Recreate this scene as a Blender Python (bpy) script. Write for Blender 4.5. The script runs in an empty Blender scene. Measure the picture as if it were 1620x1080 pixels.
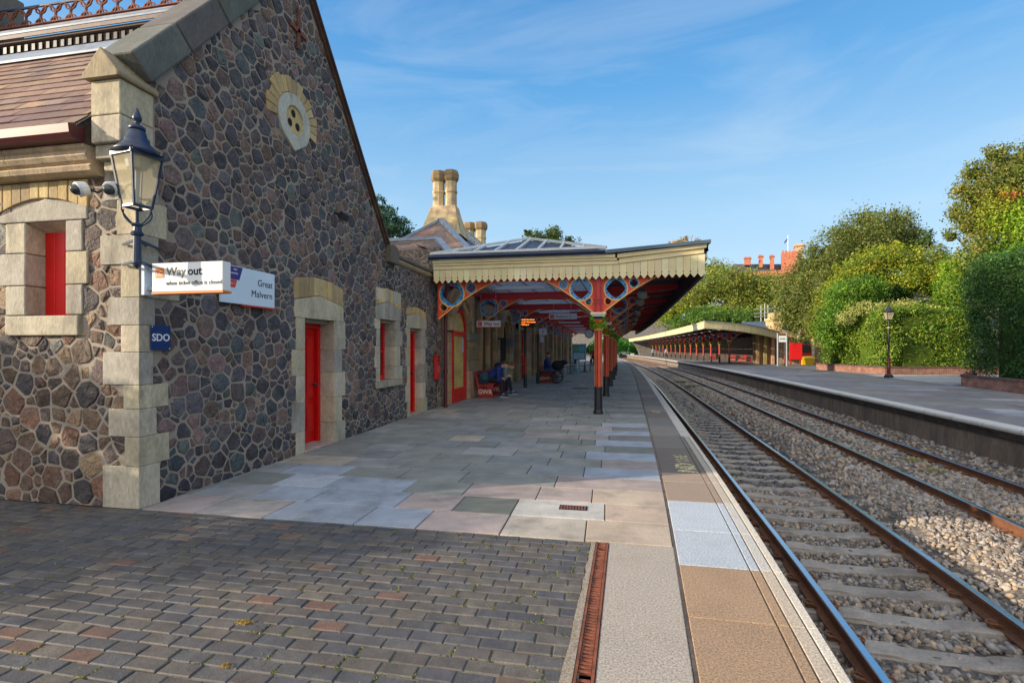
SKYSTR = .15; SUNSTR = 3.2; EXPO = 1.2; SKYTINT = (.7, .8, .95, 1); BACK_FILL = (1.42, 1.4, 1.38)
import bpy, bmesh, math, random
import numpy as np
from mathutils import Vector, Matrix
from mathutils.geometry import tessellate_polygon
R = random.Random(11)
NR = np.random.default_rng(5)
scene = bpy.context.scene
COL = scene.collection
rad = math.radians

def lin(r, g, b):
    f = lambda c: (c/255/12.92) if c/255 <= .04045 else ((c/255+.055)/1.055)**2.4
    return (f(r), f(g), f(b))

# ------------------------------------------------------------------ builder
class MB:
    def __init__(s):
        s.v = []; s.f = []; s.c = []; s.m = []
        s.col = (1, 1, 1); s.mi = 0
    def face(s, idx, col=None):
        s.f.append(tuple(idx)); s.c.append(col or s.col); s.m.append(s.mi)
    def add(s, pts):
        n = len(s.v); s.v.extend([tuple(p) for p in pts]); return n
    def quad(s, a, b, c, d, col=None):
        n = s.add([a, b, c, d]); s.face((n, n+1, n+2, n+3), col)
    def poly(s, pts, col=None):
        n = s.add(pts); s.face(range(n, n+len(pts)), col)
    def box(s, x0, x1, y0, y1, z0, z1, col=None, skip=''):
        n = s.add([(x0,y0,z0),(x1,y0,z0),(x1,y1,z0),(x0,y1,z0),(x0,y0,z1),(x1,y0,z1),(x1,y1,z1),(x0,y1,z1)])
        F = {'b':(0,3,2,1),'t':(4,5,6,7),'f':(0,1,5,4),'r':(1,2,6,5),'k':(2,3,7,6),'l':(3,0,4,7)}
        for k, q in F.items():
            if k not in skip: s.face([n+i for i in q], col)
    def obox(s, o, ax, ay, az, col=None):      # oriented box: corner + three edge vectors
        o, ax, ay, az = map(Vector, (o, ax, ay, az))
        p = [o, o+ax, o+ax+ay, o+ay]; p += [q+az for q in p]
        n = s.add(p)
        for q in ((0,3,2,1),(4,5,6,7),(0,1,5,4),(1,2,6,5),(2,3,7,6),(3,0,4,7)): s.face([n+i for i in q], col)
    def bar(s, p0, p1, w, h=None, col=None, up=(0,0,1)):   # rectangular bar between two points
        h = h or w; p0, p1 = Vector(p0), Vector(p1); d = (p1-p0); u = Vector(up)
        if abs(d.normalized().dot(u)) > .98: u = Vector((0,1,0))
        a = d.cross(u).normalized(); b = a.cross(d).normalized()
        s.obox(p0 - a*w/2 - b*h/2, d, a*w, b*h, col)
    def prism(s, pts, fn, h0, h1, col=None):   # 2-D outline mapped by fn(u, v, h), extruded h0..h1
        k = len(pts)
        n = s.add([fn(u, v, h0) for u, v in pts] + [fn(u, v, h1) for u, v in pts])
        tri = tessellate_polygon([[Vector((u, v, 0)) for u, v in pts]]) if k > 4 else None
        if tri:
            for t in tri:
                s.face([n+i for i in t][::-1], col); s.face([n+k+i for i in t], col)
        else:
            s.face([n+i for i in range(k)][::-1], col); s.face([n+k+i for i in range(k)], col)
        for i in range(k):
            j = (i+1) % k; s.face((n+i, n+j, n+k+j, n+k+i), col)
    def holed(s, outer, holes, fn, h0, h1, col=None):
        loops = [outer] + holes
        flat = [p for l in loops for p in l]; k = len(flat)
        tri = tessellate_polygon([[Vector((u, v, 0)) for u, v in l] for l in loops])
        n = s.add([fn(u, v, h0) for u, v in flat] + [fn(u, v, h1) for u, v in flat])
        for t in tri:
            s.face([n+i for i in t][::-1], col); s.face([n+k+i for i in t], col)
        o = 0
        for l in loops:
            m = len(l)
            for i in range(m):
                j = (i+1) % m; s.face((n+o+i, n+o+j, n+k+o+j, n+k+o+i), col)
            o += m
    def cyl(s, p0, p1, r0, r1=None, n=10, col=None, caps=True):
        r1 = r0 if r1 is None else r1; p0, p1 = Vector(p0), Vector(p1); d = (p1-p0).normalized()
        u = Vector((1,0,0)) if abs(d.x) < .9 else Vector((0,1,0))
        a = d.cross(u).normalized(); b = d.cross(a)
        k = s.add([p0+(a*math.cos(t)+b*math.sin(t))*r0 for t in [2*math.pi*i/n for i in range(n)]] +
                  [p1+(a*math.cos(t)+b*math.sin(t))*r1 for t in [2*math.pi*i/n for i in range(n)]])
        for i in range(n):
            j = (i+1) % n; s.face((k+i, k+j, k+n+j, k+n+i), col)
        if caps:
            s.face([k+i for i in range(n)][::-1], col); s.face([k+n+i for i in range(n)], col)
    def tube(s, pts, r, n=8, col=None, closed=False):
        pts = [Vector(p) for p in pts]; m = len(pts); rs = r if isinstance(r, (list, tuple)) else [r]*m
        ref = Vector((0,0,1)); base = len(s.v); prev = None
        for i, p in enumerate(pts):
            if closed: d = pts[(i+1) % m]-pts[i-1]
            else: d = pts[min(i+1, m-1)]-pts[max(i-1, 0)]
            d.normalize()
            if prev is None:
                u = ref if abs(d.dot(ref)) < .9 else Vector((0,1,0)); a = d.cross(u).normalized()
            else:
                a = (prev - d*prev.dot(d))
                a = a.normalized() if a.length > 1e-6 else d.cross(ref).normalized()
            prev = a; b = d.cross(a)
            s.add([p+(a*math.cos(t)+b*math.sin(t))*rs[i] for t in [2*math.pi*q/n for q in range(n)]])
        for i in range(m if closed else m-1):
            i2 = (i+1) % m
            for q in range(n):
                j = (q+1) % n; s.face((base+i*n+q, base+i*n+j, base+i2*n+j, base+i2*n+q), col)
        if not closed:
            s.face([base+q for q in range(n)][::-1], col); s.face([base+(m-1)*n+q for q in range(n)], col)
    def lathe(s, prof, c, n=16, col=None, axis='z', phase=0, cols=None):
        base = len(s.v); c = Vector(c); m = len(prof)
        for r, z in prof:
            for q in range(n):
                t = 2*math.pi*q/n+phase
                o = (r*math.cos(t), r*math.sin(t), z) if axis == 'z' else ((r*math.cos(t), z, r*math.sin(t)) if axis == 'y' else (z, r*math.cos(t), r*math.sin(t)))
                s.v.append(tuple(c+Vector(o)))
        for i in range(m-1):
            for q in range(n):
                j = (q+1) % n; s.face((base+i*n+q, base+i*n+j, base+(i+1)*n+j, base+(i+1)*n+q), cols[i] if cols else col)
        s.face([base+q for q in range(n)][::-1], col); s.face([base+(m-1)*n+q for q in range(n)], col)
    def sphere(s, c, r, n=12, m=8, col=None, sc=(1,1,1)):
        s.lathe([(max(1e-4, r*math.sin(math.pi*i/m))*1, -r*math.cos(math.pi*i/m)*sc[2]) for i in range(m+1)], c, n, col)
    def raw(s, verts, faces, col=None):
        n = s.add(verts)
        for f in faces: s.face([n+i for i in f], col)
    def build(s, name, mats, parent=None, smooth=False, bevel=0, seg=2):
        me = bpy.data.meshes.new(name); me.from_pydata(s.v, [], s.f)
        if not isinstance(mats, (list, tuple)): mats = [mats]
        for m in mats: me.materials.append(m)
        if len(mats) > 1: me.polygons.foreach_set('material_index', s.m)
        at = me.attributes.new('Col', 'FLOAT_COLOR', 'FACE')
        at.data.foreach_set('color', np.array([(c[0], c[1], c[2], 1) for c in s.c], dtype=np.float32).ravel())
        if smooth: me.polygons.foreach_set('use_smooth', [True]*len(s.f))
        me.update()
        o = bpy.data.objects.new(name, me); COL.objects.link(o)
        if parent: adopt(o, parent)
        if bevel:
            b = o.modifiers.new('Bevel', 'BEVEL'); b.width = bevel; b.segments = seg; b.limit_method = 'ANGLE'; b.angle_limit = rad(40)
        if smooth == 'auto': pass
        return o

def adopt(o, parent):
    o.parent = parent
    if parent.type == 'EMPTY': o.matrix_parent_inverse = Matrix.Translation(-Vector(parent.location))

def thing(name, label, cat, loc, group=None):
    o = bpy.data.objects.new(name, None); o.location = loc; o.empty_display_size = .2; COL.objects.link(o)
    return tag(o, label, cat, group, 'thing')
def tag(o, label=None, cat=None, group=None, kind=None):
    if label and not kind: kind = 'thing'
    if label: o['label'] = label
    if cat: o['category'] = cat
    if group: o['group'] = group
    if kind: o['kind'] = kind
    return o
def struct(o): o['kind'] = 'structure'; return o
def dup(o, parent=None, move=None):
    kids = list(o.children); c = o.copy(); COL.objects.link(c)
    if parent is not None:
        c.parent = parent; c.matrix_parent_inverse = o.matrix_parent_inverse.copy()
    if move is not None: c.location = move
    for k in kids: dup(k, c)
    return c

def mesh_np(name, verts, loops, nper, cols, mat, parent=None, smooth=False):
    """verts (N,3), faces all with nper corners, loops (F*nper), cols (F,3)"""
    me = bpy.data.meshes.new(name); F = len(loops)//nper
    me.vertices.add(len(verts)); me.vertices.foreach_set('co', np.asarray(verts, np.float32).ravel())
    me.loops.add(len(loops)); me.loops.foreach_set('vertex_index', np.asarray(loops, np.int32))
    me.polygons.add(F); me.polygons.foreach_set('loop_start', np.arange(0, F*nper, nper, dtype=np.int32))
    me.update(calc_edges=True)
    at = me.attributes.new('Col', 'FLOAT_COLOR', 'FACE')
    c4 = np.ones((F, 4), np.float32); c4[:, :3] = cols; at.data.foreach_set('color', c4.ravel())
    if smooth: me.polygons.foreach_set('use_smooth', np.ones(F, bool))
    me.materials.append(mat)
    o = bpy.data.objects.new(name, me); COL.objects.link(o)
    if parent: adopt(o, parent)
    return o

def text_geo(txt, size, extrude=.002, bold=0, spacing=1.0, align='LEFT'):
    cu = bpy.data.curves.new('t', 'FONT'); cu.body = txt; cu.size = size; cu.extrude = extrude; cu.offset = bold
    cu.space_character = spacing; cu.align_x = align; cu.resolution_u = 3
    o = bpy.data.objects.new('t', cu); COL.objects.link(o)
    dg = bpy.context.evaluated_depsgraph_get()
    me = bpy.data.meshes.new_from_object(o.evaluated_get(dg))
    V = [tuple(v.co) for v in me.vertices]; F = [tuple(p.vertices) for p in me.polygons]
    bpy.data.objects.remove(o); bpy.data.curves.remove(cu); bpy.data.meshes.remove(me)
    return V, F
def put_text(mb, txt, size, org, xd, yd, nd, col, **k):
    V, F = text_geo(txt, size, **k); org, xd, yd, nd = map(Vector, (org, xd, yd, nd))
    mb.raw([org+xd*v[0]+yd*v[1]+nd*v[2] for v in V], F, col)

# ------------------------------------------------------------------ materials
class NT:
    def __init__(s, m):
        s.t = m.node_tree; s.n = s.t.nodes; s.l = s.t.links
    def node(s, ty, **k):
        n = s.n.new(ty)
        for a, b in k.items():
            if a.startswith('i_'): n.inputs[a[2:].replace('_', ' ')].default_value = b
            else: setattr(n, a, b)
        return n
    def link(s, a, b): s.l.new(a, b)
def mat(name, base=(.5,.5,.5), rough=.7, metal=0, attr=False, n1=0, s1=8, n2=0, s2=60, bump=0, bs=60, bd=.01, spec=.5, tint=None,
        stain=0, stc=(.05,.05,.05), sts=1.5, trans=0, emis=None, rvar=0, stretch=None, bump2=0, bs2=8):
    m = bpy.data.materials.new(name); m.use_nodes = True; t = NT(m)
    P = t.n['Principled BSDF']; P.inputs['Roughness'].default_value = rough; P.inputs['Metallic'].default_value = metal
    P.inputs['Specular IOR Level'].default_value = spec
    geo = t.node('ShaderNodeNewGeometry'); pos = geo.outputs['Position']
    if stretch:
        vm = t.node('ShaderNodeVectorMath', operation='MULTIPLY'); t.link(pos, vm.inputs[0]); vm.inputs[1].default_value = stretch; pos = vm.outputs[0]
    if attr:
        a = t.node('ShaderNodeAttribute', attribute_name='Col'); col = a.outputs['Color']
        if base != (.5,.5,.5):
            mx = t.node('ShaderNodeMix', data_type='RGBA', blend_type='MULTIPLY'); mx.inputs[0].default_value = 1
            t.link(col, mx.inputs[6]); mx.inputs[7].default_value = (*base, 1); col = mx.outputs[2]
    else:
        rgb = t.node('ShaderNodeRGB'); rgb.outputs[0].default_value = (*base, 1); col = rgb.outputs[0]
    def noise(sc, det=6, rg=.6):
        n = t.node('ShaderNodeTexNoise'); t.link(pos, n.inputs['Vector']); n.inputs['Scale'].default_value = sc
        n.inputs['Detail'].default_value = det; n.inputs['Roughness'].default_value = rg; return n.outputs[0]
    def vary(col, amt, sc):
        mr = t.node('ShaderNodeMapRange'); t.link(noise(sc), mr.inputs[0]); mr.inputs[1].default_value = .3; mr.inputs[2].default_value = .7
        mr.inputs[3].default_value = 1-amt; mr.inputs[4].default_value = 1+amt
        mx = t.node('ShaderNodeVectorMath', operation='SCALE'); t.link(col, mx.inputs[0]); t.link(mr.outputs[0], mx.inputs['Scale']); return mx.outputs[0]
    if n1: col = vary(col, n1, s1)
    if n2: col = vary(col, n2, s2)
    if stain:
        mr = t.node('ShaderNodeMapRange'); t.link(noise(sts, 8, .65), mr.inputs[0]); mr.inputs[1].default_value = .5; mr.inputs[2].default_value = .68
        mr.inputs[3].default_value = 0; mr.inputs[4].default_value = stain
        mx = t.node('ShaderNodeMix', data_type='RGBA'); t.link(mr.outputs[0], mx.inputs[0]); t.link(col, mx.inputs[6]); mx.inputs[7].default_value = (*stc, 1); col = mx.outputs[2]
    t.link(col, P.inputs['Base Color'])
    if rvar:
        mr = t.node('ShaderNodeMapRange'); t.link(noise(3), mr.inputs[0]); mr.inputs[3].default_value = rough-rvar; mr.inputs[4].default_value = rough+rvar; t.link(mr.outputs[0], P.inputs['Roughness'])
    nrm = None
    for b, sc in ((bump2, bs2), (bump, bs)):
        if b:
            bn = t.node('ShaderNodeBump'); bn.inputs['Strength'].default_value = b; bn.inputs['Distance'].default_value = bd if sc == bs else .03
            t.link(noise(sc, 5, .65), bn.inputs['Height'])
            if nrm: t.link(nrm, bn.inputs['Normal'])
            nrm = bn.outputs[0]
    if nrm: t.link(nrm, P.inputs['Normal'])
    if emis:
        P.inputs['Emission Color'].default_value = (*emis[:3], 1); P.inputs['Emission Strength'].default_value = emis[3]
    if trans:   # leaves: let some light through
        out = t.n['Material Output']; tr = t.node('ShaderNodeBsdfTranslucent'); ms = t.node('ShaderNodeMixShader'); ms.inputs[0].default_value = trans
        t.link(col, tr.inputs['Color']); t.link(P.outputs[0], ms.inputs[1]); t.link(tr.outputs[0], ms.inputs[2]); t.link(ms.outputs[0], out.inputs['Surface'])
    return m
def glass(name, col=(.8,.85,.85), rough=.03, alpha=.35):
    m = bpy.data.materials.new(name); m.use_nodes = True; t = NT(m); out = t.n['Material Output']
    P = t.n['Principled BSDF']; P.inputs['Base Color'].default_value = (*col, 1); P.inputs['Roughness'].default_value = rough
    tr = t.node('ShaderNodeBsdfTransparent'); ms = t.node('ShaderNodeMixShader'); ms.inputs[0].default_value = alpha
    t.link(tr.outputs[0], ms.inputs[1]); t.link(P.outputs[0], ms.inputs[2]); t.link(ms.outputs[0], out.inputs['Surface'])
    return m

M = {}
M['stone'] = mat('rubble_stone', attr=True, rough=.8, n1=.38, s1=11, n2=.42, s2=48, bump=1, bs=34, bd=.014, bump2=.8, bs2=10, stain=.35, stc=lin(128,122,112), sts=6)
M['mortar'] = mat('lime_mortar', lin(152,141,128), .95, n1=.22, s1=3, n2=.12, s2=70, bump=.5, bs=90, bd=.006, stain=.3, stc=lin(95,88,82))
M['ashlar'] = mat('dressed_limestone', attr=True, rough=.85, n1=.2, s1=4, n2=.2, s2=40, bump=.6, bs=45, bd=.008, bump2=.25, bs2=7, stain=.6, stc=lin(104,96,86), sts=3.2, stretch=(1,1,.45))
M['slate'] = mat('roof_slate', attr=True, rough=.6, n1=.2, s1=6, n2=.2, s2=30, bump=.4, bs=25, bd=.006, stain=.4, stc=lin(126,112,92), sts=1.2)
M['lead'] = mat('lead_sheet', lin(138,150,166), .45, n1=.2, s1=5, n2=.1, s2=30, spec=.5, stain=.4, stc=lin(88,92,98), sts=3)
M['rust'] = mat('rusty_iron', lin(122,70,50), .85, n1=.3, s1=12, n2=.2, s2=50, bump=.4, bs=60, stain=.6, stc=lin(70,48,42), sts=7)
M['red'] = mat('red_gloss_paint', lin(205,16,14), .32, n1=.08, s1=3, n2=.05, s2=40, stain=.25, stc=lin(140,20,18), sts=4, bump=.05, bs=30)
M['maroon'] = mat('maroon_paint', lin(84,30,34), .4, n1=.15, s1=6, stain=.3, stc=lin(50,24,26), sts=5)
M['darkiron'] = mat('dark_iron_paint', lin(30,36,46), .42, n1=.2, s1=10, n2=.1, s2=60, bump=.1, bs=40)
M['lampblue'] = mat('dark_blue_lamp_paint', lin(27,46,76), .38, n1=.25, s1=14, n2=.15, s2=50, bump=.1, bs=40)
M['paint'] = mat('coloured_paint', attr=True, rough=.45, n1=.1, s1=5, n2=.06, s2=40, stain=.18, stc=lin(90,70,55), sts=4)
M['matte'] = mat('coloured_matte', attr=True, rough=.8, n1=.1, s1=6, n2=.08, s2=50)
M['cloth'] = mat('cloth', attr=True, rough=.9, n1=.18, s1=9, n2=.08, s2=70, bump=.4, bs=22, bd=.02)
M['skin'] = mat('skin', attr=True, rough=.55, n1=.06, s1=20)
M['cream'] = mat('cream_paint', lin(224,208,160), .5, n1=.07, s1=2, n2=.05, s2=25, stain=.3, stc=lin(180,158,108), sts=2.2)
M['flag'] = mat('flagstone', attr=True, rough=.75, n1=.18, s1=2.6, n2=.24, s2=90, bump=.25, bs=140, bd=.004, stain=.5, stc=lin(98,98,94), sts=2.2, rvar=.12)
M['paver'] = mat('block_paver', attr=True, rough=.7, n1=.25, s1=9, n2=.34, s2=120, bump=.55, bs=120, bd=.004, bump2=.15, bs2=16, stain=.25, stc=lin(52,50,52), sts=1.3, rvar=.12)
M['aggr'] = mat('exposed_aggregate', attr=True, rough=.85, n1=.12, s1=2, n2=.5, s2=80, bump=.5, bs=120, bd=.006, stain=.3, stc=lin(104,94,80), sts=2)
M['bed'] = mat('sand_bed', lin(112,108,96), .95, n1=.3, s1=6, n2=.3, s2=60, bump=.5, bs=60, stain=.6, stc=lin(84,90,50), sts=1.5)
M['tarmac'] = mat('asphalt', lin(104,106,110), .9, n1=.14, s1=.8, n2=.2, s2=60, bump=.5, bs=120, bd=.005, stain=.3, stc=lin(82,82,84), sts=.6)
M['ballast'] = mat('ballast_bed', attr=True, rough=.9, n1=.3, s1=10, n2=.55, s2=22, bump=1, bs=20, bd=.05, bump2=.8, bs2=9)
M['gravel'] = mat('ballast_stone', attr=True, rough=.85, n1=.15, s1=30, n2=.15, s2=90, bump=.3, bs=60)
M['sleeper'] = mat('concrete_sleeper', lin(152,144,134), .9, n1=.25, s1=3, n2=.18, s2=50, bump=.35, bs=50, stain=.5, stc=lin(88,74,62), sts=2.4)
M['railtop'] = mat('polished_steel', (.62,.64,.68), .22, 1, n1=.05, s1=20)
M['railside'] = mat('rusty_rail', lin(112,74,50), .85, n1=.25, s1=4, n2=.25, s2=40, bump=.4, bs=50, stain=.5, stc=lin(62,44,38), sts=3)
M['brick'] = None
M['bark'] = mat('bark', lin(84,70,58), .95, n1=.3, s1=8, bump=.8, bs=14, bd=.03)
M['leaf'] = mat('leaf', (1.35,1.32,1.1), rough=.5, spec=.3, attr=True, trans=.34, n1=.12, s1=.6)
M['soil'] = mat('soil_bank', lin(70,72,42), .95, n1=.3, s1=.6, n2=.3, s2=8, bump=.8, bs=6)
M['grass'] = mat('ground_grass', lin(84,96,48), .95, n1=.3, s1=.2, n2=.3, s2=5)
M['platwall'] = mat('stained_platform_wall', lin(126,112,98), .9, n1=.3, s1=2, n2=.25, s2=18, bump=.5, bs=18, stain=.6, stc=lin(78,70,64), sts=1.1, stretch=(1.6,1.6,.35))
M['capstone'] = mat('platform_coping', lin(150,146,136), .8, n1=.15, s1=1.5, n2=.12, s2=60, stain=.4, stc=lin(112,106,96), sts=1.4, bump=.2, bs=80)
M['whiteedge'] = mat('painted_edge', lin(206,202,194), .75, n1=.12, s1=2, n2=.1, s2=60, stain=.5, stc=lin(150,144,134), sts=2, bump=.2, bs=80)
M['grey_metal'] = mat('grey_steel', lin(150,156,160), .4, .6, n1=.08, s1=5)
M['bluecap'] = mat('blue_grey_sheet', lin(76,98,116), .5, n1=.12, s1=2, n2=.06, s2=30)
M['gutter'] = mat('dark_blue_gutter', lin(30,44,72), .4, n1=.15, s1=3)
M['roofglass'] = mat('roof_glazing', lin(168,186,212), .14, n1=.08, s1=1.5, spec=.8, trans=.82)
M['darkrubble'] = None
M['underglaze'] = mat('pale_glazing_underside', attr=True, rough=.6, n1=.12, s1=2)
M['glassdark'] = mat('window_glass', lin(40,46,50), .06, spec=.8, n1=.3, s1=2)
M['glass'] = glass('lamp_glass', lin(214,200,160), .1, .4)
M['clear'] = glass('clear_glass', (.8,.85,.85), .05, .3)
M['darkwood'] = mat('dark_boarding', lin(60,52,60), .8, n1=.2, s1=3)
M['signwhite'] = mat('sign_face', attr=True, rough=.35, n1=.04, s1=3)
M['worn'] = None

def brick_mat(name, c1, c2, mort, scale=1.0):
    m = bpy.data.materials.new(name); m.use_nodes = True; t = NT(m); P = t.n['Principled BSDF']; P.inputs['Roughness'].default_value = .9
    geo = t.node('ShaderNodeNewGeometry'); sx = t.node('ShaderNodeSeparateXYZ'); t.link(geo.outputs['Position'], sx.inputs[0])
    ad = t.node('ShaderNodeMath', operation='SUBTRACT'); t.link(sx.outputs[0], ad.inputs[0]); t.link(sx.outputs[1], ad.inputs[1])
    cb = t.node('ShaderNodeCombineXYZ'); t.link(ad.outputs[0], cb.inputs[0]); t.link(sx.outputs[2], cb.inputs[1])
    b = t.node('ShaderNodeTexBrick'); t.link(cb.outputs[0], b.inputs['Vector']); b.inputs['Color1'].default_value = (*c1, 1); b.inputs['Color2'].default_value = (*c2, 1)
    b.inputs['Mortar'].default_value = (*mort, 1); b.inputs['Scale'].default_value = scale; b.inputs['Brick Width'].default_value = .225; b.inputs['Row Height'].default_value = .075
    b.inputs['Mortar Size'].default_value = .008
    n = t.node('ShaderNodeTexNoise'); n.inputs['Scale'].default_value = 3; n.inputs['Detail'].default_value = 8; t.link(geo.outputs['Position'], n.inputs['Vector'])
    mr = t.node('ShaderNodeMapRange'); t.link(n.outputs[0], mr.inputs[0]); mr.inputs[1].default_value = .3; mr.inputs[2].default_value = .7; mr.inputs[3].default_value = .65; mr.inputs[4].default_value = 1.3
    v = t.node('ShaderNodeVectorMath', operation='SCALE'); t.link(b.outputs[0], v.inputs[0]); t.link(mr.outputs[0], v.inputs['Scale']); t.link(v.outputs[0], P.inputs['Base Color'])
    bn = t.node('ShaderNodeBump'); bn.inputs['Strength'].default_value = .5; bn.inputs['Distance'].default_value = .01; bn.invert = True; t.link(b.outputs['Fac'], bn.inputs['Height']); t.link(bn.outputs[0], P.inputs['Normal'])
    return m
M['brick'] = brick_mat('red_brick', lin(150,92,72), lin(124,78,66), lin(150,138,124))
M['hotelbrick'] = brick_mat('hotel_brick', lin(186,96,62), lin(160,82,56), lin(170,140,120))

def farstone_mat(name, cA, cB, mort, scale):
    m = bpy.data.materials.new(name); m.use_nodes = True; t = NT(m); P = t.n['Principled BSDF']; P.inputs['Roughness'].default_value = .85
    geo = t.node('ShaderNodeNewGeometry')
    v = t.node('ShaderNodeTexVoronoi', feature='DISTANCE_TO_EDGE'); v2 = t.node('ShaderNodeTexVoronoi', feature='F1')
    n = t.node('ShaderNodeTexNoise'); n.inputs['Scale'].default_value = 5; t.link(geo.outputs['Position'], n.inputs['Vector'])
    ad = t.node('ShaderNodeVectorMath', operation='MULTIPLY_ADD'); t.link(n.outputs['Color'], ad.inputs[0]); ad.inputs[1].default_value = (.12,.12,.12); t.link(geo.outputs['Position'], ad.inputs[2])
    for q in (v, v2): t.link(ad.outputs[0], q.inputs['Vector']); q.inputs['Scale'].default_value = scale
    st = t.node('ShaderNodeMix', data_type='RGBA'); sp = t.node('ShaderNodeSeparateColor'); t.link(v2.outputs['Color'], sp.inputs[0]); t.link(sp.outputs[0], st.inputs[0]); st.inputs[6].default_value = (*cA, 1); st.inputs[7].default_value = (*cB, 1)
    mr = t.node('ShaderNodeMapRange'); t.link(v.outputs['Distance'], mr.inputs[0]); mr.inputs[1].default_value = .02; mr.inputs[2].default_value = .09
    mx = t.node('ShaderNodeMix', data_type='RGBA'); t.link(mr.outputs[0], mx.inputs[0]); mx.inputs[6].default_value = (*mort, 1); t.link(st.outputs[2], mx.inputs[7]); t.link(mx.outputs[2], P.inputs['Base Color'])
    bn = t.node('ShaderNodeBump'); bn.inputs['Strength'].default_value = .6; bn.inputs['Distance'].default_value = .03; t.link(mr.outputs[0], bn.inputs['Height']); t.link(bn.outputs[0], P.inputs['Normal'])
    return m
M['rubblefar'] = farstone_mat('rubble_far', lin(86,74,72), lin(120,102,90), lin(146,132,116), 4.5)
M['darkrubble'] = farstone_mat('rubble_dark', lin(54,48,48), lin(80,66,58), lin(88,80,72), 4)
M['greystone'] = farstone_mat('rubble_grey', lin(96,96,96), lin(116,114,110), lin(130,126,120), 2)
M['rubblewarm'] = farstone_mat('rubble_warm', lin(120,88,70), lin(152,122,94), lin(172,150,122), 4.5)
# ------------------------------------------------------------------ camera, sky, sun
F_PX = 789.; YAW = math.atan(150/F_PX); CA, SA = math.cos(YAW), math.sin(YAW)
cam = bpy.data.cameras.new('camera'); co = bpy.data.objects.new('camera', cam); COL.objects.link(co); scene.camera = co
cam.sensor_width = 36; cam.lens = 36*F_PX/1620; cam.shift_y = 12/1620; cam.clip_start = .05; cam.clip_end = 3000
co.location = (0, 0, 1.6); co.rotation_euler = (rad(90), 0, YAW)
def ray(px):
    k = (px-810)/F_PX; return k*CA-SA, k*SA+CA
def at(px, d, py=None, z=None):
    r = ray(px); return Vector((r[0]*d, r[1]*d, 1.6+(552-py)/F_PX*d if py is not None else (z or 0)))

SUN_AZ = (0.91, 0.41); SUN_EL = 17.0
w = bpy.data.worlds.new('World'); scene.world = w; w.use_nodes = True; t = NT(w)
bg = t.n['Background']; sky = t.node('ShaderNodeTexSky', sky_type='NISHITA'); sky.sun_disc = False
sky.sun_elevation = rad(SUN_EL); sky.sun_rotation = math.atan2(-SUN_AZ[0], -SUN_AZ[1]); sky.air_density = 1.0; sky.dust_density = .35; sky.ozone_density = 1.6; sky.altitude = 60
tc = t.node('ShaderNodeTexCoord'); mp = t.node('ShaderNodeMapping'); mp.inputs['Rotation'].default_value = (.1, .25, .5); mp.inputs['Scale'].default_value = (1.2, 3.2, 7)
t.link(tc.outputs['Generated'], mp.inputs[0]); cn = t.node('ShaderNodeTexNoise'); cn.inputs['Scale'].default_value = 1.5; cn.inputs['Detail'].default_value = 9; cn.inputs['Roughness'].default_value = .58; cn.inputs['Distortion'].default_value = .8
t.link(mp.outputs[0], cn.inputs['Vector']); cr = t.node('ShaderNodeMapRange'); cr.inputs[1].default_value = .48; cr.inputs[2].default_value = .85; cr.inputs[3].default_value = 0; cr.inputs[4].default_value = .26
t.link(cn.outputs[0], cr.inputs[0])
tm = t.node('ShaderNodeMix', data_type='RGBA', blend_type='MULTIPLY'); tm.inputs[0].default_value = 1; tm.inputs[7].default_value = SKYTINT
t.link(sky.outputs[0], tm.inputs[6])
sz = t.node('ShaderNodeSeparateXYZ'); t.link(tc.outputs['Generated'], sz.inputs[0])
rp_ = t.node('ShaderNodeValToRGB'); cr_ = rp_.color_ramp; KS = 1/(SKYSTR*2**EXPO)
for i, (q, c) in enumerate(((0,(204,229,246)),(.13,(194,226,247)),(.25,(172,215,246)),(.45,(104,175,233)),(.62,(70,146,214)),(1,(50,110,190)))):
    e_ = cr_.elements[i] if i < 2 else cr_.elements.new(q); e_.position = q; e_.color = (*lin(*c), 1)
t.link(sz.outputs[2], rp_.inputs[0])
sc_ = t.node('ShaderNodeVectorMath', operation='SCALE'); t.link(rp_.outputs[0], sc_.inputs[0]); sc_.inputs['Scale'].default_value = KS
gm = t.node('ShaderNodeMix', data_type='RGBA'); gm.inputs[0].default_value = .9; t.link(tm.outputs[2], gm.inputs[6]); t.link(sc_.outputs[0], gm.inputs[7])
cm = t.node('ShaderNodeMix', data_type='RGBA'); t.link(cr.outputs[0], cm.inputs[0]); t.link(gm.outputs[2], cm.inputs[6]); cm.inputs[7].default_value = (.88*KS, .95*KS, 1.0*KS, 1)
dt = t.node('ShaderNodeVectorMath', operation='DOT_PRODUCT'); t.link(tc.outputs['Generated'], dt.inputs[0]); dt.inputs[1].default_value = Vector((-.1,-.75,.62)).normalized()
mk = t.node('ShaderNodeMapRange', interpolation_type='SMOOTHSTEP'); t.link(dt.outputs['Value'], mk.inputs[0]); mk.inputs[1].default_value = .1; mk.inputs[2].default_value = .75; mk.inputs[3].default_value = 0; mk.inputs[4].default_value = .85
cm2 = t.node('ShaderNodeMix', data_type='RGBA'); t.link(mk.outputs[0], cm2.inputs[0]); t.link(cm.outputs[2], cm2.inputs[6]); cm2.inputs[7].default_value = (BACK_FILL[0]*KS, BACK_FILL[1]*KS, BACK_FILL[2]*KS, 1); cm = cm2  # brighter warm-white sky added behind the camera as fill light
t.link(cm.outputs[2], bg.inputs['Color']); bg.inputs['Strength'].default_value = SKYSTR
sl = bpy.data.lights.new('sun', 'SUN'); so = bpy.data.objects.new('sun', sl); COL.objects.link(so); sl.energy = SUNSTR; sl.angle = rad(.6); sl.color = (1, .83, .62)
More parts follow.
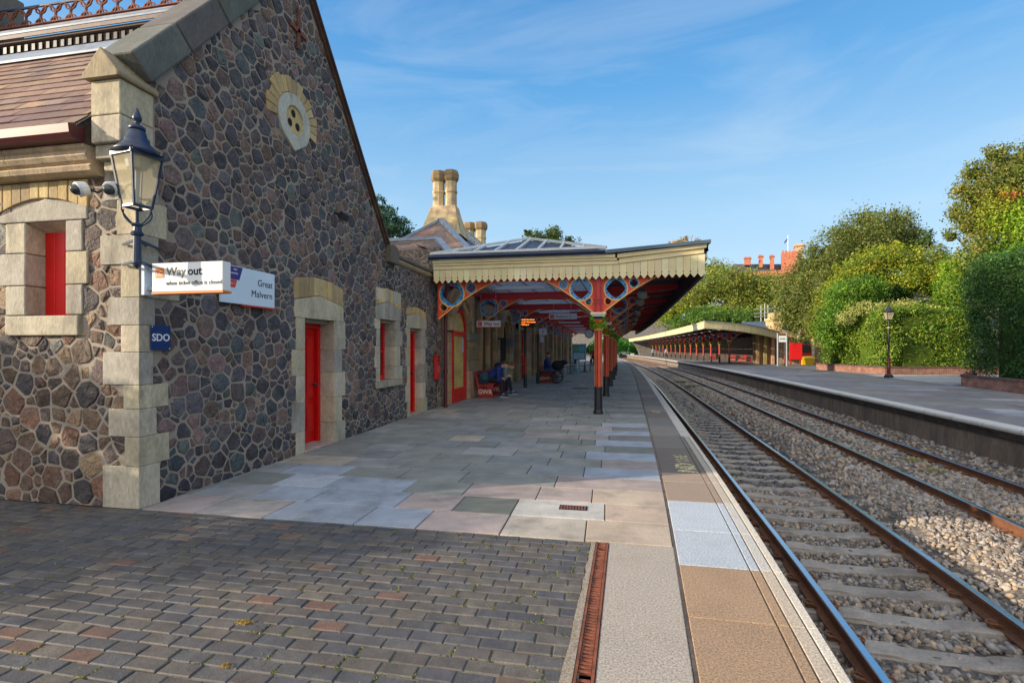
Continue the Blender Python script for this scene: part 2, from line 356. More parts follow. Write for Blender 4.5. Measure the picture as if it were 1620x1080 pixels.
_d = Vector((SUN_AZ[0]*math.cos(rad(SUN_EL)), SUN_AZ[1]*math.cos(rad(SUN_EL)), -math.sin(rad(SUN_EL)))); so.rotation_euler = _d.to_track_quat('-Z', 'Y').to_euler()
so.location = (-30, -15, 20)
scene.view_settings.view_transform = 'Standard'; scene.view_settings.look = 'None'; scene.view_settings.exposure = EXPO; scene.view_settings.gamma = 1
scene.render.engine = 'CYCLES'; scene.cycles.use_denoising = True; scene.cycles.max_bounces = 6; scene.cycles.transparent_max_bounces = 12

# ------------------------------------------------------------------ the platform curve
_EY = np.array([-40,-20,-8,3,5.5,9.4,12,16,22,32,40,52,66,82,100,130,170,230.]); _EX = np.array([-3.4,-.9,.35,1.18,1.34,1.52,1.63,1.79,2.02,2.38,2.58,2.76,2.68,2.35,1.7,-.2,-4,-12.])
_ED = np.gradient(_EX, _EY)
def E(y):
    y = min(max(y, -40), 230); i = min(int(np.searchsorted(_EY, y, 'right'))-1, len(_EY)-2); h = _EY[i+1]-_EY[i]; s = (y-_EY[i])/h
    return float((2*s**3-3*s*s+1)*_EX[i]+(s**3-2*s*s+s)*h*_ED[i]+(-2*s**3+3*s*s)*_EX[i+1]+(s**3-s*s)*h*_ED[i+1])
def J(y): return E(y)-.72
L1, R1, L2, R2, ED2 = .74, 2.245, 3.95, 5.455, 6.45
ZR1, ZR2 = -.8, -.74
def steps(a, b, s):
    n = max(1, round((b-a)/s)); return [a+(b-a)*i/n for i in range(n+1)]
def strip(mb, ys, prof, col=None):      # profile [(offset, z)...] swept along the curve
    base = len(mb.v); k = len(prof)
    for y in ys:
        e = E(y)
        for o, z in prof: mb.v.append((e+o, y, z))
    for i in range(len(ys)-1):
        for j in range(k-1): mb.face((base+i*k+j, base+i*k+j+1, base+(i+1)*k+j+1, base+(i+1)*k+j), col(j, ys[i]) if callable(col) else col)

# ground sheet, near platform body, track bed
mb = MB(); mb.quad((-900,-700,-1.4),(900,-700,-1.4),(900,1600,-1.4),(-900,1600,-1.4)); struct(mb.build('ground', M['grass']))
mb = MB(); ys = steps(-30, 200, 2)
base = len(mb.v)
for y in ys: mb.v += [(-60, y, -.05), (E(y)-.1, y, -.05), (E(y)-.1, y, -1.4)]
for i in range(len(ys)-1):
    for j in range(2): a = i*3+j; mb.face((a, a+1, a+4, a+3))
struct(mb.build('platform_base', M['platwall']))
mb = MB(); mb.quad((-60,-30,-.044),(-9.6,-30,-.044),(-9.6,4.2,-.044),(-60,4.2,-.044)); mb.quad((-9.6,-30,-.044),(0,-30,-.044),(0,-1,-.044),(-9.6,-1,-.044)); struct(mb.build('yard', M['tarmac']))

# block pavers
pc = [lin(92,90,90), lin(98,94,90), lin(88,88,90), lin(102,97,90), lin(95,90,87), lin(86,86,90)]; redp = [lin(116,92,82), lin(112,90,82), lin(122,104,92)]
mb = MB()
def slab(mb, x0, x1, y0, y1, z, col, ch=.006, dep=.05, tilt=.002, xs=(0,0)):
    q = [R.uniform(-tilt, tilt) for _ in range(4)]; dx0, dx1 = xs
    n = mb.add([(x0,y0,z-dep),(x1,y0,z-dep),(x1+dx1,y1,z-dep),(x0+dx0,y1,z-dep), (x0,y0,z-ch+q[0]),(x1,y0,z-ch+q[1]),(x1+dx1,y1,z-ch+q[2]),(x0+dx0,y1,z-ch+q[3]),
                (x0+ch,y0+ch,z+q[0]),(x1-ch,y0+ch,z+q[1]),(x1+dx1-ch,y1-ch,z+q[2]),(x0+dx0+ch,y1-ch,z+q[3])])
    for f in ((0,1,5,4),(1,2,6,5),(2,3,7,6),(3,0,4,7),(4,5,9,8),(5,6,10,9),(6,7,11,10),(7,4,8,11),(8,9,10,11)): mb.face([n+i for i in f], col)
joints = []
for r in range(52):
    y0 = 4.195-.1*(r+1); x = -.115+.042*(y0-4.2)-R.uniform(0, .012); first = True
    while x > -9.6:
        L = (.1 if (r % 2 and first) else .2)*R.uniform(.96, 1.03); first = False
        if R.random() < .04: L = .13
        c = R.choice(redp) if R.random() < .035 else R.choice(pc); k = R.uniform(.7, .93)
        slab(mb, x-L+.004, x-.004, y0+.004, y0+.097, .0+R.uniform(-.003, .003), tuple(v*k for v in c), ch=.006, dep=.02, tilt=.0022)
        joints.append((x, y0)); x -= L
struct(mb.build('block_paving', M['paver']))
mb = MB(); mb.quad((-9.7,-1.1,-.009),(-.29,-1.1,-.009),(-.06,4.2,-.009),(-9.7,4.2,-.009)); struct(mb.build('paving_bed', M['bed']))
# rough mortar edge beside the drain and the concrete apron
mb = MB(); ys = steps(-1, 4.2, .12); dx_ = lambda y: .042*(y-4.2)
pts = [(-.122+dx_(y)-.012*(4.2-y)+R.uniform(-.009,.009), y) for y in ys]
for i in range(len(ys)-1): mb.quad((pts[i][0],ys[i],.002),(-.09+dx_(ys[i]),ys[i],.006),(-.09+dx_(ys[i+1]),ys[i+1],.006),(pts[i+1][0],ys[i+1],.002), lin(138,128,116))
struct(mb.build('mortar_edging', M['aggr']))
mb = MB()
for y0, y1 in ((-3,4.21),): slab(mb, .018+dx_(y0), J(y0)-.01, y0, y1, .0, lin(164,155,144), dep=.06, xs=(dx_(y1)-dx_(y0), J(y1)-J(y0)))
struct(mb.build('concrete_apron', M['aggr']))

# flagstones
GG, PALE, PINK, DARK, BEI, MID = lin(134,136,130), lin(152,160,171), lin(160,147,142), lin(108,112,104), lin(180,164,146), lin(150,150,150)
pal = [GG]*6+[MID]*4+[PINK]*3+[BEI]+[DARK]*2+[lin(124,128,130)]*4
fx = lambda p, y: ray(p)[0]*y/ray(p)[1]
rows0 = {0: ([235,340,443,580,673,799,927,1055], [PINK, lin(150,144,140), PALE, PALE, PINK, lin(172,164,152), BEI]),
 1: ([245,330,420,505,639,726,815,957,1053], [GG, MID, PALE, PALE, PINK, DARK, lin(182,180,174), lin(176,158,142)]),
 2: ([260,380,450,530,650,740,852,937,1046], [GG, GG, lin(168,174,182), PALE, GG, PINK, PINK, BEI]),
 3: ([300,400,460,551,640,735,880,1043], [DARK, MID, PALE, GG, GG, GG, PINK])}
mb = MB(); y = 4.215; r = 0
while y < 92:
    d = .525 if y < 30 else 1.05; xe0, xe1 = J(y)-.012, J(y+d)-.012
    if r in rows0:
        xs = [fx(p, y+d/2) for p in rows0[r][0]]; xs[-1] = None; xs[0] = -4.62; cs = rows0[r][1]
    else:
        xs = [None]; x = (xe0+xe1)/2-R.uniform(.55, 1.0)*(1 if r not in (4,6,8,10,12,15) else .98); cs = []
        while x > -4.3:
            xs.insert(0, x); x -= R.uniform(.5, 1.05)
        xs.insert(0, -4.62); cs = [R.choice(pal) for _ in xs[:-1]]
        if r in (4,6,8,10,12,15): cs[-1] = PALE; xs[-2] = (xe0+xe1)/2-R.uniform(.85, 1.05)
        if r in (5,7,9,11): cs[-1] = (PINK, DARK, lin(120,114,112), lin(126,124,124))[(r-5)//2]
        cs = [tuple(a*.75+b*.25 for a, b in zip(c, GG)) if c is not PALE else c for c in cs]
        if r > 13: cs = [tuple(a*.55+b*.45 for a, b in zip(c, GG)) for c in cs]
    for i in range(len(xs)-1):
        a = xs[i]; last = i == len(xs)-2; b = xe0 if last else xs[i+1]; k = R.uniform(.92, 1.08)
        slab(mb, a+.006, b-.006, y+.006, y+d-.006, R.uniform(-.002, .002), tuple(v*k for v in cs[i]), ch=.004, dep=.05, tilt=.0015, xs=(0, xe1-xe0 if last else 0))
    y += d; r += 1
struct(mb.build('flagstones', M['flag']))
mb = MB(); mb.poly([(-4.62,4.2,-.022)]+[(J(q)-.0,q,-.022) for q in steps(4.2,95,2)]+[(-4.62,95,-.022)]); struct(mb.build('flagstone_bed', M['bed']))

# edge strip: coping slabs with grooves
mb = MB(); yb = [-3,-1.6,-.2,1.2,2.4,3.13,3.88,4.62,5.5,6.3,6.74,7.6,8.42,9.6,10.8,12]; yb += steps(12, 200, 1.25)[1:]
cmap = {4.62-.74: PALE, 3.88: PALE}
for i in range(len(yb)-1):
    a, b = yb[i]+.005, yb[i+1]-.005; sh = E(b)-E(a); mid = (a+b)/2
    if mid < 3.85: c = lin(158,132,106)
    elif mid < 5.5: c = lin(172,181,190)
    elif mid < 6.74: c = lin(152,134,118)
    elif mid < 8.42: c = lin(112,103,94)
    else: c = [lin(120,114,106), lin(132,126,118), lin(118,116,112)][i % 3]
    k = R.uniform(.94, 1.06); c = tuple(v*k for v in c); wc = tuple(.35*v+.65*u for v, u in zip(c, lin(192,183,168)))
    j = E(a)-.72
    if mid < 10:
        for o0, o1, cc in ((-.708,-.222,c),(-.212,-.152,c),(-.142,-.066,wc),(-.056,0,lin(200,192,178))):
            slab(mb, E(a)+o0, E(a)+o1, a, b, .0, cc, ch=.004, dep=.1, tilt=.0004, xs=(sh, sh))
    else:
        slab(mb, E(a)-.708, E(a)-.2, a, b, .0, c, ch=.004, dep=.1, tilt=.001, xs=(sh, sh)); slab(mb, E(a)-.19, E(a), a, b, .0, lin(196,190,182), ch=.01, dep=.16, tilt=.001, xs=(sh, sh))
struct(mb.build('platform_edge', M['aggr']))
mb = MB(); strip(mb, steps(-3, 200, 2), [(-.73,-.013),(-.02,-.013),(-.02,-.2),(-.1,-.2)]); struct(mb.build('edge_bed', M['platwall']))
# worn lettering painted on the edge slabs
m = bpy.data.materials.new('worn_letter_paint'); m.use_nodes = True; t = NT(m); P = t.n['Principled BSDF']; P.inputs['Base Color'].default_value = (*lin(226,212,160), 1); P.inputs['Roughness'].default_value = .8
ge = t.node('ShaderNodeNewGeometry'); nn = t.node('ShaderNodeTexNoise'); nn.inputs['Scale'].default_value = 26; nn.inputs['Detail'].default_value = 6; t.link(ge.outputs[0], nn.inputs['Vector'])
mr = t.node('ShaderNodeMapRange'); t.link(nn.outputs[0], mr.inputs[0]); mr.inputs[1].default_value = .44; mr.inputs[2].default_value = .56; mr.inputs[3].default_value = .1; mr.inputs[4].default_value = .95; t.link(mr.outputs[0], P.inputs['Alpha']); M['worn'] = m
mb = MB()
put_text(mb, 'ND', .34, (E(7.)-.27, 6.78, .003), (.05,1,0), (-1,.05,0), (0,0,1), (1,1,1), extrude=.001, bold=.012)
put_text(mb, 'THE', .27, (E(7.5)-.29, 7.36, .003), (.05,1,0), (-1,.05,0), (0,0,1), (1,1,1), extrude=.001)
put_text(mb, 'GAP', .27, (E(13.2)-.36, 12.9, .003), (.04,1,0), (-1,.04,0), (0,0,1), (1,1,1), extrude=.001)
struct(mb.build('platform_lettering_markings', M['worn']))

# drain channel
root = thing('drain_channel', 'rusty slotted drain grating running beside the concrete strip', 'drain', (-.06, 2, 0))
mb = MB(); skew = lambda m_: setattr(m_, 'v', [(q[0]+dx_(q[1]), q[1], q[2]) for q in m_.v])
for x in (-.088, -.002): mb.box(x, x+.016, -1, 4.2, -.05, .004)
mb.box(-.08,.01,-1,4.2,-.06,-.05); skew(mb); mb.build('frame', M['rust'], root)
mb = MB(); y = -1
while y < 4.19:
    if R.random() > .02: mb.box(-.071, -.003, y, y+.02, -.022, -.001+R.uniform(-.003,.002))
    y += .033
skew(mb); mb.build('grating', M['rust'], root, bevel=.003, seg=1)
# drain cover in a flagstone
c = at(907, 5.03); root = thing('drain_cover', 'small dark iron grating set in a grey flagstone', 'drain cover', (c.x, c.y, 0))
mb = MB(); mb.box(c.x-.14,c.x+.14,c.y-.07,c.y+.07,-.004,.005); mb.build('frame', M['darkiron'], root)
mb = MB()
for i in range(9): mb.box(c.x-.125+i*.029, c.x-.108+i*.029, c.y-.055, c.y+.055, .003, .009)
mb.build('bars', M['rust'], root)
for px, py, lw, lab in ((918,614.5,.62,'rust red manhole cover on the platform beside the nearest column'), (893,603,.8,'dark iron manhole cover farther along under the canopy')):
    d = F_PX*1.6/(py-552); c = at(px, d); root = thing('manhole_cover', lab, 'manhole cover', (c.x, c.y, 0), 'manhole covers in the platform')
    mm = M['rust'] if 'rust' in lab else M['darkiron']
    mb = MB(); mb.box(c.x-lw/2,c.x+lw/2,c.y-.3,c.y+.3,-.01,.006); mb.build('frame', mm, root)
    mb = MB(); mb.box(c.x-lw/2+.05,c.x-.01,c.y-.25,c.y+.25,.004,.01); mb.box(c.x+.01,c.x+lw/2-.05,c.y-.25,c.y+.25,.004,.01); mb.build('lid', mm, root)

# ------------------------------------------------------------------ trackbed
prof = [(-.12,-1.02),(.1,-1.03),(.45,-1.0),(.74,-1.015),(1.1,-1.01),(1.5,-1.0),(1.9,-1.01),(2.245,-1.01),(2.6,-.93),(3.0,-.84),(3.3,-.82),(3.6,-.86),(3.95,-.93),(4.35,-.925),(4.7,-.92),(5.1,-.925),(5.455,-.93),(5.9,-.85),(6.3,-.82),(6.7,-.8)]
base_b = [lin(112,104,96), lin(128,120,110), lin(100,94,88)]
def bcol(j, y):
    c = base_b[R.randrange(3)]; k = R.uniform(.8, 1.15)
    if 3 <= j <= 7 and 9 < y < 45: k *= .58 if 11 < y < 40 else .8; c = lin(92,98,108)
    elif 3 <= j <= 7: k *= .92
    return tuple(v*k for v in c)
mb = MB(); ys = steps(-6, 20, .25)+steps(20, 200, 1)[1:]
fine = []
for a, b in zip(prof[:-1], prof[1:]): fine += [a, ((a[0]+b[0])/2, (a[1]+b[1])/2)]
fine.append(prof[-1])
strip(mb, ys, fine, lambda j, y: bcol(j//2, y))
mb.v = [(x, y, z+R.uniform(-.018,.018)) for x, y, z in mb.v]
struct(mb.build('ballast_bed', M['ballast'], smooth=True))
# loose stones
def ico():
    p = (1+5**.5)/2; v = np.array([(-1,p,0),(1,p,0),(-1,-p,0),(1,-p,0),(0,-1,p),(0,1,p),(0,-1,-p),(0,1,-p),(p,0,-1),(p,0,1),(-p,0,-1),(-p,0,1)])/1.9
    f = np.array([(0,11,5),(0,5,1),(0,1,7),(0,7,10),(0,10,11),(1,5,9),(5,11,4),(11,10,2),(10,7,6),(7,1,8),(3,9,4),(3,4,2),(3,2,6),(3,6,8),(3,8,9),(4,9,5),(2,4,11),(6,2,10),(8,6,7),(9,8,1)])
    return v, f
def stones(name, n, ya, yb, smin, smax, dens=None):
    V0, F0 = ico(); xo = NR.uniform(.05, 6.5, n); yy = ya+(yb-ya)*NR.random(n)**1.25
    keep = np.ones(n, bool)
    z = np.interp(xo, [p[0] for p in prof], [p[1] for p in prof])+.008
    ph = ((yy-2.45+.29) % .58)-.29; keep = ~((xo > .2) & (xo < 2.8) & (np.abs(ph) < .15) & (NR.random(n) < .9))
    xo, yy, z = xo[keep], yy[keep], z[keep]; n = len(xo)
    s = NR.uniform(smin, smax, n); sc = NR.uniform(.5, 1.35, (n,3))*s[:,None]; sc[:,2] *= .85
    ang = NR.uniform(0, 6.28, (n,3)); cx, sx = np.cos(ang), np.sin(ang)
    Rm = np.zeros((n,3,3)); 
    cz,sz = cx[:,0],sx[:,0]; cyy,syy = cx[:,1]*.0+np.cos(ang[:,1]*.3), np.sin(ang[:,1]*.3)
    Rm[:,0,0]=cz*cyy; Rm[:,0,1]=-sz; Rm[:,0,2]=cz*syy; Rm[:,1,0]=sz*cyy; Rm[:,1,1]=cz; Rm[:,1,2]=sz*syy; Rm[:,2,0]=-syy; Rm[:,2,2]=cyy
    jit = 1+NR.uniform(-.42,.42,(n,12,1)); P = V0[None]*jit*sc[:,None,:]; P = np.einsum('nij,nkj->nki', Rm, P)
    ex = np.array([E(q) for q in yy]); C = np.stack([ex+xo, yy, z], 1); P = P+C[:,None,:]
    Fc = (F0[None]+12*np.arange(n)[:,None,None]).reshape(-1)
    pal_ = np.array([lin(150,138,124), lin(166,156,146), lin(128,118,108), lin(172,150,126), lin(112,104,98), lin(150,146,142)])
    c = pal_[NR.integers(0, 6, n)]*NR.uniform(.7, 1.15, (n,1))
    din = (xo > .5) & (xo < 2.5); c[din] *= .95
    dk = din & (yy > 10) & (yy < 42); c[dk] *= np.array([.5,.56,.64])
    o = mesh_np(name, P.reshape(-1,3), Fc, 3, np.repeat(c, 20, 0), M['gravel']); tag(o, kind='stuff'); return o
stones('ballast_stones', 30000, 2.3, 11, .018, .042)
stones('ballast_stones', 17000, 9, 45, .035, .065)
# rails
rp = [(-.07,-.159),(.07,-.159),(.07,-.148),(.012,-.125),(.009,-.05),(.036,-.036),(.036,-.006),(.028,0),(-.028,0),(-.036,-.006),(-.036,-.036),(-.009,-.05),(-.012,-.125),(-.07,-.148)]
for nm, off, z, lab in (('rail', L1, ZR1, 'shiny steel rail closest to the near platform edge'), ('rail', R1, ZR1, 'shiny steel rail on the far side of the near track'),
                        ('rail', L2, ZR2, 'rusty rail on the near side of the far track'), ('rail', R2, ZR2, 'dark rail closest to the opposite platform wall')):
    o = MB(); ys = steps(-6, 170, 1); k = len(rp); m_ = []
    for y in ys:
        for u, v in rp: o.v.append((E(y)+off+u, y, z+v))
    for i in range(len(ys)-1):
        for j in range(k):
            o.mi = 1 if j in (6, 7, 8) else 0
            o.face((i*k+j, i*k+(j+1) % k, (i+1)*k+(j+1) % k, (i+1)*k+j))
    ob = o.build('rail', [M['railside'], M['railtop'] if off != L2 else M['railtop']]); tag(ob, lab, 'rail', 'running rails of both tracks')
# sleepers with clips
def sleeper(mid, z, name, lab, grp, clips):
    mb = MB(); zt = z-.15; hw = 1.25
    for s in (1,):
        n = mb.add([(-hw,-.135,zt-.16),(hw,-.135,zt-.16),(hw,.135,zt-.16),(-hw,.135,zt-.16),(-hw,-.1,zt),(-.4,-.1,zt),(-.3,-.1,zt-.025),(.3,-.1,zt-.025),(.4,-.1,zt),(hw,-.1,zt),
                    (hw,.1,zt),(.4,.1,zt),(.3,.1,zt-.025),(-.3,.1,zt-.025),(-.4,.1,zt),(-hw,.1,zt)])
        for f in ((4,5,14,15),(5,6,13,14),(6,7,12,13),(7,8,11,12),(8,9,10,11),(0,1,9,8,7,6,5,4),(2,3,15,14,13,12,11,10),(1,2,10,9),(3,0,4,15)): mb.face([n+i for i in f])
    o = mb.build(name, M['sleeper'], bevel=.012, seg=1); tag(o, lab, 'sleeper', grp)
    if clips:
        for rx in (-.7525, .7525):
            for s in (-1, 1):
                c = MB(); x = rx+s*.1
                c.tube([(x-s*.05,-.05,zt+.03),(x-s*.01,-.05,zt+.055),(x+s*.035,-.035,zt+.05),(x+s*.05,0,zt+.04),(x+s*.035,.035,zt+.05),(x-s*.0,.045,zt+.05),(x-s*.045,.03,zt+.032)], .011, 6)
                c.box(x-.035, x+.045, -.02, .02, zt-.01, zt+.03)
                k = c.build('rail_clip', M['railside'], None, smooth=False); k.parent = o
    return o
for (o0, o1, z, grp, lab, yend) in ((L1, R1, ZR1, 'sleepers under the near track', 'grey concrete sleeper between the shiny rails of the near track', 78), (L2, R2, ZR2, 'sleepers under the far track', 'ballast strewn concrete sleeper under the rusty far track rails', 78)):
    a = sleeper(0, z, 'railway_sleeper', lab, grp, True); b = sleeper(0, z, 'railway_sleeper', lab, grp, False); y = 2.45; i = 0
    while y < yend:
        yo = y if o0 == L1 else y+.2
        s = a if yo < 14 else b
        dzz = 0 if o0 == L1 else -.012
        pos = (E(yo)+(o0+o1)/2, yo, dzz)
        if i == 0: o = dup(a, None, pos)
        else: o = dup(s, None, pos)
        o.rotation_euler = (0, 0, -math.atan((E(yo+.5)-E(yo-.5)))+R.uniform(-.006,.006))
        y += .58; i += 1
    for q in (a, b):
        for k in list(q.children): bpy.data.objects.remove(k)
        bpy.data.objects.remove(q)

# ------------------------------------------------------------------ opposite platform
E2 = lambda y: E(y)+ED2
mb = MB(); ys = steps(-6, 175, 1)
strip(mb, ys, [(ED2+.12,-1.4),(ED2+.12,-.30)]); 
struct(mb.build('opposite_platform_wall', M['platwall']))
mb = MB()
for i, (o, z0, z1) in enumerate(((.09,-.30,-.235),(.06,-.235,-.17),(.03,-.17,-.1))): strip(mb, ys, [(ED2+.25,z0+.002),(ED2+o,z0+.002),(ED2+o,z1-.006),(ED2+.25,z1-.006)])
struct(mb.build('opposite_platform_corbel', brick_mat('dark_brick', lin(74,66,62), lin(58,54,54), lin(88,80,72))))
mb = MB(); yb = steps(-6, 175, 1.1)
for a, b in zip(yb[:-1], yb[1:]):
    a += .006; b -= .006; q = [(ED2-.02,-.1),(ED2-.035,-.05),(ED2-.02,-.012),(ED2+.01,0),(ED2+.34,0)]; strip(mb, [a, b], q)
struct(mb.build('opposite_platform_coping', M['whiteedge']))
mb = MB()
def p2col(j, y):
    return R.choice([lin(132,128,130), lin(138,134,132), lin(122,120,124), lin(146,138,132), lin(134,124,118)])
for y in steps(-6, 150, .8)[:-1]:
    xs = [.345]
    while xs[-1] < 6.2: xs.append(xs[-1]+R.uniform(.7, 1.6))
    xs[-1] = 6.3
    for a, b in zip(xs[:-1], xs[1:]):
        c = p2col(0, y)
        if R.random() < .07: c = R.choice([lin(166,160,160), lin(180,168,164), lin(150,150,154)])
        n = mb.add([(E2(y)+a+.004, y+.004, .0), (E2(y)+b-.004, y+.004, .0), (E2(y+.8)+b-.004, y+.796, .0), (E2(y+.8)+a+.004, y+.796, .0)]); mb.face((n,n+1,n+2,n+3), tuple(v*R.uniform(.93,1.07) for v in c))
struct(mb.build('opposite_platform_paving', M['flag']))
mb = MB(); ys = steps(-6, 175, 2); strip(mb, ys, [(ED2+.1,-.012),(ED2+9,-.012),(ED2+40,-.012)]); struct(mb.build('opposite_platform', M['tarmac']))
# ------------------------------------------------------------------ random rubble: power diagram of stones
def clip(poly, nx, ny, d):       # keep nx*x+ny*y <= d
    out = []; n = len(poly)
    for i in range(n):
        a, b = poly[i], poly[(i+1) % n]; da = nx*a[0]+ny*a[1]-d; db = nx*b[0]+ny*b[1]-d
        if da <= 0: out.append(a)
        if (da < 0 < db) or (db < 0 < da):
            t_ = da/(da-db); out.append((a[0]+(b[0]-a[0])*t_, a[1]+(b[1]-a[1])*t_))
    return out
def rubble(mb, box, inside, planes, holes, fn, pal_fn, rmin=.05, rmax=.17, gap=.012, hmin=.005, hmax=.017, vs=1.0, flat=.85):
    u0, u1, v0, v1 = box; sites = []; grid = {}; g = rmax
    def near(u, v, k=1):
        i, j = int(u/g), int(v/g)
        for a in range(i-k, i+k+1):
            for b in range(j-k, j+k+1):
                for s in grid.get((a, b), ()): yield s
    sizes = []
    A = (u1-u0)*(v1-v0)
    for frac, lo, hi in ((.30, .72, 1), (.6, .5, .72), (1.5, .34, .5), (2.2, .24, .34)):
        sizes.append((int(frac*A/(rmax*rmax*4)*6), rmax*lo, rmax*hi))
    for cnt, lo, hi in sizes:
        for _ in range(cnt):
            u, v, r = R.uniform(u0-.1, u1+.1), R.uniform(v0-.1, v1+.1), R.uniform(lo, hi)
            if all(((u-s[0])*flat)**2+(v-s[1])**2 > ((r+s[2])*.76)**2 for s in near(u, v, 2)):
                s = (u, v, r); sites.append(s); grid.setdefault((int(u/g), int(v/g)), []).append(s)
    for (u, v, r) in sites:
        if not inside(u, v): continue
        P = [(u-.3, v-.3), (u+.3, v-.3), (u+.3, v+.3), (u-.3, v+.3)]; gp = gap*R.uniform(.75, 1.5)
        for (a, b, q) in near(u, v, 3):
            du, dv = a-u, b-v; L = math.hypot(du, dv)
            if L < 1e-6 or L > .75: continue
            m_ = (L*L+r*r-q*q)/(2*L)-gp; nx, ny = du/L, dv/L
            P = clip(P, nx, ny, nx*u+ny*v+m_)
            if len(P) < 3: break
        if len(P) < 3: continue
        for pl in planes:
            if len(pl) == 4 and not pl[3](u, v): continue
            P = clip(P, pl[0], pl[1], pl[2])
            if len(P) < 3: break
        if len(P) < 3: continue
        bad = False
        for (a0, a1, b0, b1) in holes:
            if max(p[0] for p in P) > a0 and min(p[0] for p in P) < a1 and max(p[1] for p in P) > b0 and min(p[1] for p in P) < b1:
                ds = [(a0-u, (1,0,a0)), (u-a1, (-1,0,-a1)), (b0-v, (0,1,b0)), (v-b1, (0,-1,-b1))]; d_, pl = max(ds, key=lambda k: k[0]); P = clip(P, *pl)
                if len(P) < 3: bad = True; break
        if bad: continue
        Q = []; n = len(P)                       # soften corners, roughen the outline
        cu = sum(p[0] for p in P)/n; cv = sum(p[1] for p in P)/n
        for i in range(n):
            a, b, c = P[i-1], P[i], P[(i+1) % n]
            Q.append((b[0]+(a[0]-b[0])*.07, b[1]+(a[1]-b[1])*.07)); Q.append((b[0]+(c[0]-b[0])*.07, b[1]+(c[1]-b[1])*.07))
        Q = [q for i, q in enumerate(Q) if math.hypot(q[0]-Q[i-1][0], q[1]-Q[i-1][1]) > .006]
        if len(Q) < 4: continue
        Q = [(a+R.uniform(-.006,.006), b+R.uniform(-.006,.006)) for a, b in Q]
        sz = max(math.hypot(a-cu, b-cv) for a, b in Q)
        if sz < .022: continue
        k = len(Q); h = R.uniform(hmin, hmax); tx, ty = R.uniform(-.07,.07), R.uniform(-.07,.07); col = pal_fn(u, v); kk = R.choice((R.uniform(.6, .9), R.uniform(.8, 1.25), R.uniform(.9, 1.4))); col = tuple(c*kk for c in col)
        e = min(.35, .012/sz); i1 = [(a+(cu-a)*e, b+(cv-b)*e) for a, b in Q]; i2 = [(a+(cu-a)*.45, b+(cv-b)*.45) for a, b in Q]
        z2 = lambda a, b, ex: h*ex+(a-cu)*tx+(b-cv)*ty+R.uniform(-.0045,.0045)
        b0 = mb.add([fn(a, b, -.006) for a, b in Q]+[fn(a, b, z2(a, b, .8)) for a, b in i1]+[fn(a, b, z2(a, b, 1.15)) for a, b in i2])
        for i in range(k):
            j = (i+1) % k
            mb.face((b0+i, b0+j, b0+k+j, b0+k+i), col); mb.face((b0+k+i, b0+k+j, b0+2*k+j, b0+2*k+i), col)
        ou, ov = cu+R.uniform(-.3,.3)*sz, cv+R.uniform(-.3,.3)*sz; ci = mb.add([fn(ou, ov, z2(ou, ov, 1.3)+R.uniform(-.004,.006))])
        for i in range(k): mb.face((b0+2*k+i, b0+2*k+(i+1) % k, ci), col)

gp = [lin(104,92,92)]*3+[lin(90,86,94)]*4+[lin(120,98,90)]*3+[lin(84,90,94)]*2+[lin(76,72,80)]*3+[lin(132,106,92)]+[lin(98,106,102)]+[lin(126,100,98)]
gp = [tuple((x*.92+sum(c)/3*.08)*.86 for x in c) for c in gp]
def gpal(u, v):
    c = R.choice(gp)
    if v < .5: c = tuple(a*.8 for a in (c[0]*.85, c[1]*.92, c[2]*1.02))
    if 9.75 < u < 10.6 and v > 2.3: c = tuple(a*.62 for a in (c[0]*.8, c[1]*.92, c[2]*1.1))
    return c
fp = [lin(118,96,80)]*3+[lin(110,88,76)]*3+[lin(140,114,92)]*2+[lin(98,84,80)]*3+[lin(84,78,80)]*3+[lin(150,126,98)]+[lin(110,112,106)]+[lin(136,100,82)]*2
def fpal(u, v):
    c = R.choice(fp)
    return tuple(x*.84 for x in c)
M['verge'] = mat('verge_paint', lin(74,54,46), .8, n1=.3, s1=5, stain=.5, stc=lin(112,92,74), sts=4)
FX, FY = -4.6, 4.21
gfn = lambda u, v, h: (FX+h, u, v)
ffn = lambda u, v, h: (u, FY-h, v)

station = thing('station_building', 'rubble stone gabled station building with red doors at the left', 'building', (FX, 7, 0))
AP = (6.85, 7.35)
sl_l = (AP[1]-4.3)/(AP[0]-4.3); sl_r = (AP[1]-3.62)/(9.98-AP[0])
Lq = math.hypot(sl_l, 1); Rq = math.hypot(sl_r, 1)
planes = [(-1,0,-4.22), (0,-1,-.0), (1,0,13.28), (-sl_l/Lq, 1/Lq, (4.3-sl_l*4.3)/Lq), (sl_r/Rq, 1/Rq, (AP[1]+sl_r*AP[0])/Rq, lambda u, v: u < 9.98), (0,1,3.5, lambda u, v: u >= 9.98)]
def inside(u, v):
    if not (4.1 < u < 13.4 and -.15 < v): return False
    if u < 9.98: return v < 4.3+sl_l*(u-4.3) and v < AP[1]-sl_r*(u-AP[0])
    return v < 3.5
D1, W1, D2 = (6.96, 7.81, 0, 2.08), (9.56, 10.32, .93, 2.22), (11.15, 11.92, 0, 2.1)
ZC = [0,.425,.72,1.0,1.24,1.57,1.84,2.12,2.45,2.75,3.1,3.47]; FWQ = [.42,.155,.35,.17,.42,.2,.35,.2,.45,.25,.4]; SWQ = [.22,.33,.18,.32,.14,.14,.16,.46,.2,.3,.2]
holes = [(4.0,4.21+SWQ[i],ZC[i],ZC[i+1]) for i in range(11)]+[(4.0,4.38,3.4,4.3), (6.36,7.04,4.66,5.3), (D1[0]-.2, D1[1]+.2, -.1, 2.62), (W1[0]-.14, W1[1]+.2, .8, 2.66), (D2[0]-.14, D2[1]+.2, -.1, 2.46)]
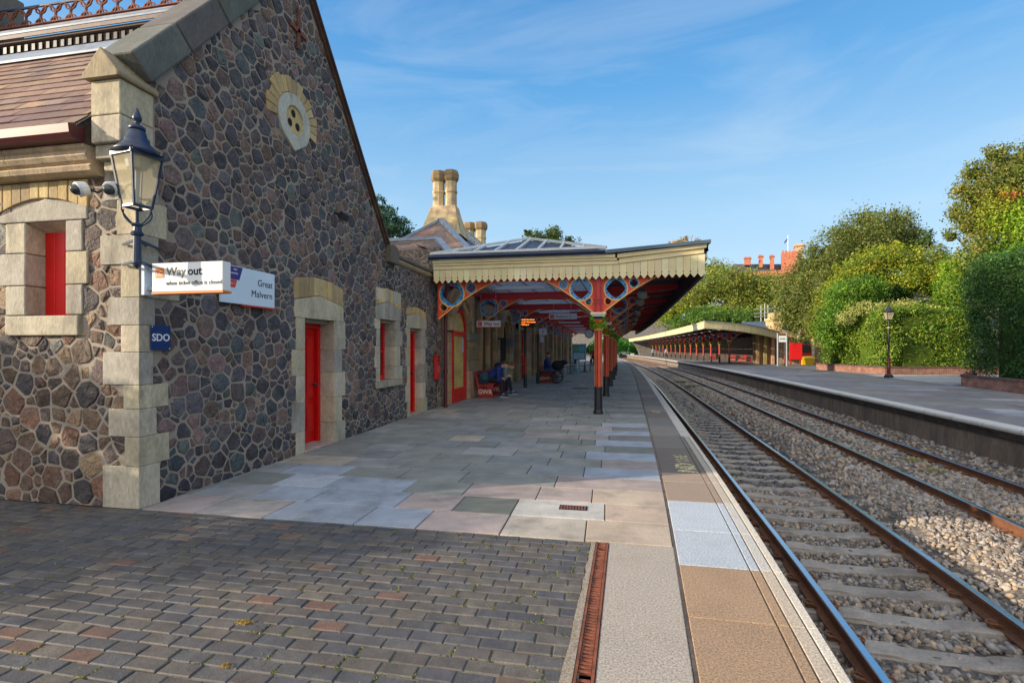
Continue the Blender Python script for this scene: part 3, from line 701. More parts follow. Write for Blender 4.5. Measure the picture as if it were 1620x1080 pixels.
mb = MB(); rubble(mb, (4.15, 13.35, -.1, 7.4), inside, planes, holes, gfn, gpal, rmax=.138, gap=.0082, flat=R.uniform(.85,.9))
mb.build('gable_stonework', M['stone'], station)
# mortar sheet with the openings cut out
def sheet(mb, us, top, holes, fn):
    for a, b in zip(us[:-1], us[1:]):
        m_ = (a+b)/2; hs = sorted([(h[2], h[3]) for h in holes if h[0] <= m_ <= h[1]]); z = 0
        for h0, h1 in hs:
            if h0 > z: mb.poly([fn(a,z,0),fn(b,z,0),fn(b,h0,0),fn(a,h0,0)])
            z = h1
        mb.poly([fn(a,z,0),fn(b,z,0),fn(b,top(b-1e-6),0),fn(a,top(a+1e-6),0)])
top = lambda u: (min(4.3+sl_l*(u-4.3), AP[1]-sl_r*(u-AP[0])) if u < 9.98 else 3.5)
mb = MB(); us = sorted({4.21,4.3,AP[0],9.98,13.3,*[h[i] for h in (D1,W1,D2) for i in (0,1)]}); sheet(mb, us, top, (D1,W1,D2), gfn); mb.build('gable_mortar', M['mortar'], station)
# front wall
FW = (-6.02, -5.44, 1.93, 2.95)
mb = MB(); rubble(mb, (-9.6, -4.55, -.1, 3.42), lambda u, v: -9.6 < u < -4.5 and -.15 < v < 3.45, [(0,-1,0),(1,0,-4.62),(0,1,3.34)], [(-6.2,-5.26,1.78,3.26)]+[(-4.6-FWQ[i],-4.4,ZC[i],ZC[i+1]) for i in range(11)], ffn, fpal, rmax=.15, gap=.009)
mb.build('front_stonework', M['stone'], station)
mb = MB(); sheet(mb, [-13,-6.02,-5.44,-4.6], lambda u: 3.36, [FW], ffn); mb.build('front_mortar', M['mortar'], station)
mb = MB(); mb.box(-13,-5.05,4.6,10,0,3.4); mb.box(-9,-5.05,9.9,13.2,0,3.45); mb.poly([(-13,4.25,3.4),(-13,10,3.4),(-13,6.9,6.8)]); mb.poly([(-12.9,4.4,3.3),(-12.9,9.9,3.3),(-4.7,9.9,3.3),(-4.7,4.4,3.3)]); mb.poly([(-5.0,4.5,3.3),(-5.0,9.8,3.3),(-5.0,6.86,7.0)]); mb.build('inner_wall', M['mortar'], station)

ash = [lin(178,170,150), lin(170,164,148), lin(188,178,158), lin(160,155,144), lin(180,170,144)]
def acol(k=1): c = R.choice(ash); q = R.uniform(.9, 1.1)*k; return tuple(v*q for v in c)
yel = [lin(190,164,112), lin(178,154,108), lin(196,174,126), lin(170,148,110)]
def ycol(): c = R.choice(yel); q = R.uniform(.88, 1.1); return tuple(v*q for v in c)
# corner quoins
mb = MB(); zc = [0,.425,.72,1.0,1.24,1.57,1.84,2.12,2.45,2.75,3.1,3.47]; fw = [.42,.155,.35,.17,.42,.2,.35,.2,.45,.25,.4]; sw = [.22,.33,.18,.32,.14,.14,.16,.46,.2,.3,.2]
for i in range(11): mb.box(FX-fw[i], FX+.019, FY-.02, FY+sw[i], zc[i]+.002, zc[i+1]-.002, acol())
mb.build('quoin', M['ashlar'], station, bevel=.005)
# kneeler over the quoin
mb = MB(); mb.box(-4.93,FX+.01,4.0,4.36,3.6,3.86,acol()); mb.box(-4.93,FX+.01,4.0,4.36,3.866,4.2,acol()); mb.box(-4.93,FX+.02,4.04,4.4,3.46,3.594,acol(.9)); mb.box(-4.9,FX,4.1,4.4,3.36,3.454,acol(.9))
mb.prism([(-4.98,4.205),(FX+.04,4.205),(FX+.04,4.25),(-4.77,4.5),(-4.98,4.25)], lambda u, v, h: (u, h, v), 3.95, 4.4, lin(150,136,108))
mb.build('kneeler', M['ashlar'], station, bevel=.012)
# gable coping (left slope) and thin verge (right slope)
nl = Vector((-sl_l, 1)).normalized(); mb = MB()
def seg(a, b, th, c): 
    p0 = Vector((4.3, 4.3)).lerp(Vector(AP), a); p1 = Vector((4.3, 4.3)).lerp(Vector(AP), b); q0, q1 = p0+nl*th, p1+nl*th
    mb.prism([tuple(p0), tuple(p1), tuple(q1), tuple(q0)], gfn, -.42, .06, c)
cuts = [0,.2,.42,.63,.83,1.0]
for a, b in zip(cuts[:-1], cuts[1:]): seg(a+.002, b-.002, .3, tuple(v*R.uniform(.85,1.05) for v in lin(100,97,92)))
mb.build('coping', M['ashlar'], station, bevel=.02)
mb = MB(); nr = Vector((sl_r, 1)).normalized(); p0, p1 = Vector(AP), Vector((10.06, AP[1]-sl_r*(10.06-AP[0])))
mb.prism([tuple(p0), tuple(p1), tuple(p1+nr*.05), tuple(p0+nr*.05)], gfn, -.3, .05); mb.prism([tuple(p0+nr*.055), tuple(p1+nr*.055), tuple(p1+nr*.085), tuple(p0+nr*.085)], gfn, -.3, .09)
mb.build('verge', M['verge'], station)
# low wall coping
mb = MB()
for a, b in ((10.3,11.3),(11.3,12.35),(12.35,13.36)):
    mb.prism([(-.35,3.49),(.05,3.49),(.09,3.53),(.11,3.575),(-.35,3.575)], lambda u, v, h: (FX+u, h, v), a+.003, b-.003, lin(176,160,130))
    mb.prism([(-.4,3.58),(.12,3.58),(.14,3.61),(.12,3.67),(-.4,3.74)], lambda u, v, h: (FX+u, h, v), a+.003, b-.003, lin(92,86,76))
mb.prism([(9.86,3.44),(10.29,3.44),(10.29,3.70),(10.2,3.80),(10.0,3.84),(9.86,3.80)], gfn, -.4, .13, lin(100,92,80))
mb.build('wall_coping', M['ashlar'], station, bevel=.015)

def surround(par, y0, y1, z0, z1, wl, wr, sill, door, voussoir, depth=.36, fn=gfn, ks=1.0, arch_h=.24):
    mb = MB(); z = z0; i = 0
    def blk(a, b, c, d, col, h=.028, dp=depth):
        mb.prism([(a,c),(b,c),(b,d),(a,d)], fn, -dp, h, col)
    while z < z1-.12:
        h = min(R.uniform(.28, .46), z1+.04-z);
        if z+h > z1-.15: h = z1-z
        blk(y0-wl*(1.25 if i % 2 else .85), y0, z+.0015, z+h-.0015, acol(ks)); blk(y1, y1+wr*(1.25 if (i+1) % 2 else .85), z+.0015, z+h-.0015, acol(ks)); z += h; i += 1
    a, b, m_ = y0-wl*1.02, y1+wr*1.02, (y0+y1)/2
    mb.prism([(a,z1+.003),(b,z1+.003),(b,z1+.26),(m_,z1+.38),(a,z1+.26)], fn, -depth, .03, acol(ks))
    mb.prism([(y0+.001,z1-.06),(y1-.001,z1-.06),(y1-.001,z1+.0),(y0+.001,z1+.0)], fn, -depth, -.09, acol(.85*ks))
    if sill:
        blk(y0-wl, y1+wr, z0-.13, z0-.003, acol(.85), .06)
    mb.build('stone_surround', M['ashlar'], par, bevel=.006)
    if voussoir:
        mb = MB(); n = max(6, int((b-a)/.125)); 
        for k in range(n):
            s0 = a+(b-a)*k/n; s1 = a+(b-a)*(k+1)/n; zz = lambda s: z1+.265+.12*(1-abs(s-m_)/((b-a)/2))
            tp = lambda s: z1+.26+arch_h+.16*math.cos((s-m_)/((b-a)/2)*1.1)
            mb.prism([(s0+.003,zz(s0)+.004),(s1-.003,zz(s1)+.004),(s1-.003,tp(s1)),(s0+.003,tp(s0))], fn, -.1, .022+R.uniform(0,.008), ycol())
        mb.build('relieving_arch', M['ashlar'], par, bevel=.008)
surround(station, *D1, .25, .29, False, True, True)
surround(station, *D2, .2, .3, False, True, True, ks=.95, arch_h=.1)
surround(station, *W1, .18, .3, True, False, True)
mb = MB()
for a, b in ((9.4,9.83),(9.84,10.2),(10.21,10.62)): mb.prism([(a,2.6),(b,2.6),(b,2.86),(a,2.86)], gfn, -.1, .026, acol())
mb.build('window_head_block', M['ashlar'], station, bevel=.01)

def panel_door(par, y0, y1, z1, X, lab=None):
    d = MB(); d.box(X-.05, X, y0, y1, .03, z1); o = d.build('door', M['red'], par, bevel=.004)
    f = MB(); 
    for a, b in ((y0, y0+.07), (y1-.07, y1)): f.box(X+.002, X+.075, a, b, .02, z1)
    f.box(X+.002, X+.075, y0+.071, y1-.071, z1-.075, z1)
    g = f.build('door_frame', M['red'], par, bevel=.006)
    p = MB(); w_ = (y1-y0-.14)
    for i in range(2):
        for za, zb in ((.2,.68),(.78,z1-.2)):
            a = y0+.12+i*w_/2; b = a+w_/2-.1
            p.box(X+.001, X+.018, a, b, za, zb)
            p.box(X+.02, X+.03, a+.05, b-.05, za+.05, zb-.05)
    p.build('raised_panel', M['red'], o, bevel=.008).parent = o
    q = MB(); q.box(X+.0195,X+.024,y0+.27,y0+.283,.86,z1-.32,lin(206,176,110)); q.box(X+.0195,X+.024,y0+.27,y0+.283,.3,.6,lin(206,176,110)); q.build('cream_strip', M['paint'], None).parent = o  # two thin cream strips raised on the left door panels
    h = MB(); h.cyl((X+.004, y1-.14, 1.0), (X+.05, y1-.14, 1.0), .012); h.sphere((X+.065, y1-.14, 1.0), .03); k = h.build('handle', M['darkiron'], None, smooth=True); k.parent = o
    return o
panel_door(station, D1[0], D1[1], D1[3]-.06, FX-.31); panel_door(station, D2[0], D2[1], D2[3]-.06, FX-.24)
for q in ((FX-.4,FX+.06,D1[0]-.02,D1[1]+.05,-.0,.035,lin(170,150,138)), (FX-.4,FX+.05,D2[0]-.02,D2[1]+.03,.0,.03,lin(160,146,134))): mb = MB(); mb.box(*q); mb.build('threshold', M['ashlar'], station, bevel=.01)
def sash(par, y0, y1, z0, z1, X):
    f = MB(); t_ = .07
    f.box(X, X+.07, y0, y0+t_, z0, z1); f.box(X, X+.07, y1-t_, y1, z0, z1); f.box(X, X+.07, y0+t_, y1-t_, z1-t_, z1); f.box(X, X+.07, y0+t_, y1-t_, z0, z0+.1)
    zm = (z0+z1)/2; f.box(X-.01, X+.055, y0+t_, y1-t_, zm-.03, zm+.03)
    o = f.build('window', M['red'], par, bevel=.006)
    g = MB(); g.quad((X+.02,y0+.05,z0+.05),(X+.02,y1-.05,z0+.05),(X+.02,y1-.05,z1-.05),(X+.02,y0+.05,z1-.05)); k = g.build('pane', M['glassdark'], None); k.parent = o
sash(station, W1[0], W1[1], W1[2], W1[3]-.06, FX-.3)

# front wall window
mb = MB()
x0, x1, z0, z1 = -5.99, -5.47, 1.95, 2.93
for za, zb, a in ((1.955,2.26,.26),(2.266,2.6,.34),(2.606,2.92,.26)):
    mb.prism([(x0-a,za),(x0,za),(x0,zb),(x0-a,zb)], ffn, -.3, .03, acol()); mb.prism([(x1,za),(x1+a*.8,za),(x1+a*.8,zb),(x1,zb)], ffn, -.3, .03, acol())
mb.prism([(x0-.36,2.926),(x1+.27,2.926),(x1+.27,3.06),(-5.73,3.16),(x0-.36,3.0)], ffn, -.02, .032, acol()); mb.obox((x0+.001,FY+.002,2.92),(x1-x0-.002,0,0),(0,.3,-.12),(0,0,.18),acol(.9))
mb.prism([(x0-.24,1.74),(x1+.18,1.74),(x1+.18,1.945),(x0-.24,1.945)], ffn, -.04, .05, acol()); mb.obox((x0+.001,FY-.02,1.86),(x1-x0-.002,0,0),(0,.3,.09),(0,0,-.1),acol(.9))
mb.build('stone_surround', M['ashlar'], station, bevel=.012)
mb = MB()
for i in range(10):
    a = -6.42+i*.122; m_ = -5.79; zz = lambda s: 3.165-.15*((s-m_)/.6)**2
    mb.prism([(a+.003,zz(a)+.006),(a+.119,zz(a+.12)+.006),(a+.119,3.335),(a+.003,3.335)], ffn, -.06, .022+R.uniform(0,.012), tuple(v*.85 for v in ycol()))
mb.build('relieving_arch', M['ashlar'], station, bevel=.008)
mb = MB(); [mb.box(x0+i*.13+.002,x0+i*.13+.128,FY+.16+R.uniform(0,.003),FY+.19,1.9,2.95) for i in range(4)]; mb.box(x0,x1,FY+.175,FY+.2,1.9,2.95); mb.build('window_panel', M['red'], station, bevel=.004)
# cornice, gutter, front roof
mb = MB()
for x0_ in range(-13, -5): 
    a, b = x0_+.004, min(x0_+1, -4.965)-.004
    mb.prism([(4.2,3.345),(4.12,3.345),(4.06,3.37),(4.04,3.41),(4.07,3.44),(4.03,3.46),(4.0,3.5),(4.01,3.55),(3.98,3.57),(3.98,3.6),(4.2,3.6)], lambda u, v, h: (h, u, v), a, b, tuple(v*R.uniform(.92,1.08) for v in lin(178,162,130)))
mb.build('cornice', M['ashlar'], station)
mb = MB(); mb.prism([(3.99,3.605),(3.87,3.61),(3.84,3.65),(3.83,3.73),(3.86,3.745),(3.99,3.745)], lambda u, v, h: (h, u, v), -13, -4.985); mb.build('gutter', M['maroon'], station)
sp_ = [lin(118,92,84), lin(128,102,92), lin(140,112,96), lin(108,84,82), lin(132,112,106), lin(148,122,98)]
def slates(mb, o, ux, up, w_, L, course, sw_, pal_, th=.012, rowc=True):   # o lower-left corner; ux along eaves; up along the slope
    o, ux, up = Vector(o), Vector(ux).normalized(), Vector(up).normalized(); n = ux.cross(up).normalized()
    if n.z < 0: n = -n
    r = 0; s = 0
    while s < L-.01:
        c = min(course, L-s); x = -(r % 2)*sw_/2; rc = R.choice(pal_)
        while x < w_:
            a, b = max(x, 0), min(x+sw_, w_)
            if b-a > .01:
                k = R.uniform(.85, 1.15); cc = rc if R.random() < .55 else R.choice(pal_); cc = tuple(v*k for v in cc)
                l = R.uniform(0, .006); p = o+ux*(a+.002)+up*s+n*(th+l); q = o+ux*(b-.002)+up*s+n*(th+l); e = min(s+c*1.15, L)
                p2, q2 = o+ux*(a+.002)+up*e+n*.001, o+ux*(b-.002)+up*e+n*.001
                i = mb.add([p, q, q2, p2, p-n*th, q-n*th]); mb.face((i,i+1,i+2,i+3), cc); mb.face((i+4,i+5,i+1,i), cc)
            x += sw_
        s += course; r += 1
rs = Vector((0, 3.0, 3.38)).normalized()
mb = MB(); slates(mb, (-13, 3.9, 3.75), (1,0,0), rs, 8.02, 2.42, .185, .3, sp_); mb.build('roof', M['slate'], station)
mb = MB(); mb.quad((-13,3.9,3.74),(-4.98,3.9,3.74),(-4.98,6.9,6.85),(-13,6.9,6.85)); mb.quad((-13,6.9,6.9),(-4.62,6.9,6.9),(-4.62,10.05,3.6),(-13,10.05,3.6)); mb.build('roof_deck', M['slate'], station)
P_ = lambda s, n_=0: Vector((0, 3.9, 3.75))+rs*s+Vector((0,-rs.z,rs.y))*n_
mb = MB()
def xprism(pts, x0, x1, c=None): mb.prism(pts, lambda u, v, h: (h, u, v), x0, x1, c)
a, b = P_(2.36, .03), P_(2.62, .05); xprism([(a.y,a.z),(a.y,a.z+.03),(b.y,b.z+.02),(b.y,b.z)], -13, -4.99); mb.build('lead_flashing', M['lead'], station)
mb = MB(); b = P_(2.6); xprism([(b.y,b.z),(b.y,b.z+.23),(b.y+.2,b.z+.3),(b.y+.2,b.z)], -13, -5.0, lin(96,76,64)); mb.build('vent_upstand', M['matte'], station)
mb = MB(); x = -12.9
while x < -5.05: mb = MB(); mb.box(x, x+.055, b.y-.03, b.y-.002, b.z+.08, b.z+.17); x += .125; mb.build('dentil', M['darkiron'], station)
mb = MB(); mb.box(-13,-5.0,b.y-.06,b.y-.004,b.z+.2,b.z+.235,lin(96,78,68)); mb.build('dentil_rail', M['matte'], station)
mb = MB(); q0 = Vector((0, b.y-.09, b.z+.235)); q1 = Vector((0, 6.9, 7.03)); xprism([(q0.y,q0.z),(q1.y,q1.z),(q1.y,q1.z+.04),(q0.y,q0.z+.05)], -13, -5.0, lin(98,82,80)); mb.build('upper_roof', M['slate'], station)
mb = MB(); d_ = (q1-q0)
for f0, f1 in ((.5,.98),): 
    p, q = q0+d_*f0, q0+d_*f1; xprism([(p.y,p.z+.052),(q.y,q.z+.052),(q.y,q.z+.075),(p.y,p.z+.085)], -13, -5.0)
for f in (.56,.78): p = q0+d_*f; mb.cyl((-13,p.y,p.z+.09),(-5.0,p.y,p.z+.09),.022,n=8)
mb.build('lead_flashing', M['lead'], station)
mb = MB(); mb.box(-13,-5.0,6.84,6.96,7.03,7.12); mb.box(-13,-5.0,6.82,6.98,7.12,7.14); mb.build('ridge', M['rust'], station)
mb = MB(); x = -12.85; zc_ = 7.14+.165
while x < -5.2:
    mb.tube([(x+.155*math.cos(q), 6.9, zc_+.16*math.sin(q)) for q in [2*math.pi*i/20 for i in range(20)]], .017, 6, closed=True)
    for k in range(4):
        q = math.pi/4+k*math.pi/2
        for dq in (-.55, .55): mb.bar((x+.15*math.cos(q+dq), 6.9, zc_+.155*math.sin(q+dq)), (x+.1*math.cos(q), 6.9, zc_+.1*math.sin(q)), .02, .02)
    x += .315
mb.build('cresting', M['rust'], station); mb = MB(); mb.box(-13,-5.0,6.885,6.915,zc_+.165,zc_+.195); mb.build('cresting_rail', M['lampblue'], station)
mb = MB()
mb.box(-11.75,-10.6,6.4,7.4,6.4,8.0,lin(104,100,92)); mb.box(-11.85,-10.52,6.3,7.5,7.05,7.25,lin(96,92,84)); mb.build('chimney', M['ashlar'], station, bevel=.03)
# round window with trefoil holes
cy, cz = 6.7, 5.0; mb = MB()
ring = lambda r, n=28, c=(cy, cz): [(c[0]+r*math.cos(2*math.pi*i/n), c[1]+r*math.sin(2*math.pi*i/n)) for i in range(n)]
o = [(cy+.38*math.cos(a), cz+.38*math.sin(a)) for a in [math.pi*i/24 for i in range(-2, 27)]]+[(cy-.3,cz-.25),(cy-.14,cz-.36),(cy,cz-.45),(cy+.14,cz-.36),(cy+.3,cz-.25)]
mb.holed(o, [ring(.215)], gfn, -.05, .04, lin(182,182,170))
mb.build('round_window', M['ashlar'], station, bevel=.01)
mb = MB(); mb.holed(ring(.22), [ring(.06,14,(cy-.01,cz+.1)), ring(.06,14,(cy-.09,cz-.06)), ring(.06,14,(cy+.09,cz-.06))], gfn, .006, .016, lin(190,170,118)); mb.build('trefoil_stone', M['ashlar'], station)
mb = MB(); mb.poly([gfn(u, v, .004) for u, v in ring(.23)], (.01,.01,.012)); mb.build('dark_opening', M['matte'], station)
mb = MB(); n = 15
for i in range(n):
    a0 = rad(-12)+rad(204)*i/n; a1 = rad(-12)+rad(204)*(i+1)/n-.02; ro = .6+R.uniform(-.03,.05)
    mb.prism([(cy+.39*math.cos(a0),cz+.39*math.sin(a0)),(cy+ro*math.cos(a0),cz+ro*math.sin(a0)),(cy+ro*math.cos(a1),cz+ro*math.sin(a1)),(cy+.39*math.cos(a1),cz+.39*math.sin(a1))], gfn, -.05, .024+R.uniform(0,.006), ycol())
mb.build('voussoir', M['ashlar'], station, bevel=.006)
mb = MB(); mb.box(FX+.02,FX+.045,6.76,6.82,6.12,6.72); mb.box(FX+.02,FX+.045,6.6,6.98,6.36,6.42); mb.build('wall_tie', M['rust'], station)

# ------------------------------------------------------------------ fittings on the near building
# lantern on its corner bracket
lx, ly = -4.395, 4.0
lan = thing('wall_lantern', 'dark blue glazed lantern on a bracket at the building corner', 'lantern', (lx, ly, 2.4))
mb = MB(); mb.cyl((lx,ly,2.42),(lx,ly,2.68),.036,.03,10); mb.lathe([(.002,2.36),(.03,2.39),(.04,2.42)], (lx,ly,0), 10); mb.lathe([(.05,2.68),(.055,2.7),(.04,2.72),(.035,2.76),(.05,2.775),(.05,2.79),(.02,2.8)], (lx,ly,0), 10)
mb.cyl((lx,ly,2.78),(lx,ly,2.94),.014,.014,8); mb.build('post', M['lampblue'], lan)
mb = MB()
for z in (2.645, 2.44):
    mb.bar((lx,ly,z),(-4.57,4.16+.1,z),.018,.022); mb.bar((lx,ly,z),(-4.75,4.17,z),.018,.022); mb.bar((lx,ly,z),(-4.57,4.42,z-.012),.018,.022)
for s in (1,-1):
    for q in (0, 1):
        dx, dy = ((.17*s, 0) if q == 0 else (0, .17*s)); pts = []
        for i in range(9):
            u = i/8; rr = .035+(1-.035/.17)*.17*(u**.8) if u < .7 else .15; pts.append((lx+dx/.17*(.03+.13*math.sin(u*1.9)), ly+dy/.17*(.03+.13*math.sin(u*1.9)), 2.77+.17*u))
        mb.tube(pts, .007, 6)
mb.build('bracket', M['lampblue'], lan)
def lantern_head(par, lx, ly, zb, zt, rb, rt, iron, n=4, ph=math.pi/4, sc=1.0, rot=0):
    ph += rot
    cn = lambda r, z, k: Vector((lx+r*math.cos(ph+2*math.pi*k/n), ly+r*math.sin(ph+2*math.pi*k/n), z))
    f = MB()
    for k in range(n):
        f.bar(cn(rb,zb,k), cn(rt,zt,k), .02*sc, .02*sc); f.bar(cn(rb,zb,k), cn(rb,zb,k+1), .022*sc, .03*sc); f.bar(cn(rt,zt,k), cn(rt,zt,k+1), .03*sc, .04*sc)
        for i in range(5):
            p = cn(rt,zt,k).lerp(cn(rt,zt,k+1), i/4); f.sphere((p.x,p.y,p.z+.035*sc), .014*sc, 6, 4)
    f.build('lamp_frame', iron, par)
    g = MB()
    for k in range(n): g.quad(cn(rb*.98,zb,k), cn(rb*.98,zb,k+1), cn(rt*.98,zt,k+1), cn(rt*.98,zt,k))
    g.build('glass', M['glass'], par)
    g = MB(); h = zt; g.lathe([(rt*1.03,h+.02*sc),(rt*.86,h+.07*sc),(rt*.62,h+.13*sc),(rt*.5,h+.16*sc),(rt*.5,h+.2*sc),(rt*.42,h+.21*sc),(rt*.36,h+.28*sc),(rt*.2,h+.33*sc),(.02*sc,h+.34*sc)], (lx,ly,0), 20)
    g.build('lamp_roof', iron, par, smooth=True)
    g = MB(); h = zt+.3*sc; g.lathe([(.075*sc,h),(.085*sc,h+.015*sc),(.085*sc,h+.04*sc),(.06*sc,h+.06*sc),(.03*sc,h+.075*sc),(.022*sc,h+.1*sc),(.045*sc,h+.12*sc),(.05*sc,h+.15*sc),(.03*sc,h+.2*sc),(.012*sc,h+.25*sc),(.002,h+.27*sc)], (lx,ly,0), 12)
    g.build('finial', iron, par, smooth=True)
    g = MB(); g.cyl((lx,ly,zt-.14*sc),(lx,ly,zt-.02*sc),.1*sc,.13*sc,12); g.cyl((lx,ly,zb+.05*sc),(lx,ly,zt-.14*sc),.02*sc,.02*sc,8); g.build('lamp_fitting', M['grey_metal'], par)
lantern_head(lan, lx, ly, 2.95, 3.43, .118, .2, M['lampblue'], rot=YAW-.35, sc=.82)

for i, (px, lab) in enumerate(((130, 'white dome security camera left of the lantern, nearer the small window'), (179, 'white dome security camera half behind the lantern'))):
    r_ = ray(px); Yc = 3.93; d = Yc/r_[1]; c = Vector((r_[0]*d, Yc, 1.6+(552-299)/F_PX*d))
    cc = thing('security_camera', lab, 'camera', tuple(c), 'dome cameras under the eaves')
    mb = MB(); dirv = Vector((-.25,-.75,-.35)).normalized() if i == 0 else Vector((.1,-.8,-.4)).normalized()
    p = c-dirv*.04; mb.cyl(p, c+dirv*.03, .062, .072, 14, lin(222,224,226)); mb.cyl(c+dirv*.03, c+dirv*.045, .075, .07, 14, lin(200,204,208)); mb.build('housing', M['paint'], cc, smooth=False, bevel=.006)
    mb = MB(); mb.sphere(c+dirv*.045, .052, 14, 8); mb.build('dome', M['glassdark'], cc, smooth=True)
    mb = MB(); e = Vector((c.x+(.1 if i == 0 else -.08), 4.15, c.z+.09)); mb.tube([p, p.lerp(e,.4)+Vector((0,0,-.05)), e+Vector((0,0,.02)), e+Vector((0,.06,.06))], .012, 8); mb.build('bracket', M['darkiron'], cc)

def sign_text(mb, *a, **k): put_text(mb, *a, **k)
XD, YD, ZD = Vector((1,0,0)), Vector((0,1,0)), Vector((0,0,1))
# projecting way-out sign
s = thing('way_out_sign', 'white projecting sign reading Way out when ticket office is closed', 'sign', (-4.0, 4.25, 2.15))
mb = MB(); mb.box(-4.44,-3.635,4.2,4.305,2.165,2.45,lin(226,228,228)); mb.build('panel', M['signwhite'], s, bevel=.006)
mb = MB(); mb.box(-4.44,-3.63,4.195,4.31,2.145,2.163,lin(226,120,30)); mb.build('base_strip', M['paint'], s)
mb = MB(); mb.box(-4.57,-4.53,4.2,4.31,2.14,2.46,lin(180,200,222)); mb.box(-4.53,-4.44,4.235,4.275,2.19,2.22,lin(150,160,170)); mb.box(-4.53,-4.44,4.235,4.275,2.38,2.41,lin(150,160,170)); mb.build('mounting_plate', M['paint'], s)
mb = MB(); mb.box(-4.395,-4.3,4.1955,4.199,2.305,2.4,lin(226,120,30)); mb.build('logo', M['paint'], s)
mb = MB(); put_text(mb, 'LC', .062, (-4.388,4.195,2.325), XD, ZD, -YD, lin(240,240,240), extrude=.001)
bk = lin(28,36,52)
put_text(mb, 'Way', .115, (-4.27,4.198,2.325), XD, ZD, -YD, lin(120,112,104), extrude=.0015, bold=.001); put_text(mb, 'out', .115, (-4.025,4.198,2.325), XD, ZD, -YD, bk, extrude=.0015, bold=.002)
put_text(mb, 'when ticket office is closed', .058, (-4.275,4.198,2.23), XD, ZD, -YD, lin(48,56,72), extrude=.001); mb.build('lettering', M['matte'], s)
# station name sign flat on the wall
s = thing('station_name_sign', 'pale blue white sign reading Great Malvern flat on the gable wall', 'sign', (-4.56, 5.7, 2.15))
mb = MB(); mb.box(FX+.045,FX+.075,5.2,6.18,2.165,2.63,lin(206,226,242)); mb.build('panel', M['signwhite'], s, bevel=.004)
mb = MB(); mb.box(FX+.045,FX+.078,5.55,6.18,2.145,2.163,lin(200,60,40)); mb.build('base_strip', M['paint'], s)
mb = MB(); q = lambda u, v, h: (FX+.075+h, u, v)
mb.prism([(5.22,2.46),(5.5,2.46),(5.56,2.622),(5.22,2.622)], q, .001, .003, lin(56,48,128)); mb.prism([(5.22,2.36),(5.43,2.36),(5.46,2.455),(5.22,2.455)], q, .001, .003, lin(206,70,50)); mb.build('logo', M['paint'], s)
mb = MB(); put_text(mb, 'Great', .125, (FX+.077,6.13,2.43), YD, ZD, XD, bk, extrude=.001, align='RIGHT'); put_text(mb, 'Malvern', .125, (FX+.077,6.13,2.28), YD, ZD, XD, bk, extrude=.001, spacing=1.03, align='RIGHT')
put_text(mb, 'Visit', .035, (FX+.079,5.4,2.575), YD, ZD, XD, lin(230,230,240), extrude=.001); put_text(mb, 'community', .03, (FX+.079,5.34,2.53), YD, ZD, XD, lin(230,230,240), extrude=.001); put_text(mb, 'Line 1', .036, (FX+.079,5.33,2.4), YD, ZD, XD, lin(240,220,220), extrude=.001)
mb.build('lettering', M['matte'], s)
s = thing('blue_plate_sign', 'small dark blue plate reading SDO low on the corner', 'sign', (-4.56, 4.41, 1.6))
mb = MB(); mb.box(FX+.03,FX+.042,4.3,4.535,1.59,1.845,lin(20,52,110)); mb.build('plate', M['signwhite'], s, bevel=.003)
mb = MB(); put_text(mb, 'SDO', .105, (FX+.0425,4.418,1.685), YD, ZD, XD, lin(225,232,240), extrude=.001, bold=.002, align='CENTER')
for y, z in ((4.315,1.83),(4.52,1.605)): mb.cyl((FX+.042,y,z),(FX+.045,y,z),.006,n=8,col=lin(225,232,240))
mb.build('lettering', M['matte'], s)
s = thing('floodlight', 'small dark floodlight high on the gable wall', 'floodlight', (FX+.1, 7.83, 3.9))
mb = MB(); mb.bar((FX+.01,7.83,3.93),(FX+.14,7.83,3.9),.03); mb.build('bracket', M['darkiron'], s)
mb = MB(); mb.obox((FX+.12,7.74,3.83),(.08,0,-.05),(0,.18,0),(.05,0,.11)); mb.build('lamp_body', M['darkiron'], s, bevel=.01)
s = thing('letter_box', 'narrow red wall box beside the black downpipe', 'post box', (FX, 13.0, .77))
mb = MB(); mb.box(FX+.02,FX+.12,12.8,13.02,.78,1.4,lin(190,40,36)); mb.box(FX+.015,FX+.14,12.78,13.04,1.4,1.44,lin(170,34,32)); mb.build('box', M['paint'], s, bevel=.01)
mb = MB(); mb.box(FX+.121,FX+.124,12.84,12.98,1.27,1.3,(.01,.01,.01)); mb.box(FX+.121,FX+.126,12.84,12.98,.95,1.15,lin(210,90,84)); mb.build('slot', M['paint'], s)
# downpipe
s = thing('downpipe', 'dark rainwater pipe at the front corner of the canopy', 'downpipe', (-4.4, 12.75, 0))
mb = MB(); xx, yy = -4.36, 13.15
mb.cyl((xx,yy,0),(xx,yy,2.55),.05,n=12); mb.tube([(xx,yy,2.5),(xx,yy,2.62),(xx+.05,yy-.3,2.95),(xx+.25,12.52,3.25),(xx+.27,12.46,3.4),(xx+.27,12.46,3.82)], .05, 12); mb.build('pipe', M['maroon'], s)
mb = MB()
for z in (.95,1.0,2.45): mb.cyl((xx,yy,z),(xx,yy,z+.05),.062,n=12)
mb.cyl((xx,yy,0),(xx,yy,.06),.062,n=12); mb.cyl((xx+.27,12.46,3.66),(xx+.27,12.46,3.84),.075,n=12); mb.cyl((xx+.27,12.46,3.3),(xx+.27,12.46,3.35),.062,n=12); mb.build('collar', M['maroon'], s)
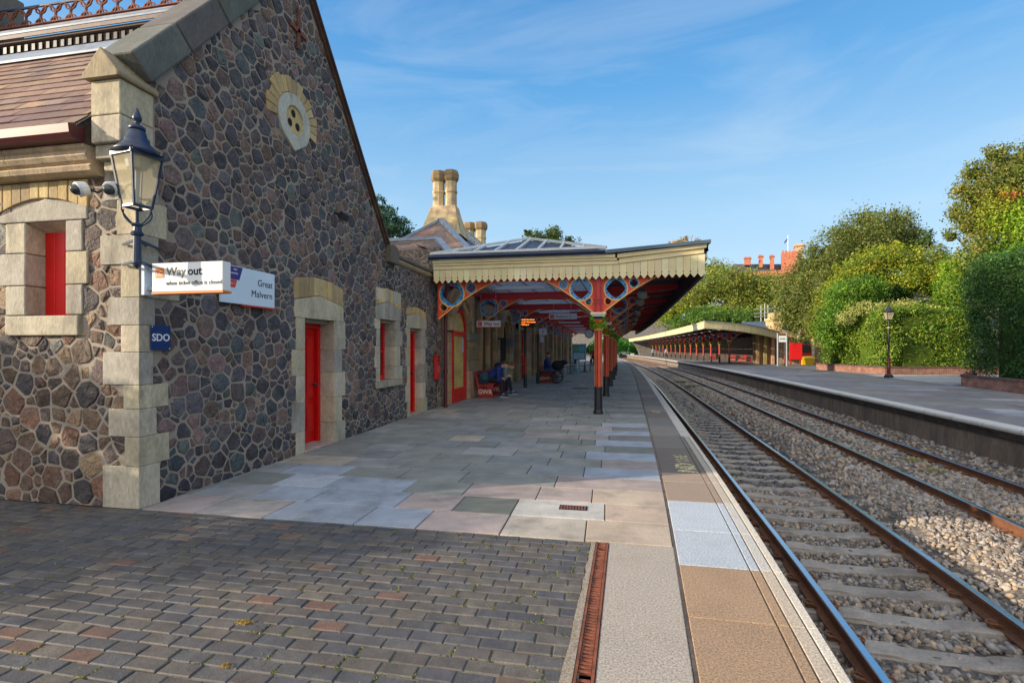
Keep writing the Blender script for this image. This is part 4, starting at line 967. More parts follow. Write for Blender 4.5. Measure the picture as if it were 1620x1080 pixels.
# ------------------------------------------------------------------ main range under the canopy
hall = thing('station_hall', 'long stone station range with arched red door under the canopy', 'building', (-4.5, 30, 0))
HX = -4.5
mb = MB(); mb.quad((HX,13.3,0),(HX,62,0),(HX,62,4.4),(HX,13.3,4.4)); mb.quad((HX,13.1,0),(HX,13.3,0),(HX,13.3,4.4),(HX,13.1,4.4)); mb.quad((HX,13.1,0),(-4.7,13.1,0),(-4.7,13.1,4.4),(HX,13.1,4.4)); mb.quad((HX,62,0),(-16,62,0),(-16,62,4.4),(HX,62,4.4)); mb.quad((-4.62,13.29,3.4),(-14,13.29,3.4),(-14,13.29,4.4),(-4.5,13.29,4.4)); mb.build('wall', M['rubblefar'], hall)
hw_ = [lin(168,138,98), lin(182,152,110), lin(156,130,98), lin(176,150,116), lin(160,140,112)]
hcol = lambda: tuple(v*R.uniform(.88, 1.1) for v in R.choice(hw_))
def ashpanel(_, y0, y1, z0, z1, pr=.1):
    z = z0; mb = MB()
    while z < z1-.05:
        h = min(R.uniform(.3, .45), z1-z); mb.box(HX-.02, HX+pr, y0, y1, z+.003, z+h-.003, hcol()); z += h
    mb.build('stone_pier', M['ashlar'], hall, bevel=.012)
def hbox(*a): mb = MB(); mb.box(*a); mb.build('stone_block', M['ashlar'], hall, bevel=.012)
def hwin(*a): mb = MB(); mb.box(*a); mb.build('window', M['matte'], hall)
def archring(_, cy, cz, r0, r1, pr, n=9, a0=0, a1=180):
    mb = MB()
    for i in range(n):
        t0, t1 = rad(a0+(a1-a0)*i/n), rad(a0+(a1-a0)*(i+1)/n-.6)
        mb.prism([(cy+r*math.cos(q), cz+r*math.sin(q)) for r, q in ((r0,t0),(r1,t0),(r1,(t0+t1)/2),(r1,t1),(r0,t1),(r0,(t0+t1)/2))], lambda u, v, h: (HX+h, u, v), -.02, pr, hcol())
    mb.build('stone_arch', M['ashlar'], hall, bevel=.01)
ashpanel(0, 13.5, 13.92, 0, 2.1, .08); archring(0, 14.68, 2.12, .78, 1.0, .16); archring(0, 14.68, 2.12, 1.01, 1.22, .22); archring(0, 14.68, 2.12, 1.23, 1.4, .1)
hbox(HX-.02,HX+.17,15.46,16.6,0,.9,hcol()); ashpanel(0, 15.46, 16.55, .91, 1.85, .15); hbox(HX,HX+.17,15.44,16.58,1.86,2.12,lin(134,132,116)); ashpanel(0, 15.6, 16.5, 2.13, 3.5, .06)
for a, b in ((17.0,17.3),(18.2,18.45),(19.4,19.75)): ashpanel(0, a, b, .0, 2.9, .16)
hbox(HX-.02,HX+.12,17.0,19.75,2.9,3.25,hcol()); hbox(HX,HX+.2,17.0,19.75,.55,.72,hcol())
archring(0, 21.3, 2.05, .75, 1.0, .2); archring(0, 21.3, 2.05, 1.01, 1.25, .3)
ashpanel(0, 20.2, 20.5, 0, 2.05, .1); ashpanel(0, 22.05, 23.0, 0, 1.7, .2); hbox(HX,HX+.21,22.05,22.98,1.71,2.1,lin(104,108,112)); ashpanel(0, 22.1, 22.95, 2.11, 3.2, .12)
ashpanel(0, 24.6, 25.2, 0, 3.1, .18); ashpanel(0, 26.4, 28.0, 0, 2.9, .3); hbox(HX,HX+.15,24.6,27,2.6,3.0,hcol())
y = 29.6; k = 0
while y < 60:
    w_ = (.5,.35,.8,.4)[k % 4]; ashpanel(0, y, y+w_, 0, 3.2, (.22,.16,.32,.2)[k % 4])
    if k % 2 == 0: hbox(HX-.01,HX+.14,y+w_,y+w_+1.1,2.5,2.95,hcol())
    y += w_+(1.1 if k % 2 == 0 else R.uniform(.9, 1.6)); k += 1
ashpanel(0, 60.8, 62.1, 0, 3.6, .3)
for a, b, z0, z1, c in ((17.3,18.2,.72,2.9,lin(96,66,40)),(18.45,19.4,.72,2.9,lin(104,74,44)),(20.5,22.05,0,2.75,lin(22,20,20)),(25.2,26.4,0,2.6,lin(150,110,60))): hwin(HX-.02,HX+.02,a,b,z0,z1,c)
y = 30.1
while y < 59: hwin(HX-.02,HX+.015,y,y+1.1,.5,2.5,R.choice([lin(36,32,34), lin(60,46,40), lin(44,46,52)])); y += 2.9
hwin(HX-.02,HX+.02,52,56,0,3.0,(.008,.008,.01))
# arched red door
mb = MB(); X0 = HX+.02
mb.box(X0,X0+.07,13.96,14.06,0,2.1); mb.box(X0,X0+.07,15.3,15.4,0,2.1); mb.box(X0,X0+.06,14.06,15.3,0,.42); mb.box(X0,X0+.07,14.06,15.3,2.0,2.14); mb.box(X0,X0+.055,14.06,14.15,.42,2.0); mb.box(X0,X0+.055,15.21,15.3,.42,2.0)
for i in range(14):
    t0, t1 = math.pi*i/14, math.pi*(i+1)/14
    mb.prism([(14.68+r*math.cos(q), 2.13+r*math.sin(q)) for r, q in ((.6,t0),(.72,t0),(.72,t1),(.6,t1))], lambda u, v, h: (X0+h, u, v), 0, .07)
o = mb.build('door', M['red'], hall, bevel=.005)
mb = MB(); mb.quad((X0+.02,14.1,.4),(X0+.02,15.26,.4),(X0+.02,15.26,2.0),(X0+.02,14.1,2.0)); mb.poly([(X0+.02, 14.68+.62*math.cos(math.pi*i/12), 2.13+.62*math.sin(math.pi*i/12)) for i in range(13)])
g = mb.build('pane', mat('painted_cream_reflection', lin(206,186,112), .25, n1=.25, s1=2, n2=.2, s2=18, stain=.35, stc=lin(150,128,84), sts=2.5), None); g.parent = o  # cream reflection is painted into the pane colour
mb = MB(); mb.box(X0+.03,X0+.035,15.0,15.18,1.5,1.95,lin(206,204,214)); g = mb.build('notice', M['paint'], None); g.parent = o
mb = MB(); mb.box(HX+.03,HX+.08,26.36,26.44,.05,2.5); mb.box(HX+.03,HX+.07,25.2,26.36,1.3,1.37); mb.box(HX+.03,HX+.07,25.2,26.36,.75,.82); mb.box(HX+.03,HX+.07,25.2,26.36,2.3,2.42); mb.build('door', M['red'], hall)
# roofs of the range
brs = [lin(122,98,82), lin(132,106,88), lin(108,88,78), lin(142,116,94), lin(114,100,92)]; dks = [lin(84,86,92), lin(92,90,92), lin(76,78,86), lin(102,96,94)]
A0, A1 = (-6.05,17.3,5.58), (-14,17.3,5.58); EA = (-4.5,14.5,4.25)
mb = MB(); up = Vector((0,2.8,1.33)); slates(mb, (-14,14.5,4.25), (1,0,0), up, 7.95, up.length, .3, .42, brs)
# hip cut: right hip face
hp = [Vector(EA), Vector((-4.5,19.5,4.25)), Vector(A0)]; mb.poly(hp, brs[0]); mb.poly([Vector((-6.05,14.5,4.25)), Vector(EA), Vector(A0)], brs[2])
mb.build('roof', M['slate'], hall)
mb = MB(); mb.bar((-14,17.3,5.62),(-6.0,17.3,5.62),.22,.12); mb.bar((-6.05,17.3,5.62),(-4.5,14.5,4.3),.24,.1); mb.build('lead_ridge', M['lead'], hall)
# taller hipped roof behind, ridge along the platform
RX = -7.0; mb = MB(); ap = Vector((RX,20.4,7.15)); fl, fr = Vector((-9.3,18.2,5.2)), Vector((-4.75,18.2,5.0)); 
d_ = fr-fl; up = ap-(fl+fr)/2
nrow = 10
for i in range(nrow):
    f0, f1 = i/nrow, (i+1)/nrow; a0, b0 = fl.lerp(ap,f0), fr.lerp(ap,f0); a1, b1 = fl.lerp(ap,f1), fr.lerp(ap,f1); n = max(1, int((b0-a0).length/.4))
    for k in range(n): mb.quad(a0.lerp(b0,k/n), a0.lerp(b0,(k+1)/n)-d_*.0, a1.lerp(b1,(k+1)/n), a1.lerp(b1,k/n), tuple(v*R.uniform(.85,1.15) for v in R.choice(brs)))
e1 = Vector((-4.6,34,4.6)); 
for i in range(12):
    for k in range(24):
        p = lambda s, t_: fr.lerp(ap, s).lerp(Vector((-4.75,40,5.0)).lerp(Vector((RX,40,7.15)), s), t_)
        mb.quad(p(i/12,k/24), p(i/12,(k+1)/24), p((i+1)/12,(k+1)/24), p((i+1)/12,k/24), tuple(v*R.uniform(.85,1.15) for v in R.choice(dks)))
mb.quad(fl, (-9.3,40,5.2), (RX,40,7.15), ap, dks[0]); mb.quad((-4.5,13.3,4.25),(-4.5,62,4.3),(-7,62,5.9),(-7,17.3,5.5), dks[1]); mb.quad((-7,40,7.1),(-4.75,40,5),(-9.3,40,5.2),(-7,40,7.1),dks[0])
mb.build('roof', M['slate'], hall)
mb = MB(); mb.bar(fl,ap,.22,.1); mb.bar(fr,ap,.26,.1); mb.bar(ap,(RX,40,7.2),.2,.12); mb.build('lead_ridge', M['lead'], hall)
mb = MB(); y = 22.6
while y < 36:
    mb.bar((RX,y,7.2),(RX,y,7.62),.04,.04); mb.bar((RX,y,7.3),(RX,y+.32,7.6),.03,.03); mb.bar((RX,y,7.6),(RX,y+.32,7.3),.03,.03); y += .32
mb.bar((RX,22.6,7.62),(RX,36,7.62),.05,.05); mb.bar((RX,22.6,7.25),(RX,36,7.25),.05,.05); mb.build('cresting', M['grey_metal'], hall)
mb = MB(); mb.box(-5.55,-4.62,13.6,14.5,4.0,4.16,lin(196,178,136)); mb.box(-5.6,-4.5,13.45,14.4,4.17,4.3,lin(206,190,150)); mb.build('parapet', M['ashlar'], hall, bevel=.02)
def stack(cx, cy, zb, z1, z2, zt, sp, r):
    mb = MB(); c = lambda: tuple(v*R.uniform(.93,1.05) for v in lin(190,170,130)); hwb = sp+r+.36
    b = [(cx-hwb,cy-.75),(cx+hwb,cy-.75),(cx+hwb,cy+.75),(cx-hwb,cy+.75)]; tp_ = [(cx-sp-r,cy-r),(cx+sp+r,cy-r),(cx+sp+r,cy+r),(cx-sp-r,cy+r)]
    lv = [(0,zb),(.35,zb+.36*(z1-zb)),(.75,zb+.7*(z1-zb)),(1,z1)]
    n = mb.add([(a[0]+(q[0]-a[0])*f, a[1]+(q[1]-a[1])*f, z) for f, z in lv for a, q in zip(b, tp_)])
    for i in range(3):
        cc = c()
        for k in range(4): mb.face((n+i*4+k, n+i*4+(k+1) % 4, n+i*4+4+(k+1) % 4, n+i*4+4+k), cc)
    mb.face([n+12+k for k in range(4)])
    mb.build('chimney_base', M['ashlar'], hall, bevel=.02)
    for s in (-1, 1):
        mb = MB(); o = (cx+s*sp, cy, 0); mb.lathe([(r*1.05,z1-.3),(r*1.05,z1),(r*.92,z1+.06),(r*.9,z2-.55),(r*1.0,z2-.52),(r*1.0,z2-.42),(r*.9,z2-.4),(r*.92,z2-.02)], o, 8, c(), phase=math.pi/8); mb.build('chimney_shaft', M['ashlar'], hall)
        mb = MB(); mb.lathe([(r*.98,z2-.02),(r*1.2,z2+.1),(r*1.24,z2+.3),(r*1.1,z2+.46),(r*.7,zt)], o, 8, lin(140,118,84), phase=math.pi/8); mb.build('chimney_cap', M['ashlar'], hall)
stack(-7.2, 21.6, 6.6, 8.0, 9.15, 9.62, .29, .29)
stack(-8.05, 30, 7.0, 7.9, 8.95, 9.45, .36, .36)

# ------------------------------------------------------------------ near canopy
CY0, CY1 = 12.36, 62.
cx_ = lambda y: E(y)-1.86
can = thing('platform_canopy', 'cream valanced glazed canopy over the near platform', 'canopy', (-1, 12.6, 3.3))
can['group'] = 'platform canopies'
ZB = 3.30; bw = .163
ccol = [lin(226,211,164), lin(220,204,156), lin(230,216,172)]
crm = lambda: tuple(v*R.uniform(.95,1.04) for v in R.choice(ccol))
M['creamv'] = mat('cream_boards', attr=True, rough=.5, n1=.06, s1=2, n2=.05, s2=30, stain=.28, stc=lin(176,154,104), sts=2.2)
def board(mb, P, T, N, w_, zt0, zt1, th=.025):
    P, T, N = Vector(P), Vector(T), Vector(N); fn = lambda u, v, h: P+T*u+N*h+Vector((0,0,v))
    mb.prism([(.003,.085),(.068,0),(.095,0),(w_-.003,.085),(w_-.003,zt1),(.003,zt0)], fn, 0, th, crm())
mb = MB(); dots = MB()
x = -4.42; ztop = lambda x: 3.645-ZB if x < .2 else 3.645-ZB+(x-.2)/2.02*.185
while x < 2.2:
    board(mb, (x,CY0,ZB), XD, -YD, bw, ztop(x), ztop(x+bw)); dots.cyl((x,CY0-.03,ZB+.135),(x,CY0-.024,ZB+.135),.014,n=8,col=(.01,.01,.01)); x += bw
xe = x
mb.build('valance', M['creamv'], can); dots.build('drilled_hole', M['matte'], can)
mb = MB(); y = CY0+.03
while y < 60:
    p = Vector((E(y)+.6,y,ZB)); q = Vector((E(y+bw)+.6,y+bw,ZB)); T = (q-p).normalized(); board(mb, p, T, Vector((T.y,-T.x,0)), bw, .53, .53); y += bw
mb.build('side_valance', M['creamv'], can)
mb = MB(); yf = CY0
mb.box(-4.42,.28,yf-.05,yf+.03,3.647,3.74); mb.box(-4.42,.24,yf-.08,yf+.03,3.742,3.8); mb.box(-4.42,.2,yf-.11,yf+.03,3.802,3.885)
def sl_bar(z0a, z0b, ha, hb, y0, y1, xa, xb): mb.raw([(xa,y0,z0a),(xb,y0,z0b),(xb,y1,z0b),(xa,y1,z0a),(xa,y0,z0a+ha),(xb,y0,z0b+hb),(xb,y1,z0b+hb),(xa,y1,z0a+ha)], [(0,3,2,1),(4,5,6,7),(0,1,5,4),(1,2,6,5),(2,3,7,6),(3,0,4,7)])
sl_bar(3.66,3.845,.13,.12,yf-.05,yf+.03,.285,2.24); sl_bar(3.792,3.967,.1,.09,yf-.1,yf+.03,.245,2.29)
mb.build('fascia', M['cream'], can, bevel=.008)
mb = MB(); sl_bar(3.9,4.06,.085,.075,yf-.17,yf+.3,-.02,2.37); ys = steps(yf+.3, 60, 1); strip(mb, ys, [(.55,3.93),(.74,3.96),(.74,4.12),(.6,4.14),(-1.9,3.98)]); mb.build('capping', M['bluecap'], can)
mb = MB(); strip(mb, steps(yf+.04, 60, 1), [(.6,3.3+.5),(.62,3.93)]); strip(mb, steps(yf+.04, 60, 1), [(.5,3.28),(.58,3.28),(.58,3.9),(.5,3.9),(.5,3.28)]); mb.build('edge_beam', M['darkwood'], can)
mb = MB(); mb.prism([(yf-.11,3.888),(yf-.2,3.895),(yf-.23,3.94),(yf-.22,3.985),(yf-.11,3.985)], lambda u, v, h: (h,u,v), -4.5, -.025); mb.build('gutter', M['gutter'], can)
# glazed roof
ap = Vector((-2.33,15.0,4.9)); gl, gr = Vector((-4.45,yf-.1,3.99)), Vector((-.03,yf-.1,3.99))
rdg = lambda y: Vector((-2.33+(cx_(y)-cx_(15))*.6,y,4.9)); el = lambda y: Vector((-4.45,y,4.0)); er = lambda y: Vector((cx_(y)+.15,y,4.0))
mb = MB(); mb.poly([gl,gr,ap]); ys = [15.]+steps(15, 60, 1.5)[1:]
mb.poly([gl,ap,el(15)]); mb.poly([gr,er(15),ap])
for a, b in zip(ys[:-1], ys[1:]): mb.quad(el(a),el(b),rdg(b),rdg(a)); mb.quad(er(a),rdg(a),rdg(b),er(b))
mb.build('roof_glazing', M['roofglass'], can)
gw = lin(214,216,216); mb = MB(); off = Vector((0,-.03,.06))
n = 8
for i in range(1, n):
    b = gl.lerp(gr, i/n); f = min(i/n*2, 2-i/n*2)*.98; xa = b.x; tt = (xa-gl.x)/(gr.x-gl.x); hgt = tt*2 if tt < (ap.x-gl.x)/(gr.x-gl.x) else None
    fr_ = (xa-gl.x)/(ap.x-gl.x) if xa < ap.x else (gr.x-xa)/(gr.x-ap.x); mb.bar(b+off, Vector((xa, b.y+(ap.y-b.y)*fr_, b.z+(ap.z-b.z)*fr_))+off, .05, .05, gw)
mb.bar(gl+off, ap+off, .1, .07, gw); mb.bar(gr+off, ap+off, .1, .07, gw); mb.bar(gl+off, gr+off, .08, .06, gw)
for a, b in zip(ys[:-1], ys[1:]): mb.bar(rdg(a)+Vector((0,0,.05)), rdg(b)+Vector((0,0,.05)), .12, .08, gw); mb.bar(er(b)+Vector((0,0,.05)), rdg(b)+Vector((0,0,.05)), .06, .05, gw)
mb.build('glazing_bar', M['paint'], can)
mb = MB(); y = 13.2; uw = [lin(196,198,198), lin(178,182,184)]
while y < 59:
    r_ = rdg(max(15,y)) if y >= 15 else Vector((-2.33,y,3.99+(y-12.5)/2.5*.88)); dz = Vector((0,0,-.06))
    mb.bar(el(y)+dz, r_+dz, .06, .1, uw[0]); mb.bar(er(y)+dz, r_+dz, .06, .1, uw[0]); y += .55
for f in (.2,.5,.8):
    for s in (0, 1):
        for a, b in zip(ys[:-1], ys[1:]):
            p, q = ((el(a).lerp(rdg(a),f), el(b).lerp(rdg(b),f)) if s == 0 else (er(a).lerp(rdg(a),f), er(b).lerp(rdg(b),f))); mb.bar(p-Vector((0,0,.14)), q-Vector((0,0,.14)), .05, .09, uw[1])
mb.build('rafter', M['underglaze'], can)
mb = MB(); strip(mb, steps(yf+.05, 60, 1), [(-1.8,3.8),(.5,3.88)]); mb.build('soffit', M['darkwood'], can)
# frames: beams, wall brackets, hung lights
BRED, ORG, BLU, YLW, DBL = lin(194,42,44), lin(228,80,42), lin(56,146,206), lin(232,190,110), lin(22,40,96)
DRED = lin(156,34,40)
CYS = [12.56+4.7*k for k in range(10)]
def circ(c, r, n=20): return [(c[0]+r*math.cos(2*math.pi*i/n), c[1]+r*math.sin(2*math.pi*i/n)) for i in range(n)]
def bez(p, q, r, n=12): return [((1-t_)**2*p[0]+2*t_*(1-t_)*q[0]+t_*t_*r[0], (1-t_)**2*p[1]+2*t_*(1-t_)*q[1]+t_*t_*r[1]) for t_ in [i/n for i in range(n+1)]]
def spandrel(root, name, ox, y, sgn, sc=1.0, z0=2.5, zt=3.36, u0=.12, far=False):
    fn = lambda u, v, h: (ox+sgn*u, y+h, v)
    S = lambda u, z: (u0+(u-.12)*sc, z0+(z-2.5)*(zt-z0)/.86)
    arc = bez(S(1.4,3.36), S(.85,3.1), S(.12,2.5)); big, sm, td = S(.425,3.085), S(.86,3.215), S(.235,2.78)
    rb, rs_, rt = .277*sc, .118*sc, .085*sc
    mb = MB(); mb.holed([S(.12,3.36)]+arc, [circ(big,rb,24), circ(sm,rs_,14), circ(td,rt,10)], fn, -.025, .025, ORG)
    mb.bar(fn(*S(.135,2.5),-.0), fn(*S(.135,3.36),0), .035, .09, ORG, up=(1,0,0))
    o = mb.build(name, M['paint'], root)
    if far: pass
    r = MB()
    for c_, r0, pts in ((big, rb, 4), (sm, rs_, 4)):
        inner = [(c_[0]+rr*math.cos(a), c_[1]+rr*math.sin(a)) for i in range(16) for a, rr in [(2*math.pi*i/16, r0*(.86 if i % 4 == 0 else (.68 if i % 4 == 2 else .73)))]]
        r.holed(circ(c_, r0*1.0, 24), [inner], fn, -.03, .03, BLU)
        for i in range(8):
            a = 2*math.pi*(i+.5)/8; p = (c_[0]+r0*.86*math.cos(a), c_[1]+r0*.86*math.sin(a)); r.prism(circ(p, r0*.075, 8), fn, -.034, -.031, DBL); r.prism(circ(p, r0*.075, 8), fn, .031, .034, DBL)
        r.holed(circ(c_, r0*1.07, 24), [circ(c_, r0*.98, 24)], fn, -.036, .036, YLW)
    k = r.build('ring', M['paint'], None); k.parent = o
    if root.type == 'EMPTY': k.matrix_parent_inverse = Matrix.Identity(4); 
    e = MB(); e.tube([fn(u, v, -.03) for u, v in arc], .017, 6, YLW); e.tube([fn(u, v, 0) for u, v in arc], .028, 6, DRED); e.tube([fn(*p, -.028) for p in circ(td, rt*1.1, 12)], .01, 5, YLW, closed=True)
    k2 = e.build('edge_moulding', M['paint'], None); k2.parent = o
    for q in (k, k2): q.matrix_parent_inverse = o.matrix_parent_inverse.inverted() if False else Matrix.Identity(4)
    return o
bm_ = MB(); ar = MB()
for i, y in enumerate(CYS):
    c = cx_(y); bm_.box(HX, c-.14, y-.06, y+.06, 3.365, 3.4, BRED); bm_.box(HX, c-.14, y-.012, y+.012, 3.4, 3.55, BRED); bm_.box(HX, c-.14, y-.06, y+.06, 3.55, 3.585, BRED)
    n = bm_.add([(c+.14,y-.05,3.365),(E(y)+.48,y-.05,3.6),(E(y)+.48,y-.05,3.75),(c+.14,y-.05,3.7),(c+.14,y+.05,3.365),(E(y)+.48,y+.05,3.6),(E(y)+.48,y+.05,3.75),(c+.14,y+.05,3.7)])
    for f in ((0,1,2,3),(4,7,6,5),(0,4,5,1),(2,6,7,3),(1,5,6,2)): bm_.face([n+k for k in f], BRED)
    arc = bez((HX+1.6,3.33),((HX+c)/2,3.42),(c-1.35,3.33)); ar.tube([(u,y,v-.02) for u, v in arc], .03, 6, ORG)
    if i: 
        o = spandrel(can, 'wall_bracket', HX, y, 1, 1.15, 2.42, 3.36, .06)
    else: spandrel(can, 'wall_bracket', -4.42, y+.12, 1, 1.2, 2.4, 3.36, .03)
mid_ = [(a+b)/2 for a, b in zip(CYS[:-1], CYS[1:])]
for y in mid_: n = bm_.add([(cx_(y),y-.04,3.5),(E(y)+.48,y-.04,3.65),(E(y)+.48,y-.04,3.76),(cx_(y),y-.04,3.68),(cx_(y),y+.04,3.5),(E(y)+.48,y+.04,3.65),(E(y)+.48,y+.04,3.76),(cx_(y),y+.04,3.68)]); [bm_.face([n+k for k in f], DRED) for f in ((0,1,2,3),(4,7,6,5),(0,4,5,1),(2,6,7,3))]
for a, b in zip(CYS[:-1], CYS[1:]):
    bm_.bar((cx_(a),a,3.62),(cx_(b),b,3.62),.16,.14,DRED)
    bm_.bar((HX+.05,a,3.5),(HX+.05,b,3.5),.1,.2,DRED)
bm_.build('roof_beam', M['paint'], can); ar.build('arch_rib', M['paint'], can)
mb = MB()
for i, y in enumerate(CYS): mb.box(-3.1,-1.7,y+1.2,y+1.32,3.28,3.36,lin(214,220,226))
mb.build('strip_light', M['signwhite'], can)
ords = ['nearest','second','third','fourth','fifth','sixth','seventh','eighth','ninth','farthest']
M['lampglass'] = glass('bowl_glass', lin(150,170,166), .08, .6)
# ------------------------------------------------------------------ columns
LGR = [lin(104,190,40), lin(76,160,38), lin(140,204,56), lin(60,130,40)]
def column(x, y, sc, lab, grp, wings=(1,-1), root_z=0, ang=0):
    r = thing('canopy_column', lab, 'column', (x, y, 0), grp)
    mb = MB(); mb.lathe([(.13,0),(.13,.05),(.108,.1),(.103,.6),(.112,.62),(.112,.66),(.1,.67)], (x,y,0), 8, (.012,.013,.018), phase=math.pi/8); mb.build('column_base', M['paint'], r, bevel=.004)
    n = 16; rr = .092
    mb = MB()
    for q in range(n):
        a0, a1 = 2*math.pi*q/n, 2*math.pi*(q+1)/n; c = (DRED, lin(104,30,38))[q % 4 // 2] if q % 2 else (ORG if q % 4 == 0 else BRED)
        k = .92 if q % 2 else 1.04
        mb.quad(*[(x+rr*k*math.cos(a), y+rr*k*math.sin(a), z) for a, z in ((a0,.67),(a1,.67),(a1,2.06),(a0,2.06))], c)
        if q % 2:
            for a in (a0, a1): mb.quad((x+rr*.92*math.cos(a),y+rr*.92*math.sin(a),.67),(x+rr*1.04*math.cos(a),y+rr*1.04*math.sin(a),.67),(x+rr*1.04*math.cos(a),y+rr*1.04*math.sin(a),2.06),(x+rr*.92*math.cos(a),y+rr*.92*math.sin(a),2.06), YLW)
    mb.build('shaft', M['paint'], r)
    mb = MB(); mb.lathe([(.1,2.06),(.112,2.08),(.112,2.1),(.09,2.11),(.09,2.2),(.14,2.34),(.17,2.4)], (x,y,0), 16, None, cols=[YLW,YLW,ORG,lin(196,150,60),ORG,DBL]); mb.build('capital', M['paint'], r)
    mb = MB(); mb.box(x-.19,x+.19,y-.19,y+.19,2.45,2.5,lin(222,216,196)); mb.box(x-.165,x+.165,y-.165,y+.165,2.4,2.449,lin(214,206,186)); mb.build('abacus', M['paint'], r, bevel=.008)
    mb = MB()
    for k in range(260):
        a = R.uniform(0, 6.283); top_ = R.random() < .4; z = R.uniform(2.27, 2.4) if top_ else R.uniform(2.12, 2.24); rd = (R.uniform(.16, .23) if top_ else R.uniform(.11, .19))
        if top_: a = round(a/(math.pi/2)-.5)*math.pi/2+math.pi/4+R.gauss(0, .22)
        p = Vector((x+rd*math.cos(a), y+rd*math.sin(a), z)); d = Vector((math.cos(a+R.uniform(-.8,.8)), math.sin(a+R.uniform(-.8,.8)), R.uniform(-.9,.5))).normalized(); s_ = d.cross(Vector((0,0,1))).normalized()*R.uniform(.024,.042); l = R.uniform(.05,.09)
        c = R.choice(LGR) if R.random() < .93 else lin(236,190,60); mb.quad(p, p+d*l*.5+s_, p+d*l, p+d*l*.5-s_, c)
    mb.build('leaf_ornament', M['leaf'], r)
    mb = MB(); mb.box(x-.1,x+.1,y-.1,y+.1,2.5,3.66,BRED)
    for sx in (-1,1): mb.box(x+sx*.06-.015,x+sx*.06+.015,y-.115,y-.101,2.52,3.6,DRED)
    for dz in (2.72,2.8): mb.box(x-.115,x+.115,y-.118,y-.1,dz,dz+.03,DRED)
    mb.build('post', M['paint'], r, bevel=.006)
    for s in wings: spandrel(r, 'spandrel_bracket', x, y, s)
    return r
for i, y in enumerate(CYS):
    column(cx_(y), y, 1, f'{ords[i]} red and black canopy column with leafy capital on the near platform', 'columns of the near canopy')
for i, y in enumerate([14.6,17.0,21.6,26.4,31.0]):
    x = E(y)-.75; s = thing('hanging_lamp', f'{["nearest","second","third","fourth","farthest"][i]} pale glass lamp hung under the track side of the near canopy', 'lamp', (x, y, 3.1), 'lamps under the near canopy')
    mb = MB(); mb.cyl((x,y,3.3),(x,y,3.75),.02,n=8); mb.cyl((x,y,3.24),(x,y,3.32),.13,.08,12); mb.build('fitting', M['grey_metal'], s)
    mb = MB(); mb.lathe([(.13,3.24),(.15,3.2),(.14,3.11),(.09,3.04),(.02,3.02)], (x,y,0), 14, lin(170,186,186)); mb.build('glass_bowl', M['lampglass'], s, smooth=True)
# ------------------------------------------------------------------ signs and furniture under the canopy
s = thing('way_out_sign', 'small hanging white sign reading Way out in front of the arched windows', 'sign', (-3.84,16.06,2.3))
mb = MB(); mb.box(-4.24,-3.44,16.03,16.09,2.34,2.53,lin(222,222,226)); mb.build('panel', M['signwhite'], s); mb = MB(); mb.box(-4.24,-3.44,16.025,16.095,2.315,2.339,lin(232,130,60)); mb.box(-4.2,-4.06,16.02,16.029,2.36,2.5,lin(214,66,40)); mb.build('logo', M['paint'], s)
mb = MB(); put_text(mb, 'Way out', .15, (-4.0,16.027,2.385), XD, ZD, -YD, bk, extrude=.001, bold=.002); put_text(mb, 'L', .1, (-4.16,16.019,2.39), XD, ZD, -YD, lin(240,235,230), extrude=.001); mb.build('lettering', M['matte'], s)
mb = MB(); [mb.bar((x,16.06,2.53),(x,16.06,3.4),.015) for x in (-4.1,-3.6)]; mb.build('hanger', M['grey_metal'], s)
s = thing('platform_sign', 'long pale hanging sign reading Platform 2 under the canopy', 'sign', (-1.75,20,2.8))
mb = MB(); mb.box(-2.28,-1.17,19.97,20.03,2.79,3.02,lin(206,204,212)); mb.build('panel', M['signwhite'], s); mb = MB(); put_text(mb, 'Platform 2', .15, (-2.02,19.967,2.85), XD, ZD, -YD, lin(60,50,70), extrude=.001); mb.build('lettering', M['matte'], s)
mb = MB(); mb.box(-2.24,-2.08,19.96,19.968,2.83,2.98,lin(196,100,90)); mb.build('logo', M['paint'], s); mb = MB(); [mb.bar((x,20,3.02),(x,20,3.4),.015) for x in (-2.1,-1.4)]; mb.build('hanger', M['grey_metal'], s)
p = at(831, 20.7); s = thing('departure_screen', 'dark departure display with orange lettering on a tall post', 'display screen', (p.x,p.y,0))
mb = MB(); mb.cyl((p.x,p.y,.55),(p.x,p.y,2.5),.05,n=10,col=lin(40,46,54)); mb.cyl((p.x,p.y,0),(p.x,p.y,.56),.075,n=10,col=lin(20,34,52)); mb.cyl((p.x,p.y,.56),(p.x,p.y,1.3),.062,n=10,col=lin(150,40,30)); mb.build('post', M['paint'], s)
mb = MB(); mb.box(p.x-.16,p.x+.4,p.y-.2,p.y+.2,2.5,2.92); mb.build('screen_case', M['darkiron'], s, bevel=.02)
mb = MB()
for k, tx_ in enumerate(('16:02 Hereford', '16:31 Worcester', 'Calling at')): put_text(mb, tx_, .085, (p.x-.13,p.y-.203,2.78-.1*k), XD, ZD, -YD, (1,1,1), extrude=.001)
mb.build('display_text', mat('amber_leds', (.9,.2,.02), .5, emis=(1,.25,.04,1.6)), s)
p = at(851, 22.95); s = thing('platform_number_sign', 'white square sign with the number 1 on a dark post', 'sign', (p.x,p.y,0))
mb = MB(); mb.cyl((p.x,p.y,0),(p.x,p.y,2.3),.045,n=10,col=lin(34,44,50)); mb.cyl((p.x,p.y,0),(p.x,p.y,.5),.08,n=10,col=lin(24,34,42)); mb.build('post', M['paint'], s)
